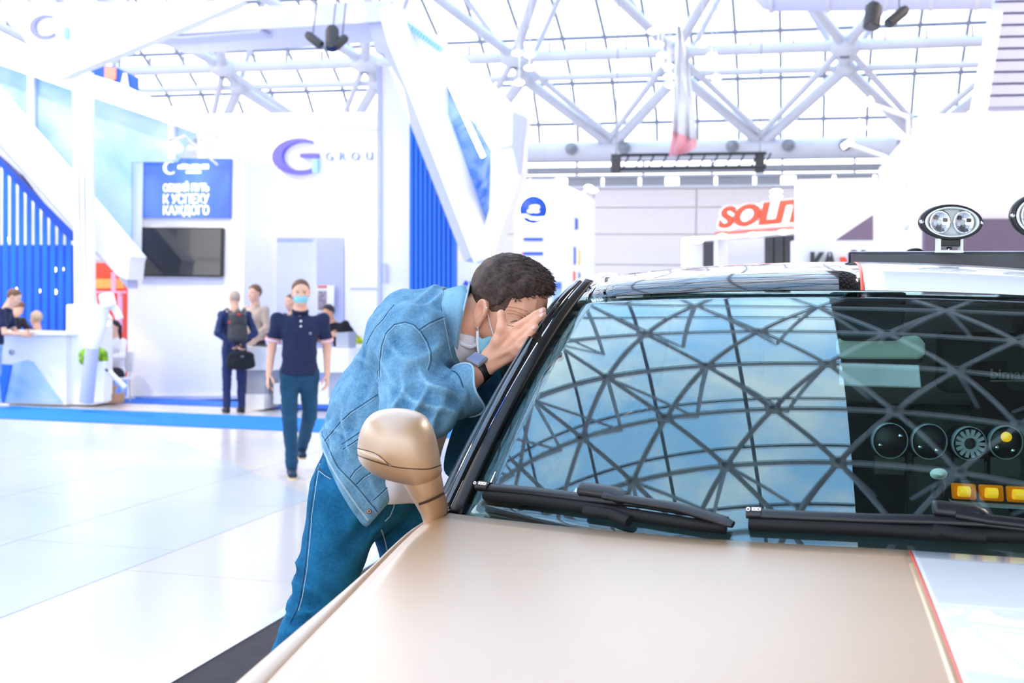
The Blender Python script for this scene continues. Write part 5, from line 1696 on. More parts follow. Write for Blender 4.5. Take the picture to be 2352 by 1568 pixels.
    def bvh(s): return BVHTree.FromPolygons(s.pos.tolist(), s.quads.tolist())

def unit(v): v = np.array(v, float); return v / np.linalg.norm(v)
def cam2w(v):
    """(right, away, up) of the view to hall axes"""
    return np.array(_r) * v[0] + np.array(_f) * v[1] + np.array(_z) * v[2]
def A3(v): return np.array(v, float)

M['skin'] = mat('skin', '#e8ae92', 0.5, var=0.06, scale=14, bump=0.08, bscale=350, sss=0.12, spec=0.35)
M['skin2'] = mat('skin_light', '#e6b7a0', 0.55, var=0.05, scale=14, spec=0.3)
M['skin3'] = mat('skin_olive', '#d3a184', 0.55, var=0.05, scale=14, spec=0.3)
M['hair_dark'] = mat('dark_brown_hair', '#453530', 0.7, var=0.45, scale=60, bump=0.9, bscale=140)
M['hair_brown'] = mat('brown_hair', '#6a4a38', 0.65, var=0.3, scale=60, bump=0.8, bscale=140)
M['hair_black'] = mat('black_hair', '#1c1718', 0.6, var=0.3, scale=60, bump=0.8, bscale=140)
M['hair_grey'] = mat('short_grey_hair', '#b79f90', 0.7, var=0.2, scale=60, bump=0.6, bscale=140)
M['hair_blond'] = mat('fair_hair', '#c9b49c', 0.7, var=0.2, scale=60, bump=0.6, bscale=140)
M['denim'] = denim_mat('washed_blue_denim', '#286490', '#8ebfda', 0.55, 9)
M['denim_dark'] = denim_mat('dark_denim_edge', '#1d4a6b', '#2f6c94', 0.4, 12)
M['jeans'] = denim_mat('teal_blue_jeans', '#07426a', '#2a82b0', 0.5, 8)
M['jeans_pale'] = denim_mat('pale_jeans', '#8db6da', '#b9d4ec', 0.4, 8)
M['stitch'] = mat('pale_stitching', '#a9c8dc', 0.8)
M['stitch_dark'] = mat('dark_seam', '#235273', 0.85)
M['tee'] = mat('white_tshirt', '#eceaf0', 0.85, var=0.02, bump=0.15, bscale=300)
M['navy'] = mat('navy_polo', '#15224a', 0.85, var=0.1, bump=0.2, bscale=300)
M['trouser_teal'] = mat('teal_navy_trousers', '#0c4466', 0.85, var=0.12, scale=12)
M['suit_navy'] = mat('navy_suit', '#1d2c5c', 0.8, var=0.1, scale=12)
M['black_cloth'] = mat('black_cloth', '#181b22', 0.85, var=0.15, scale=10, bump=0.2, bscale=200)
M['beige_cloth'] = mat('beige_jacket', '#b9a698', 0.85, var=0.08, scale=14)
M['darkjacket'] = mat('dark_jacket', '#2b2734', 0.85, var=0.1)
M['maskblue'] = mat('pale_blue_mask', '#8fd0e4', 0.8, var=0.03)
M['maskwhite'] = mat('white_mask_edge', '#f2f4f6', 0.8)
M['shoe'] = mat('navy_shoe', '#15304f', 0.7)
M['shoeblack'] = mat('black_shoe', '#15151a', 0.4)
M['shoewhite'] = mat('white_shoe', '#e6e3e4', 0.6)
M['sole'] = mat('cream_sole', '#d9c08a', 0.7)
M['copper'] = mat('copper_button', '#8a6a5c', 0.35, metal=0.8)

def add_head(S, c, fw, up, sc=1.0, eyes=True, ears=(-1, 1)):
    """skull, jaw, brow, nose, lips, ears, chin"""
    c = A3(c); fw = unit(fw); up = A3(up) - fw * (A3(up) @ fw); up = unit(up); rt = np.cross(fw, up)
    at = lambda f, r, u: c + (fw * f + rt * r + up * u) * sc
    ax = (fw, rt, up)
    S.ell(at(-.006, 0, .030), A3((.098, .076, .090)) * sc, ax, .02)
    S.ell(at(.030, 0, -.035), A3((.064, .062, .085)) * sc, ax, .03)
    S.ell(at(.050, 0, -.085), A3((.036, .040, .032)) * sc, ax, .025)
    S.ell(at(.066, 0, .024), A3((.022, .054, .014)) * sc, ax, .02)
    S.cone(at(.082, 0, .008), at(.108, 0, -.030), .009 * sc, .012 * sc, .014 * sc)
    for s in (-1, 1):
        S.cone(at(.098, .010 * s, -.034), at(.092, .014 * s, -.036), .007 * sc, .006 * sc, .008 * sc)
        S.ell(at(.078, .032 * s, .004), A3((.016, .018, .010)) * sc, ax, .012 * sc, 's')
        if eyes: S.ell(at(.072, .032 * s, .003), A3((.013, .014, .009)) * sc, ax, .004)
        S.ell(at(.062, .045 * s, -.028), A3((.024, .020, .022)) * sc, ax, .02)
        if s not in ears: continue
        e = at(-.010, .078 * s, -.004)
        S.ell(e, A3((.019, .009, .034)) * sc, (unit(fw * .95 + up * -.15), unit(rt * s + fw * -.35), up), .008)
        S.ell(e + (rt * s * .008 + fw * .004) * sc, A3((.008, .008, .016)) * sc, (fw, rt, up), .006, 's')
    S.ell(at(.088, 0, -.056), A3((.012, .022, .006)) * sc, ax, .008)
    S.ell(at(.085, 0, -.068), A3((.012, .020, .007)) * sc, ax, .008)
def add_hair(S, c, fw, up, sc=1.0, thick=.010, front=.055, nape=-.05, side=.0, bald=False, seed=1):
    c = A3(c); fw = unit(fw); up = A3(up) - fw * (A3(up) @ fw); up = unit(up); rt = np.cross(fw, up)
    ax = (fw, rt, up)
    S.ell(c + (fw * -.008 + up * .032) * sc, A3((.098 + thick, .076 + thick, .090 + thick)) * sc, ax, .0)
    S.cut(c + (fw * front + up * .060) * sc, fw * .72 + up * -.70)
    S.cut(c + (fw * .002 + up * side) * sc + up * -.0, fw * .55 + up * -.84) if False else None
    S.cut(c + (fw * -.055 + up * nape) * sc, -up)
    # clear the ears and temples
    for s in (-1, 1):
        S.ell(c + (fw * .052 + rt * s * .080 + up * -.012) * sc, A3((.060, .03, .052)) * sc, ax, .006, 's')
        S.ell(c + (fw * -.010 + rt * s * .085 + up * -.014) * sc, A3((.026, .026, .040)) * sc, ax, .006, 's')
    S.crumple(.0022, .018, seed)
def add_hand(S, wrist, dirv, back, thumb, sc=1.0, curl=.35, spread=.12):
    """palm, four unequal fingers bent at their knuckles, thumb from the palm's side. back = outward normal of the back of the hand"""
    w_ = A3(wrist); d = unit(dirv); b = A3(back) - d * (A3(back) @ d); b = unit(b); t = A3(thumb) - d * (A3(thumb) @ d) - b * (A3(thumb) @ b); t = unit(t)
    S.flat(w_, w_ + d * .075 * sc, (.028 * sc, .018 * sc), (.038 * sc, .014 * sc), t, .012)
    for i, (off, L) in enumerate(((.030, .072), (.010, .080), (-.010, .074), (-.029, .058))):
        p = w_ + (d * .082 + t * off) * sc
        q = w_ + (d * .05 + t * off * .8) * sc
        S.cone(q, p, .010 * sc, .0092 * sc, .008)
        dd = unit(d + t * off * spread * 20 * .3)
        ang = 0
        for f in (.45, .32, .23):
            ang += curl * (1.0 + .12 * i)
            e = dd * math.cos(ang) - b * math.sin(ang)
            n_ = p + e * L * f * sc
            S.cone(p, n_, .0088 * sc, .0078 * sc, .003)
            p = n_
    p = w_ + (d * .022 + t * .024 - b * .004) * sc
    for L, e in ((.042, d * .55 + t * .75 - b * .25), (.032, d * .85 + t * .35 - b * .35), (.026, d * .95 + t * .05 - b * .35)):
        n_ = p + unit(e) * L * sc
        S.cone(p, n_, .0115 * sc, .0095 * sc, .006); p = n_

class Frame:
    """a standing person's own axes: x to the person's right, y ahead, z up"""
    def __init__(s, base, yaw, height):
        s.b = A3(base); s.k = height / 1.78
        s.fw = A3((math.sin(yaw), math.cos(yaw), 0)); s.rt = A3((math.cos(yaw), -math.sin(yaw), 0)); s.up = A3((0, 0, 1))
    def __call__(s, x, y, z): return s.b + (s.rt * x + s.fw * y + s.up * z) * s.k
    def vec(s, x, y, z): return s.rt * x + s.fw * y + s.up * z

def bounds(pts, m):
    a = np.array(pts); return a.min(0) - m, a.max(0) + m

def figure(label, base, yaw, height, J, top, legs, shoes, skin, hair, group=None, sleeve='long', vox=.011, hairkw=None, lower=True, hands=(True, True), curl=.35, mask=False, collar=None, skirt=0.0, tiltf=None, headless=False, slim=1.0, tuck=False):
    """One dressed person. J: joints in the person's frame (missing ones take the standing pose)."""
    Fm = Frame(base, yaw, height); k = Fm.k
    D = dict(pel=(0, 0, .95), waist=(0, .01, 1.10), chest=(0, .01, 1.30), neck=(0, 0, 1.49), head=(0, .025, 1.655),
             shR=(.185, 0, 1.43), elR=(.23, -.02, 1.14), wrR=(.24, .06, .90), shL=(-.185, 0, 1.43), elL=(-.23, -.02, 1.14), wrL=(-.24, .06, .90),
             hipR=(.09, 0, .93), knR=(.10, .01, .50), anR=(.10, -.01, .09), hipL=(-.09, 0, .93), knL=(-.10, .01, .50), anL=(-.10, -.01, .09))
    D.update(J)
    j = {n: Fm(*v) for n, v in D.items()}
    hf = Fm.vec(*(tiltf[0] if tiltf else (0, 1, 0))); hu = Fm.vec(*(tiltf[1] if tiltf else (0, 0, 1)))
    root = thing('person', label, 'person', base, group)
    cmat, tmat = top, legs
    # skin: head, neck, arms, hands, hidden trunk in one surface
    lo, hi = bounds([j[n] for n in ('head', 'wrR', 'wrL', 'elR', 'elL', 'chest', 'pel')], .25 * k)
    S = Blend(lo, hi, vox * .8)
    add_head(S, j['head'], hf, hu, k)
    S.cone(j['head'] - unit(hu) * .05 * k - unit(hf) * .015 * k, j['neck'], .054 * k, .060 * k, .03)
    S.cone(j['neck'], j['chest'], .06 * k, .10 * k, .03)
    S.flat(j['chest'], j['pel'], (.12 * k, .08 * k), (.11 * k, .08 * k), Fm.rt, .03)
    for s, on_ in (('R', hands[0]), ('L', hands[1])):
        S.cone(j['chest'], j['sh' + s] - Fm.up * .03 * k, .07 * k, .042 * k, .03)
        S.cone(j['sh' + s] - Fm.up * .03 * k, j['el' + s], .042 * k, .038 * k, .02)
        S.cone(j['el' + s], j['wr' + s], .039 * k, .027 * k, .02)
        if on_:
            d = unit(j['wr' + s] - j['el' + s]); sx = 1 if s == 'R' else -1
            add_hand(S, j['wr' + s], d, Fm.rt * sx * .9 + Fm.fw * .3, Fm.fw * .9 - Fm.rt * sx * .2 + Fm.up * (.5 if abs(d[2]) < .5 else 0), k, curl)
    put('body', S.mesh('body', 1), M[skin], root)
    # hair
    if hair:
        kw = dict(hairkw or {})
        S = Blend(j['head'] - .16 * k, j['head'] + .18 * k, .006)
        add_hair(S, j['head'], hf, hu, k, **kw)
        put('hair', S.mesh('hair', 1), M[hair], root)
    # eyes and brows
    fw = unit(hf); up = unit(hu - fw * (hu @ fw)); rt = np.cross(fw, up)
    g = G()
    for s in (-1, 1):
        g.ball(j['head'] + (fw * .079 + rt * .032 * s + up * .003) * k, .0075 * k, 8, 6)
    put('eyes', g, M['black'], root)
    g = G()
    for s in (-1, 1):
        g.tube([j['head'] + (fw * (.089 - .010 * a) + rt * s * (.014 + .032 * a) + up * (.022 + .004 * math.sin(3 * a))) * k for a in (0, .5, 1)], [.003 * k, .0035 * k, .002 * k], 6)
    put('eyebrows', g, M[hair if hair and hair != 'hair_grey' else 'hair_brown'], root)
    # upper garment
    lo, hi = bounds([j[n] for n in ('neck', 'wrR', 'wrL', 'elR', 'elL', 'shR', 'shL', 'pel')], .22 * k)
    S = Blend(lo, hi, vox)
    w_ = slim
    S.flat(j['chest'], j['waist'], (.165 * k * w_, .118 * k), (.145 * k * w_, .108 * k), Fm.rt, .05)
    S.flat(j['waist'], j['pel'], (.145 * k * w_, .108 * k), (.155 * k * w_, .115 * k), Fm.rt, .05)
    S.flat(j['chest'], j['neck'] - Fm.up * .03 * k, (.160 * k, .112 * k), (.075 * k, .065 * k), Fm.rt, .05)
    for s in ('R', 'L'):
        S.cone(j['chest'] + (j['sh' + s] - j['chest']) * .5 - Fm.up * .01, j['sh' + s] - Fm.up * .012 * k, .085 * k, .060 * k, .04)
        if sleeve == 'long':
            S.cone(j['sh' + s] - Fm.up * .02 * k, j['el' + s], .058 * k, .052 * k, .03)
            e = j['el' + s] + (j['wr' + s] - j['el' + s]) * .93
            S.cone(j['el' + s], e, .054 * k, .040 * k, .02)
        else:
            e = j['sh' + s] + (j['el' + s] - j['sh' + s]) * .62
            S.cone(j['sh' + s] - Fm.up * .02 * k, e, .056 * k, .060 * k, .02)
    hem = j['pel'] - Fm.up * (.045 + skirt) * k
    if True:
        S.flat(j['pel'], hem - Fm.up * .03, (.158 * k, .118 * k), (.168 * k, .125 * k), Fm.rt, .05)
    S.crumple(.0035 * k, .11, 3)
    S.cut(hem, -Fm.up if not tuck else -Fm.up)
    put('jacket' if sleeve == 'long' else 'polo_shirt', S.mesh('garment', 1), M[cmat], root)
    if collar:
        g = G(); rows = []
        for q, (r_, z) in enumerate(((.072, -.012), (.066, .030), (.080, .012))):
            rows.append([j['neck'] + (Fm.rt * (r_ * math.cos(a)) + Fm.fw * (r_ * .95 * math.sin(a) + .008) + Fm.up * (z - .022 * math.sin(a) - .010)) * k for a in [2 * math.pi * i / 20 for i in range(21)]])
        g.grid(rows); put('collar', g, M[collar], root, solid=.004)
    # trousers
    if lower:
        lo, hi = bounds([j[n] for n in ('pel', 'knR', 'knL', 'anR', 'anL')], .22 * k)
        S = Blend(lo, hi, vox)
        S.flat(j['pel'] + Fm.up * .06 * k, j['pel'] - Fm.up * .05 * k, (.140 * k * w_, .105 * k), (.150 * k * w_, .115 * k), Fm.rt, .05)
        for s in ('R', 'L'):
            S.cone(j['hip' + s], j['kn' + s], .092 * k, .066 * k, .04)
            S.cone(j['kn' + s], j['an' + s], .066 * k, .054 * k, .02)
        S.crumple(.004 * k, .10, 5)
        S.cut(j['pel'] + Fm.up * .07 * k, Fm.up)
        put('trousers', S.mesh('trousers', 1), M[tmat], root)
        for s in ('R', 'L'):
            an = j['an' + s]; kn = j['kn' + s]
            ft = Fm.fw
            S = Blend(an - .3 * k, an + .3 * k, .009)
            gz = A3((an[0], an[1], Fm.b[2] + .04 * k)) if an[2] - Fm.b[2] < .12 * k else an - A3((0, 0, .05 * k))
            S.cone(an - A3((0, 0, .01)), gz - ft * .03 * k, .044 * k, .036 * k, .03)
            S.flat(gz - ft * .035 * k, gz + ft * .145 * k - A3((0, 0, .006)), (.040 * k, .036 * k), (.042 * k, .026 * k), Fm.rt, .03)
            S.cut(gz - A3((0, 0, .037 * k)), (0, 0, -1))
            o = put('shoe', S.mesh('shoe', 1), M[shoes], root)
            put('sole', G().prism([gz - A3((0, 0, .040 * k)) + ft * a * k + Fm.rt * b * k for a, b in ((-.07, -.03), (-.07, .03), (.05, .042), (.15, .034), (.185, 0), (.15, -.034), (.05, -.042))], (0, 0, .014)), M['sole'] if shoes == 'shoe' else M['shoeblack' if shoes == 'shoeblack' else 'shoewhite'], o)
    if mask:
        c = j['head']
        S = Blend(c - .16 * k, c + .16 * k, .006)
        S.ell(c + (fw * .036 + up * -.045) * k, A3((.078, .068, .066)) * k, (fw, rt, up), 0)
        S.cut(c + (fw * .030) * k, -fw)
        S.cut(c + up * -.012 * k, up * 1.0 + fw * .15)
        put('face_mask', S.mesh('mask', 1), M['maskblue'], root)
        g = G()
        for s in (-1, 1):
            for z in (-.025, -.075):
                g.tube([c + (fw * .045 + rt * s * .066 + up * z) * k, c + (fw * .01 + rt * s * .082 + up * (z * .4)) * k, c + (fw * -.02 + rt * s * .080 + up * (.02 if z > -.05 else -.03)) * k], .0018, 5)
        put('mask_straps', g, M['maskwhite'], root)
    return root, j, Fm
# ---------------------------------------------------------------- the man leaning on the car
man = thing('person', 'man in a washed denim jacket bent over, hand to his face against the car', 'person', PZ(640, 1900, .1))
W = lambda px, py, d: A3(P(px, py, d))
SX = lambda px, py, d: d / F       # metres per pixel at that distance
HC = W(1166, 703, 3.00)
HF = cam2w((.80, -.36, -.47)); HU = cam2w((.30, -.20, .92))
hf_ = unit(HF); hu_ = unit(HU - hf_ * (HU @ hf_)); hr_ = np.cross(hf_, hu_)
wrist = W(1106, 846, 2.87)
elbowR = W(930, 985, 2.72); shR = W(948, 785, 2.88); shL = W(985, 775, 3.20)
elbowL = W(1062, 930, 3.28); wristL = W(1160, 815, 3.12)
neckB = W(1040, 742, 3.02); chest = W(962, 808, 3.03); mid = W(892, 940, 3.06); waist = W(835, 1075, 3.08)
depth = A3(_f)
# skin: head, neck, chest, right arm and hand in one surface
S = Blend(np.minimum(np.minimum(HC - .16, elbowR - .08), shL - .12), np.maximum(np.maximum(HC + .16, wristL + .2), A3((-.55, 3.2, 1.75))), .0034)
add_head(S, HC, HF, HU, 1.0, ears=(-1,))
S.cone(HC - hu_ * .055 - hf_ * .02, neckB, .057, .064, .03)
S.cone(neckB, chest, .07, .11, .04)
S.cone(chest, shR, .10, .06, .03); S.cone(chest, shL, .10, .06, .03)
S.cone(shR, elbowR, .050, .040, .02)
S.chain([elbowR, elbowR + (wrist - elbowR) * .45, wrist], [.041, .040, .027], .02)
S.cone(shL, elbowL, .050, .040, .02); S.cone(elbowL, wristL, .040, .027, .02)
# the ear that shows: a rounded shell with its rim, hollow and lobe
ec = HC + hf_ * -.024 + hr_ * .077 + hu_ * -.030
eu = unit(hu_ + hf_ * -.12); eo = unit(hr_ * .9 - hf_ * .42); ef = np.cross(eo, eu)
S.ell(ec + eu * .006, A3((.0215, .009, .031)), (ef, eo, eu), .006)
S.ell(ec + eu * -.026, A3((.012, .008, .014)), (ef, eo, eu), .008)
S.ell(ec + eo * .011 + eu * .003 + ef * .003, A3((.0125, .013, .019)), (ef, eo, eu), .003, 's')
S.chain([ec + (ef * math.cos(a) * .0185 + eu * (math.sin(a) * .029 + .005)) + eo * .006 for a in [(-.9 + .42 * i) for i in range(11)]], [.0036] * 11, .004)
S.ell(ec + ef * .015 + eo * .002 + eu * -.006, A3((.006, .007, .009)), (ef, eo, eu), .005)
# right hand: back of the hand to the viewer, fingers laid along the pillar
pd = unit(W(1186, 784, 2.84) - wrist)
S.flat(wrist, wrist + (W(1172, 796, 2.85) - wrist) * .98, (.025, .019), (.036, .015), cam2w((-.55, .0, -.83)) * -1, .014)
fing = (
    [(1150, 800, 2.862), (1173, 757, 2.830), (1205, 739, 2.808), (1230, 722, 2.798), (1248, 712, 2.800)],
    [(1152, 808, 2.86), (1186, 773, 2.818), (1215, 752, 2.796), (1234, 734, 2.790), (1248, 723, 2.792)],
    [(1152, 816, 2.862), (1191, 791, 2.816), (1211, 774, 2.792), (1222, 761, 2.786), (1230, 750, 2.786)],
    [(1150, 824, 2.868), (1186, 810, 2.822), (1202, 796, 2.800), (1211, 785, 2.794), (1218, 776, 2.792)])
for i, ch in enumerate(fing):
    pts = [W(*p) for p in ch]
    rr_ = [.0125, .0102, .0092, .0086, .0076] if i < 3 else [.0115, .0092, .0082, .0076, .0068]
    S.chain(pts[:2], rr_[:2], .010)
    S.chain(pts[1:], rr_[1:], .003)
    S.ell(pts[1], (.0115, .0115, .0115), None, .006)
tp = [W(1122, 818, 2.862), W(1143, 782, 2.838), W(1153, 752, 2.828), W(1151, 722, 2.832)]
S.chain(tp, [.016, .0135, .0115, .0098], .010)
S.ell(tp[3] + cam2w((0, 0, .002)), (.0098, .0098, .0098), None, .004)
# web between thumb and hand
S.cone(tp[0], W(1160, 785, 2.85), .012, .010, .014)
S.cone(W(1128, 820, 2.862), W(1150, 812, 2.858), .018, .016, .014)
# tendons and wrinkles
for ch in fing[:3]:
    S.cone(W(1122, 830, 2.852), W(ch[1][0] - 4, ch[1][1] + 4, ch[1][2] - .008), .003, .004, .010)
for q in range(4):
    a = hf_ * (.088 - .004 * q) + hu_ * (.030 + .009 * q)
    S.chain([HC + hf_ * (.062 - .003 * q) + hr_ * .058 + hu_ * (.031 + .008 * q), HC + hf_ * (.083 - .003 * q) + hr_ * .036 + hu_ * (.036 + .009 * q), HC + hf_ * (.094 - .004 * q) + hr_ * .012 + hu_ * (.033 + .009 * q)], [.0022, .0026, .0022], .006)
# left hand cupped on the far side
add_hand(S, wristL, W(1212, 750, 3.02) - wristL, cam2w((.5, .8, 0)), cam2w((-.3, .3, .9)), 1.0, .25)
body = put('body', S.mesh('body', 1), M['skin'], man)
bodyb = S.bvh()
# nails on the finger tips
for x, y, d in ((1244, 714, 2.80), (1244, 724, 2.80), (1226, 753, 2.80)):
    r_ = ray(x, y).normalized(); hit = bodyb.ray_cast(EYE, r_)
    if hit[0] is not None:
        n_ = hit[1] if hit[1].dot(r_) < 0 else -hit[1]
        t_ = Vector(cam2w((.75, 0, .65))); t_ = (t_ - n_ * t_.dot(n_)).normalized(); b_ = n_.cross(t_)
        g = G(); g.add([hit[0] + n_ * (.0012 - .0008 * abs(c)) + t_ * a * .0055 + b_ * c * .0042 for a in (-1, 0, 1) for c in (-1, 0, 1)], [(i, i + 1, i + 4, i + 3) for i in (0, 1, 3, 4)], True)
        put('fingernail', g, mat('fingernail', '#f0c4b8', 0.3), man, solid=.0008)
hit = None
# hair: crown cap with strands of relief, close-cropped sides
S = Blend(HC - .17, HC + .18, .0032)
ax_ = (hf_, hr_, hu_)
S.ell(HC + hf_ * -.010 + hu_ * .034, A3((.104, .084, .096)), ax_, 0)
S.ell(HC + hf_ * .030 + hu_ * .092, A3((.050, .060, .032)), ax_, .02)
S.cut(HC + hf_ * .086 + hu_ * .082, hf_ * .66 - hu_ * .75, .006)
S.cut(HC + hf_ * -.05 + hu_ * -.062, -hu_, .006)
for s in (-1, 1):
    S.ell(HC + hf_ * .070 + hr_ * s * .086 + hu_ * .010, A3((.058, .040, .060)), ax_, .008, 's')
    S.ell(HC + hf_ * -.020 + hr_ * s * .094 + hu_ * -.040, A3((.034, .032, .050)), ax_, .008, 's')
def hairfn(X, Y, Z):
    l = (X - HC[0]) * hr_[0] + (Y - HC[1]) * hr_[1] + (Z - HC[2]) * hr_[2]
    m_ = (X - HC[0]) * hf_[0] + (Y - HC[1]) * hf_[1] + (Z - HC[2]) * hf_[2]
    return .0022 * np.sin(l * 330 + 9 * np.sin(m_ * 38)) + .0022 * np.sin(l * 190 - m_ * 120 + 4 * np.sin(l * 60))
S.near(HC + hu_ * .06, .22, hairfn)
put('hair', S.mesh('hair', 0), M['hair_dark'], man)
hairb = S.bvh()
# cropped stubble hair down to the nape and before the ear
S = Blend(HC - .17, HC + .16, .004)
S.ell(HC + hf_ * -.006 + hu_ * .030, A3((.1005, .0785, .0925)), ax_, 0)
S.cut(HC + hf_ * .030, hf_)
S.cut(HC + hf_ * -.06 + hu_ * -.075, -hu_)
for s in (-1, 1):
    S.ell(HC + hf_ * -.022 + hr_ * s * .086 + hu_ * -.040, A3((.026, .03, .036)), ax_, .004, 's')
    S.ell(HC + hf_ * .030 + hr_ * s * .08 + hu_ * -.045, A3((.026, .04, .040)), ax_, .004, 's')
put('cropped_hair', S.mesh('cropped', 1), mat('cropped_hair', '#5d463b', 0.85, var=.3, scale=90), man)
# short tufts that break the outline
g = G()
rng = random.Random(4)
for i in range(2600):
    a = rng.uniform(0, 6.283); e = rng.uniform(-.1, 1.5)
    dv = hf_ * math.cos(a) * math.cos(e) + hr_ * math.sin(a) * math.cos(e) + hu_ * math.sin(e)
    o_ = Vector(HC + hu_ * .03) + Vector(dv) * .2
    hit = hairb.ray_cast(o_, -Vector(dv))
    if hit[0] is None: continue
    n_ = hit[1] if hit[1].dot(Vector(dv)) > 0 else -hit[1]
    t_ = (Vector(hf_) * 1.0 + Vector(hr_) * rng.uniform(-.6, .6) + n_ * .12).normalized()
    g.tube([hit[0] - n_ * .002, hit[0] + t_ * .007 + n_ * .0008, hit[0] + t_ * rng.uniform(.009, .014) + n_ * .0008], [.0010, .0009, .0002], 4, False)
put('hair_tufts', g, M['hair_dark'], man, kind='stuff')
# eye, lashes and brow on the side that shows
g = G(); g.ball(HC + hf_ * .080 + hr_ * .032 + hu_ * .003, .0095, 10, 8)
put('eye', g, mat('eye_white', '#e8e4e2', .2), man)
g = G(); g.tube([HC + hf_ * .091 + hr_ * (.018 + .010 * q) + hu_ * (.007 - .002 * abs(q - 1)) for q in (0, 1, 2, 2.6)], [.0012, .0026, .0026, .0012], 6)
put('eyelashes', g, M['hair_black'], man)
g = G(); g.tube([HC + hf_ * (.098 - .006 * q) + hr_ * (.012 + .014 * q) + hu_ * (.021 + .003 * math.sin(q)) for q in (0, 1, 2, 3)], [.003, .0042, .0036, .0015], 6)
put('eyebrow', g, M['hair_dark'], man)

for pts_ in ([(1163, 703), (1184, 706), (1204, 712), (1222, 719)], [(1161, 711), (1180, 713), (1196, 719), (1214, 727)], [(1163, 719), (1178, 719), (1192, 723), (1206, 729)]):
    cur = []
    for x_, y_ in dens(pts_, 3):
        hit = bodyb.ray_cast(EYE, ray(x_, y_).normalized())
        if hit[0] is not None: cur.append(hit[0] + ray(x_, y_).normalized() * .0006)
    if len(cur) > 2: put('forehead_wrinkle', G().tube(cur, [.0004] + [.0018] * (len(cur) - 2) + [.0004], 6), mat('skin_crease', '#cf9474', 0.6), man)
for nm_, pts_, r_, m_ in (('eyelid_crease', [(1172, 740), (1180, 737), (1189, 736)], .0011, 'hair_brown'), ('eyelid_crease', [(1164, 745), (1172, 748), (1180, 749)], .0007, 'hair_brown')):
    cur = []
    for x_, y_ in dens(pts_, 3):
        hit = bodyb.ray_cast(EYE, ray(x_, y_).normalized())
        if hit[0] is not None: cur.append(hit[0] - ray(x_, y_).normalized() * .0003)
    if len(cur) > 2: put(nm_, G().tube(cur, [.0004] + [r_] * (len(cur) - 2) + [.0004], 6), M[m_], man)

# mask pulled down to the chin, its loops round the ear
mrows = []
for py_, rowp in ((772, (1096, 1100, 1108, 1124, 1140)), (786, (1096, 1103, 1112, 1126, 1142)), (800, (1097, 1104, 1114, 1128, 1144)), (815, (1099, 1105, 1116, 1130, 1146))):
    mrows.append([P(x_, py_ + (6 if i_ == 2 else 0) - (14 if (py_ == 772 and i_ == 0) else 0), 2.955 - .012 * math.sin(i_ * .8)) for i_, x_ in enumerate(rowp)])
put('face_mask', G().grid(mrows), M['maskblue'], man, solid=.003)
put('mask_edge', G().tube([P(1097, 760, 2.948), P(1097, 785, 2.945), P(1100, 812, 2.945)], [(.004, .004)] * 3, 6), M['maskwhite'], man)
def strap(pts):
    out = []
    for x_, y_ in pts:
        hit = bodyb.ray_cast(EYE, ray(x_, y_).normalized())
        out.append((hit[0] - ray(x_, y_).normalized() * .003) if hit[0] is not None else P(x_, y_, 2.94))
    return out
put('mask_strap', G().tube(strap([(1117, 706), (1122, 728), (1127, 748), (1133, 768)]), .0019, 6), M['maskwhite'], man)
put('mask_strap', G().tube(strap([(1097, 752), (1099, 762), (1102, 776)]), .0019, 6), M['maskwhite'], man)

# T-shirt
S = Blend(np.minimum(waist, chest) - .33, np.maximum(waist, neckB) + .30, .007)
S.flat(chest + cam2w((.02, 0, -.02)), mid + cam2w((.03, 0, -.01)), (.19, .115), (.185, .12), depth, .05)
S.flat(mid + cam2w((.03, 0, -.01)), W(885, 1075, 3.08), (.185, .12), (.165, .115), depth, .05)
S.flat(W(885, 1075, 3.08), W(868, 1110, 3.07), (.165, .118), (.165, .122), depth, .05)
S.cone(chest, W(1062, 772, 3.02), .11, .062, .05)
S.crumple(.004, .10, 11)
S.cut(W(1055, 745, 3.0), W(1100, 715, 3.0) - W(1035, 770, 3.0), .01) if False else None
S.cut(W(905, 1147, 3.0), cam2w((-.10, 0, -1)))
put('tshirt', S.mesh('tshirt', 1), M['tee'], man)
nb = G().tube([P(1048, 772, 2.95), P(1062, 790, 2.935), P(1080, 797, 2.94), P(1094, 792, 2.96)], .006, 8)
put('tshirt_neckband', nb, M['tee'], man)

# jacket
jlo = np.minimum(np.minimum(waist - .25, elbowR - .12), shL - .15); jhi = np.maximum(np.maximum(neckB + .18, wristL + .1), W(1150, 640, 3.2))
S = Blend(jlo, jhi, .0052)
perp = cam2w((.9, 0, .43))
S.flat(chest, mid, (.205, .128), (.200, .132), depth, .06)
S.flat(mid, waist, (.200, .132), (.185, .125), depth, .06)
S.flat(waist, W(808, 1110, 3.06), (.185, .125), (.180, .135), depth, .06)
S.cone(W(862, 1090, 2.98), W(858, 1165, 2.93), .055, .035, .05)
S.flat(chest + cam2w((-.005, 0, .02)), W(1030, 728, 3.02), (.19, .100), (.10, .068), depth, .06)
S.cone(W(940, 742, 3.02), W(1020, 733, 3.02), .080, .062, .06)
S.cone(chest, shL, .10, .075, .06)
S.cone(chest, shR, .11, .085, .05)
aR = [shR, shR + (elbowR - shR) * .5 + cam2w((.006, 0, 0)), elbowR]
S.chain(aR, [.082, .068, .062], .035)
ca = W(1030, 914, 2.80); cb = W(1074, 895, 2.835)
S.chain([elbowR, W(985, 940, 2.755), ca + (cb - ca) * .3], [.064, .062, .055], .03)
S.cone(shL, elbowL, .078, .060, .04); S.cone(elbowL, elbowL + (wristL - elbowL) * .8, .060, .050, .03)
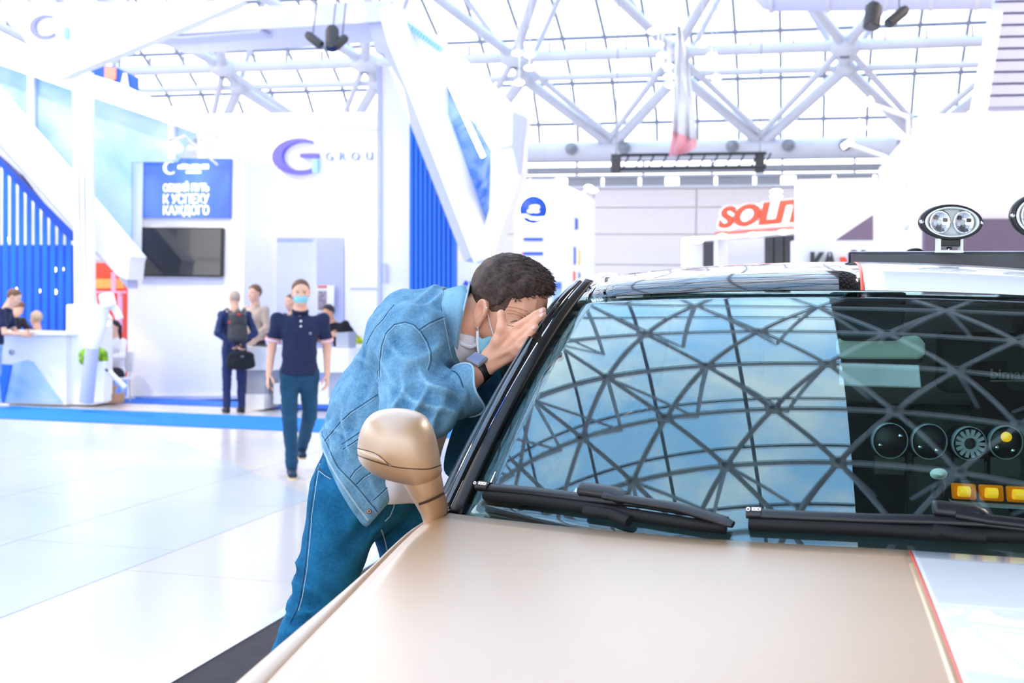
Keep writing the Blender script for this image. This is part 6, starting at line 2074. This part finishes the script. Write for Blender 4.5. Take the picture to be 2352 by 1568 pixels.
# folds: across the sleeve at the elbow crook, down from the shoulder, round the waist
ud = unit(elbowR - shR); fd = unit(wrist - elbowR)
def fold(dirv, freq, amp, seed):
    rng = np.random.RandomState(seed); d2 = unit(rng.normal(size=3)); p0 = rng.rand() * 6
    def fn(X, Y, Z):
        ph = X * dirv[0] + Y * dirv[1] + Z * dirv[2]; q = X * d2[0] + Y * d2[1] + Z * d2[2]
        w_ = np.sin(ph * freq + 2.2 * np.sin(q * 22 + p0) + p0)
        return amp * (np.abs(w_) ** .7 * 2 - 1.2)
    return fn
S.near(W(985, 905, 2.68), .13, fold(unit(cam2w((.6, 0, .75))), 62, 0.0097, 1))
S.near(W(945, 950, 2.66), .12, fold(unit(cam2w((.9, 0, .2))), 70, 0.0083, 2))
S.near(W(955, 850, 2.80), .14, fold(unit(cam2w((.35, 0, .9))), 48, 0.0075, 3))
S.near(W(1010, 800, 2.92), .11, fold(unit(cam2w((.95, 0, .1))), 85, 0.0075, 4))
S.near(W(820, 905, 2.95), .16, fold(unit(cam2w((.2, 0, .95))), 40, 0.0097, 5))
S.near(W(800, 1010, 2.95), .16, fold(unit(cam2w((.6, 0, .8))), 44, 0.0075, 6))
S.near(W(985, 700, 3.0), .14, fold(unit(cam2w((.7, 0, -.6))), 50, 0.0060, 7))
S.near(W(840, 1110, 2.93), .12, fold(unit(cam2w((.85, 0, -.4))), 60, 0.0060, 8))
S.crumple(.0032, .07, 21)
# neck opening, hem and open front
S.cone(W(1062, 770, 2.98), W(1130, 720, 2.94), .085, .13, .01, 's')
S.cone(W(1046, 735, 3.02), W(1110, 690, 3.0), .072, .10, .01, 's')
hemn = W(850, 1200, 3.0) - W(733, 1000, 3.0)
hn = cam2w((-.87, 0, -.49))
S.cut(W(790, 1102, 3.0), hn, .008)
fa_, fb_ = W(852, 1200, 2.95), W(945, 1092, 2.95)
fn_ = np.cross(fb_ - fa_, depth); fn_ = fn_ * np.sign(fn_ @ cam2w((1, 0, -1)))
def front_cut(S):
    w = S._win(fa_ - .4, fa_ + .5)
    sl, X, Y, Z = w
    n1 = unit(fn_); d = (X - fa_[0]) * n1[0] + (Y - fa_[1]) * n1[1] + (Z - fa_[2]) * n1[2]
    # only the nearer layer of the trunk below the sleeve is cut open
    c = unit(np.cross(fb_ - fa_, fn_)); 
    top_ = (Z - W(1000, 1010, 2.9)[2])
    d = np.where(top_ > 0, -1.0, d)
    S.f[sl] = np.maximum(S.f[sl], d.astype(np.float32))
front_cut(S)
jk = put('denim_jacket', S.mesh('jacket', 1), M['denim'], man)
jb = S.bvh()
def onj(px, py, off=.001, bv=None):
    r_ = ray(px, py).normalized(); hit = (bv or jb).ray_cast(EYE, r_)
    return None if hit[0] is None else hit[0] - r_ * off
def seam(name, pts, rad, m, par=jk, off=.0006, bv=None, n=4, flat=None):
    cur = []; last = None
    for x_, y_ in dens(pts, n):
        p = onj(x_, y_, off, bv)
        if p is not None and (last is None or (p - last).length < .08): cur.append(p); last = p
    if len(cur) > 1: put(name, G().tube(cur, rad, 6), m, par)
def dseam(pts, o=3, both=True):
    seam('seam', pts, .0010, M['stitch_dark'])
    q = []
    for i, (x_, y_) in enumerate(pts):
        a_ = pts[max(i - 1, 0)]; b_ = pts[min(i + 1, len(pts) - 1)]
        l_ = math.hypot(b_[0] - a_[0], b_[1] - a_[1]) or 1
        q.append((x_ - (b_[1] - a_[1]) / l_ * o, y_ + (b_[0] - a_[0]) / l_ * o))
    seam('stitching', q, .0008, M['stitch'])
dseam([(871, 865), (872, 830), (876, 795), (886, 765), (905, 745), (930, 739), (950, 745), (968, 762), (982, 785), (990, 808), (990, 830), (984, 850)], 4)
dseam([(842, 790), (850, 772), (862, 752), (880, 733), (892, 715), (905, 700)])
dseam([(962, 757), (985, 742), (1004, 733), (1020, 727)], 5)
dseam([(1022, 672), (1020, 700), (1024, 735), (1030, 765), (1036, 795), (1042, 820)], 4)
dseam([(745, 1012), (760, 995), (782, 968), (805, 946), (830, 930), (868, 905)], 4)
dseam([(741, 1000), (752, 1020), (762, 1045), (776, 1072), (795, 1092), (815, 1112), (832, 1132), (848, 1152), (868, 1176)], 4)
dseam([(784, 1020), (806, 1006), (832, 988)], 0)
dseam([(788, 1031), (808, 1018), (832, 1002)], 3)
dseam([(804, 1096), (815, 1080), (832, 1066)], 4)
dseam([(818, 1112), (836, 1094), (856, 1082)], 4)
dseam([(858, 1148), (880, 1128), (905, 1104)], 3)
dseam([(866, 870), (868, 850)], 2)
for px_, py_ in ((847, 1174), (899, 1114)):
    p = onj(px_, py_, 0)
    if p is not None:
        put('button', G().lathe(p, EYE - p, [(.001, .004), (.0045, .003), (.0058, .0035), (.0066, .0015), (.0066, -.002)], 16), M['copper'], jk)
# hem band standing a little proud
seam('hem_edge', [(736, 992), (742, 1030), (756, 1062), (776, 1096), (800, 1132), (824, 1166), (846, 1194)], .0034, M['stitch'], off=.0)
# collar
rows = []
cpts_low = [(1012, 668), (1006, 700), (1012, 740), (1022, 780), (1034, 822)]
cpts_mid = [(1044, 662), (1036, 700), (1034, 740), (1036, 785), (1040, 828)]
cpts_top = [(1078, 652), (1070, 690), (1058, 740), (1050, 790), (1046, 832)]
for pts_, off_ in ((cpts_low, .0), (cpts_mid, .012), (cpts_top, .006)):
    row = []
    for x_, y_ in pts_:
        p = onj(min(x_, 1030), y_, .0)
        base_d = 2.93
        row.append(P(x_, y_, base_d + (.05 if y_ < 690 else .0) - off_))
    rows.append(row)
far = []
rows2 = [[P(1078, 652, 2.974), P(1090, 650, 3.03), P(1098, 656, 3.08)], [P(1058, 690, 2.95), P(1085, 690, 3.03), P(1096, 700, 3.08)]]
put('collar', G().grid(rows), M['denim'], jk, solid=.004, sub=1)
put('collar_lining', G().grid([[P(1074, 656, 2.985), P(1084, 652, 3.02), P(1092, 658, 3.05)], [P(1068, 700, 2.975), P(1080, 700, 3.02), P(1090, 705, 3.05)]]), mat('collar_lining', '#12233c', .8), jk, solid=.003)
put('collar_edge', G().tube([rows[2][i] for i in range(5)], .003, 8), M['stitch'], jk)
# cuff folded back, open at the wrist
cd = unit(cb - ca + cam2w((.012, 0, .0)))
cu = unit(np.cross(cd, depth)); cv = np.cross(cd, cu)
rows = []
for t_, r1, r2 in ((0, .056, .054), (.35, .059, .056), (.8, .062, .058), (1.0, .064, .059), (1.0, .058, .053), (.3, .048, .046)):
    c_ = ca + (cb - ca) * t_
    rows.append([Vector(c_ + cu * (r1 * math.cos(a)) + cv * (r2 * math.sin(a)) + cd * .012 * math.sin(a * 3) * t_) for a in [2 * math.pi * i / 30 for i in range(30)]])
g = G(); g.grid(rows, True, True)
cf = put('cuff', g, M['denim'], jk, sub=1)
put('cuff_edge', G().tube(rows[3] + [rows[3][0]], .0030, 6, False), M['stitch'], jk)
put('cuff_edge', G().tube(rows[1] + [rows[1][0]], .0018, 6, False), M['stitch_dark'], jk)
# far front panel hanging open behind
pr = [[(1096, 850, 3.12), (1060, 930, 3.12), (1030, 1010, 3.14), (1010, 1090, 3.14)], [(1130, 846, 3.10), (1110, 930, 3.12), (1080, 1020, 3.14), (1050, 1100, 3.14)], [(1165, 845, 3.06), (1140, 930, 3.10), (1110, 1020, 3.12), (1080, 1110, 3.12)]]
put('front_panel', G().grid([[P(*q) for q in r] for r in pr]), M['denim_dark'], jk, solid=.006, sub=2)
put('red_tag', G().box(P(1098, 868, 3.05) - Vector((.006, 0, .012)), P(1098, 868, 3.05) + Vector((.006, .003, .012))), mat('red_tag', '#b5202c', .7), jk)

# watch
wd = unit(wrist - elbowR); wc = wrist - wd * .010
wu = unit(np.cross(wd, depth)); wv = np.cross(wd, wu)
watch = bpy.data.objects.new('watch', None); COL.objects.link(watch); watch.parent = man; watch.matrix_parent_inverse = base_inv(man)
rows = []
for o_ in (-.0145, -.013, .013, .0145):
    r_ = .0325 if abs(o_) < .014 else .0305
    rows.append([Vector(wc + wd * o_ + wu * r_ * math.cos(a) + wv * r_ * .95 * math.sin(a)) for a in [2 * math.pi * i / 28 for i in range(28)]])
g = G(); g.grid(rows, True, True)
put('strap', g, M['black'], watch, solid=.003)
sgn_ = -1 if (wu @ cam2w((0, 0, 1))) < 0 else 1
wn = unit(wu * sgn_ * .62 - depth * .78); wn = unit(wn - wd * (wn @ wd)); wt = np.cross(wn, wd)
fc = wc + wn * .034
put('case', G().obox(fc, wd * .018, wt * .021, wn * .006), M['steel_dark'], watch, bev=.004, seg=3)
put('display', G().obox(fc + wn * .0055, wd * .0152, wt * .0182, wn * .0012), mat('watch_display', '#5f6f98', .08, coat=1.0), watch, bev=.001)
put('crown', G().lathe(fc + wt * .0195 * (1 if (wt @ cam2w((1, 0, 0))) > 0 else -1), wt, [(.001, -.002), (.003, -.002), (.003, .002), (.001, .002)], 12), M['steel_dark'], watch)

# jeans
S = Blend(np.minimum(W(560, 1990, 3.15) - .12, A3((-1.75, 2.5, .1))), np.maximum(W(985, 1030, 3.3) + .12, A3((-.7, 3.3, 1.3))), .0085)
pelv = W(838, 1115, 3.09)
hipR, knR, anR = W(806, 1165, 3.02), W(668, 1560, 3.0), W(560, 1960, 3.1)
hipL, knL, anL = W(932, 1185, 3.16), W(975, 1560, 3.16), W(985, 1960, 3.2)
S.flat(W(850, 1060, 3.09), W(842, 1115, 3.09), (.160, .125), (.170, .132), depth, .06)
S.chain([W(806, 1140, 3.02), W(757, 1300, 3.0), knR, anR], [.108, .074, .066, .060], .03)
S.chain([hipL, W(946, 1300, 3.16), knL, anL], [.098, .072, .068, .060], .03)
S.near(W(700, 1350, 3.0), .16, fold(unit(cam2w((.3, 0, .95))), 60, .006, 31))
S.near(W(690, 1420, 3.0), .14, fold(unit(cam2w((-.2, 0, .95))), 75, .007, 32))
S.near(W(860, 1210, 2.95), .15, fold(unit(cam2w((-.35, 0, .95))), 46, .006, 33))
S.near(W(780, 1120, 2.92), .14, fold(unit(cam2w((.3, 0, .95))), 36, .003, 34))
S.crumple(.003, .09, 35)
S.cut(W(850, 1040, 3.09), cam2w((.45, 0, .9)), .01)
jn = put('jeans', S.mesh('jeans', 1), M['jeans'], man)
jnb = S.bvh()
seam('side_seam', [(732, 1050), (722, 1110), (712, 1180), (706, 1250), (700, 1310), (690, 1370), (682, 1400), (666, 1430)], .0020, M['stitch_dark'], jn, .0, jnb)
seam('side_stitch', [(737, 1050), (727, 1110), (717, 1180), (711, 1250), (705, 1310), (695, 1370), (686, 1402)], .0013, M['stitch'], jn, .0006, jnb)
seam('pocket_seam', [(732, 1076), (745, 1086), (762, 1096)], .0018, M['stitch_dark'], jn, .0, jnb)
seam('pocket_stitch', [(732, 1080), (745, 1091), (760, 1100)], .0011, M['stitch'], jn, .0004, jnb)
seam('fly_seam', [(908, 1144), (904, 1165), (896, 1185), (884, 1197)], .0018, M['stitch'], jn, .0, jnb)
seam('inner_seam', [(876, 1216), (884, 1240), (890, 1265)], .0020, M['stitch'], jn, .0, jnb)
p = onj(733, 1077, 0, jnb)
if p is not None: put('rivet', G().lathe(p, EYE - p, [(.001, .003), (.0035, .0025), (.0042, 0)], 12), M['copper'], jn)
# shoes on the podium
for an, dr in ((anR, (.8, .55)), (anL, (.3, .95))):
    ft = unit(A3(_r) * dr[0] + A3(_f) * dr[1]); sd = np.cross(ft, (0, 0, 1))
    gz = A3((an[0], an[1], .142))
    S = Blend(gz - .28, gz + .28, .009)
    S.cone(an - A3((0, 0, .01)), gz - ft * .03, .046, .038, .03)
    S.flat(gz - ft * .04, gz + ft * .15 - A3((0, 0, .006)), (.042, .037), (.044, .027), sd, .03)
    S.cut(gz - A3((0, 0, .036)), (0, 0, -1))
    put('shoe', S.mesh('shoe', 1), M['shoewhite'], man)
# ---------------------------------------------------------------- people in the hall
# man walking towards the camera
b = PZ(684, 1090, 0)
yaw_to = lambda p, q: math.atan2(q[0] - p[0], q[1] - p[1])
toCam = yaw_to(b, (0, 0))
figure('man in navy polo shirt and pale blue mask walking, phone in hand', b, toCam - .06, 1.80,
       dict(pel=(0, 0, .95), elR=(.25, -.03, 1.14), wrR=(.275, .07, .91), elL=(-.25, -.05, 1.14), wrL=(-.25, .02, .91),
            hipR=(.09, 0, .92), knR=(.085, .10, .50), anR=(.06, .12, .10), hipL=(-.09, 0, .92), knL=(-.10, -.05, .52), anL=(-.055, -.38, .20), shR=(.205, 0, 1.43), shL=(-.205, 0, 1.43)),
       'navy', 'trouser_teal', 'shoe', 'skin2', 'hair_brown', sleeve='short', vox=.009, mask=True, collar='navy', hairkw=dict(thick=.006), curl=.35)
manA = bpy.data.objects[[o.name for o in bpy.data.objects if o.get('label', '').startswith('man in navy polo shirt and pale')][0]]
Fa = Frame(b, toCam - .06, 1.80)
for s in (-1, 1):
    e = Fa(.205 * s, 0, 1.43) + (Fa(.25 * s, -.03 if s > 0 else -.05, 1.14) - Fa(.205 * s, 0, 1.43)) * .66
    d = unit(Fa(.25 * s, -.03 if s > 0 else -.05, 1.14) - Fa(.205 * s, 0, 1.43)); u = unit(np.cross(d, Fa.fw)); v = np.cross(d, u)
    for q, m_ in ((.0, 'pink'), (.014, 'maskwhite'), (.026, 'pink')):
        ring = [Vector(e + d * q + (u * math.cos(a) + v * math.sin(a)) * .067) for a in [2 * math.pi * i / 20 for i in range(21)]]
        put('sleeve_trim', G().tube(ring, .006, 6, False), M[m_], manA)
for z in (1.40, 1.352):
    put('button', G().lathe(Fa(.0, .115 + (1.40 - z) * .15, z), Fa.fw, [(.001, .004), (.010, .004), (.011, -.004)], 12), M['maskwhite'], manA)
put('chest_mark', G().lathe(Fa(-.085, .125, 1.29), Fa.fw, [(.006, .004), (.011, .004), (.011, -.004), (.006, -.004)], 12), M['lilac'], manA)
ph = thing('phone', 'dark smartphone held in the right hand of the man in navy polo', 'phone', Fa(.27, .12, .80))
put('case', G().obox(Fa(.268, .125, .815), Fa.vec(.004, 0, 0), Fa.vec(0, .036, .02), Fa.vec(0, -.035, .065)), M['black'], ph, bev=.004)

# man in a navy suit with backpack, briefcase held behind his back
b = PZ(536, 947, 0)
yw = toCam + math.pi - .30
figure('bald man in navy suit seen from behind, wearing a backpack', b, yw, 1.74,
       dict(elR=(.27, -.10, 1.16), wrR=(.05, -.20, .99), elL=(-.27, -.10, 1.16), wrL=(-.03, -.22, .97), anR=(.12, 0, .09), knR=(.11, .01, .5)),
       'suit_navy', 'suit_navy', 'shoeblack', 'skin2', 'hair_grey', vox=.011, skirt=.16, hairkw=dict(thick=.002, nape=-.045), slim=1.08)
Fb = Frame(b, yw, 1.74)
bp = thing('backpack', 'dark grey backpack with small red marks on the back of the suited man', 'backpack', Fb(0, -.2, 1.1))
S = Blend(Fb(0, -.2, 1.25) - .4, Fb(0, -.2, 1.25) + .4, .011)
S.flat(Fb(-.01, -.20, 1.40), Fb(-.01, -.21, 1.10), (.125, .075), (.15, .095), Fb.rt, .04)
S.flat(Fb(-.01, -.275, 1.22), Fb(-.01, -.28, 1.09), (.11, .035), (.12, .04), Fb.rt, .02)
put('bag', S.mesh('bag', 1), M['char'], bp)
for s in (-1, 1):
    put('strap', G().tube([Fb(.11 * s, -.17, 1.42), Fb(.125 * s, -.06, 1.515), Fb(.135 * s, .06, 1.48), Fb(.15 * s, .11, 1.36), Fb(.165 * s, .03, 1.15), Fb(.13 * s, -.14, 1.06)], [(.022, .006)] * 6, 8), M['char'], bp)
put('handle', G().tube([Fb(-.04, -.22, 1.47), Fb(-.01, -.225, 1.51), Fb(.03, -.22, 1.47)], .008, 8), M['char'], bp)
for x_, z_ in ((-.01, 1.43), (-.13, 1.32)):
    put('red_mark', G().obox(Fb(x_, -.285 if x_ > -.1 else -.235, z_), Fb.vec(.02, 0, 0), Fb.vec(0, .012, 0), (0, 0, .012)), M['red'], bp)
put('zip', G().tube([Fb(-.12, -.27, 1.12), Fb(-.11, -.285, 1.28), Fb(-.01, -.295, 1.33), Fb(.09, -.285, 1.28), Fb(.10, -.27, 1.12)], .005, 6), M['black'], bp)
bc = thing('briefcase', 'black soft briefcase hanging from the suited man\'s hands', 'bag', Fb(.02, -.27, .66))
S = Blend(Fb(.04, -.27, .80) - .36, Fb(.04, -.27, .80) + .36, .011)
S.flat(Fb(.03, -.27, .85), Fb(.03, -.27, .70), (.185, .06), (.21, .07), Fb.rt, .04)
put('bag', S.mesh('bag', 1), M['black_cloth'], bc)
for o_ in (-.025, .025):
    put('handle', G().tube([Fb(-.06, -.27 + o_, .88), Fb(-.04, -.25 + o_ * .4, .965), Fb(.04, -.24 + o_ * .4, .98), Fb(.11, -.27 + o_, .88)], .010, 8), M['black'], bc)
put('front_pocket', G().obox(Fb(.03, -.345, .74), Fb.vec(.15, 0, 0), Fb.vec(0, .02, 0), (0, 0, .06)), M['black_cloth'], bc, bev=.015)
put('buckle', G().obox(Fb(.03, -.345, .83), Fb.vec(.02, 0, 0), Fb.vec(0, .012, 0), (0, 0, .008)), M['steel_dark'], bc)

# man in a beige jacket facing him
b = A3(P(584, 925, 17.9)); b[2] = 0
figure('man in beige jacket and dark blue shirt facing the suited man', b, toCam + .75, 1.83,
       dict(elR=(.25, .02, 1.16), wrR=(.16, .24, 1.05), elL=(-.25, .02, 1.16), wrL=(-.22, .26, 1.02)),
       'beige_cloth', 'darkjacket', 'shoeblack', 'skin2', 'hair_brown', skirt=.10, hairkw=dict(thick=.014, nape=-.06))
# person mostly hidden behind the walking man, arm stretched out
b = A3(P(668, 930, 18.2)); b[2] = 0
figure('person in dark top half hidden behind the man in navy polo', b, toCam + .9, 1.70,
       dict(elR=(.25, .05, 1.17), wrR=(.22, .33, 1.12), elL=(-.25, .05, 1.16), wrL=(-.15, .20, 1.0)), 'suit_navy', 'darkjacket', 'shoeblack', 'skin2', 'hair_brown')
# man in black leaning on the counter
b = A3(P(792, 925, 17.6)); b[2] = 0
figure('man in black suit leaning on the grey riser with his elbow', b, toCam + .35, 1.70,
       dict(chest=(.10, .12, 1.20), neck=(.16, .20, 1.36), head=(.20, .26, 1.50), shR=(.26, .20, 1.30), shL=(-.04, .14, 1.34), elR=(.30, .36, 1.12), wrR=(.12, .42, 1.16), elL=(-.16, .02, 1.12), wrL=(-.18, .0, .88), waist=(.03, .03, 1.05)),
       'black_cloth', 'black_cloth', 'shoeblack', 'skin3', 'hair_black', skirt=.12, tiltf=((.3, .95, -.2), (.05, .2, 1)), hairkw=dict(thick=.014))
# left edge: man in navy T-shirt and pale jeans leaning at the counter
b = A3(P(-16, 921, 17.3)); b[2] = 0
tcl = yaw_to(b, (0, 0))
figure('man in navy T-shirt and pale jeans leaning at the counter', b, tcl - 1.25, 1.78,
       dict(chest=(0, .10, 1.27), neck=(0, .19, 1.44), head=(0, .27, 1.59), shR=(.18, .14, 1.39), shL=(-.18, .14, 1.39), elR=(.22, .22, 1.08), wrR=(.16, .42, 1.06), elL=(-.22, .22, 1.08), wrL=(-.12, .42, 1.06),
            waist=(0, .02, 1.08), hipR=(.09, -.02, .92), knR=(.11, .04, .50), anR=(.11, .10, .09), anL=(-.1, -.12, .09)),
       'navy', 'jeans_pale', 'shoewhite', 'skin2', 'hair_brown', sleeve='short', tiltf=((0, .9, -.4), (0, .4, .9)), hairkw=dict(thick=.006))
# man in a dark jacket behind the counter
b = A3(P(8, 930, 18.7)); b[2] = 0
figure('fair-haired man in dark jacket bending over the counter', b, tcl - .55, 1.72,
       dict(chest=(0, .16, 1.18), neck=(0, .27, 1.35), head=(0, .36, 1.47), shR=(.18, .20, 1.28), shL=(-.18, .20, 1.28), elR=(.28, .32, 1.06), wrR=(.20, .48, 1.04), elL=(-.30, .30, 1.06), wrL=(-.22, .50, 1.03), waist=(0, .04, 1.04)),
       'darkjacket', 'darkjacket', 'shoeblack', 'skin2', 'hair_brown', tiltf=((0, .8, -.55), (0, .5, .85)), hairkw=dict(thick=.014))
# seated person whose fair head shows above the counter
def seated(label, px, d, yaw, top, hair, h=1.7, J=None, skin='skin2', hk=None, zoff=0):
    b = A3(P(px, 930, d)); b[2] = zoff
    D = dict(pel=(0, 0, .52), waist=(0, .02, .68), chest=(0, .03, .90), neck=(0, .04, 1.09), head=(0, .07, 1.255), shR=(.18, .03, 1.03), shL=(-.18, .03, 1.03), elR=(.24, .10, .78), wrR=(.16, .32, .78), elL=(-.24, .10, .78), wrL=(-.16, .32, .78),
             hipR=(.09, .03, .50), knR=(.12, .45, .50), anR=(.12, .42, .09), hipL=(-.09, .03, .50), knL=(-.12, .45, .50), anL=(-.12, .42, .09))
    D.update(J or {})
    r, j, Fm = figure(label, b, yaw, h, D, top, 'darkjacket', 'shoeblack', skin, hair, hairkw=hk)
    ch = thing('chair', 'plain white chair under the ' + label.split(' sitting')[0].split(' seated')[0], 'chair', b)
    k_ = Fm.k
    put('seat', G().obox(Fm(0, .05, .40), Fm.vec(.2, 0, 0), Fm.vec(0, .2, 0), (0, 0, .018)), M['white'], ch, bev=.01)
    put('backrest', G().obox(Fm(0, -.20, .68), Fm.vec(.19, 0, 0), Fm.vec(0, .012, 0), (0, 0, .16)), M['white'], ch, bev=.01)
    for sx in (-.17, .17):
        for sy in (-.13, .22):
            put('leg', G().tube([Fm(sx, sy, .39), Fm(sx * 1.1, sy * 1.05, 0.012)], .012, 8), M['steel'], ch)
        put('back_post', G().tube([Fm(sx * .8, -.17, .40), Fm(sx * .8, -.20, .70)], .01, 8), M['steel'], ch)
    return r, j, Fm
seated('fair-haired person in grey seated behind the counter', 86, 18.95, tcl + math.pi - .5, 'char', 'hair_blond', 1.78)
r_, j_, Fm_ = seated('woman with long dark hair in pale top sitting at the table', 266, 18.5, tcl + .9, 'tee', 'hair_black', 1.62, hk=dict(thick=.014, nape=-.10))
S = Blend(j_['head'] - .35, j_['head'] + .2, .009)
S.flat(j_['head'] + Fm_.vec(0, -.075, .02), j_['head'] + Fm_.vec(0, -.10, -.22), (.085, .045), (.06, .025), Fm_.rt, .03)
put('long_hair', S.mesh('long_hair', 1), M['hair_black'], r_)
seated('person in dark blue sitting behind the robot arm', 246, 20.0, tcl + .3, 'suit_navy', 'hair_brown', 1.60)
# only the top of a head shows over the car roof
b = A3(P(1350, 900, 20)); b[2] = 0
figure('brown-haired person standing far behind the car roof', b, toCam + 1.2, 1.86, {}, 'darkjacket', 'darkjacket', 'shoeblack', 'skin2', 'hair_brown')
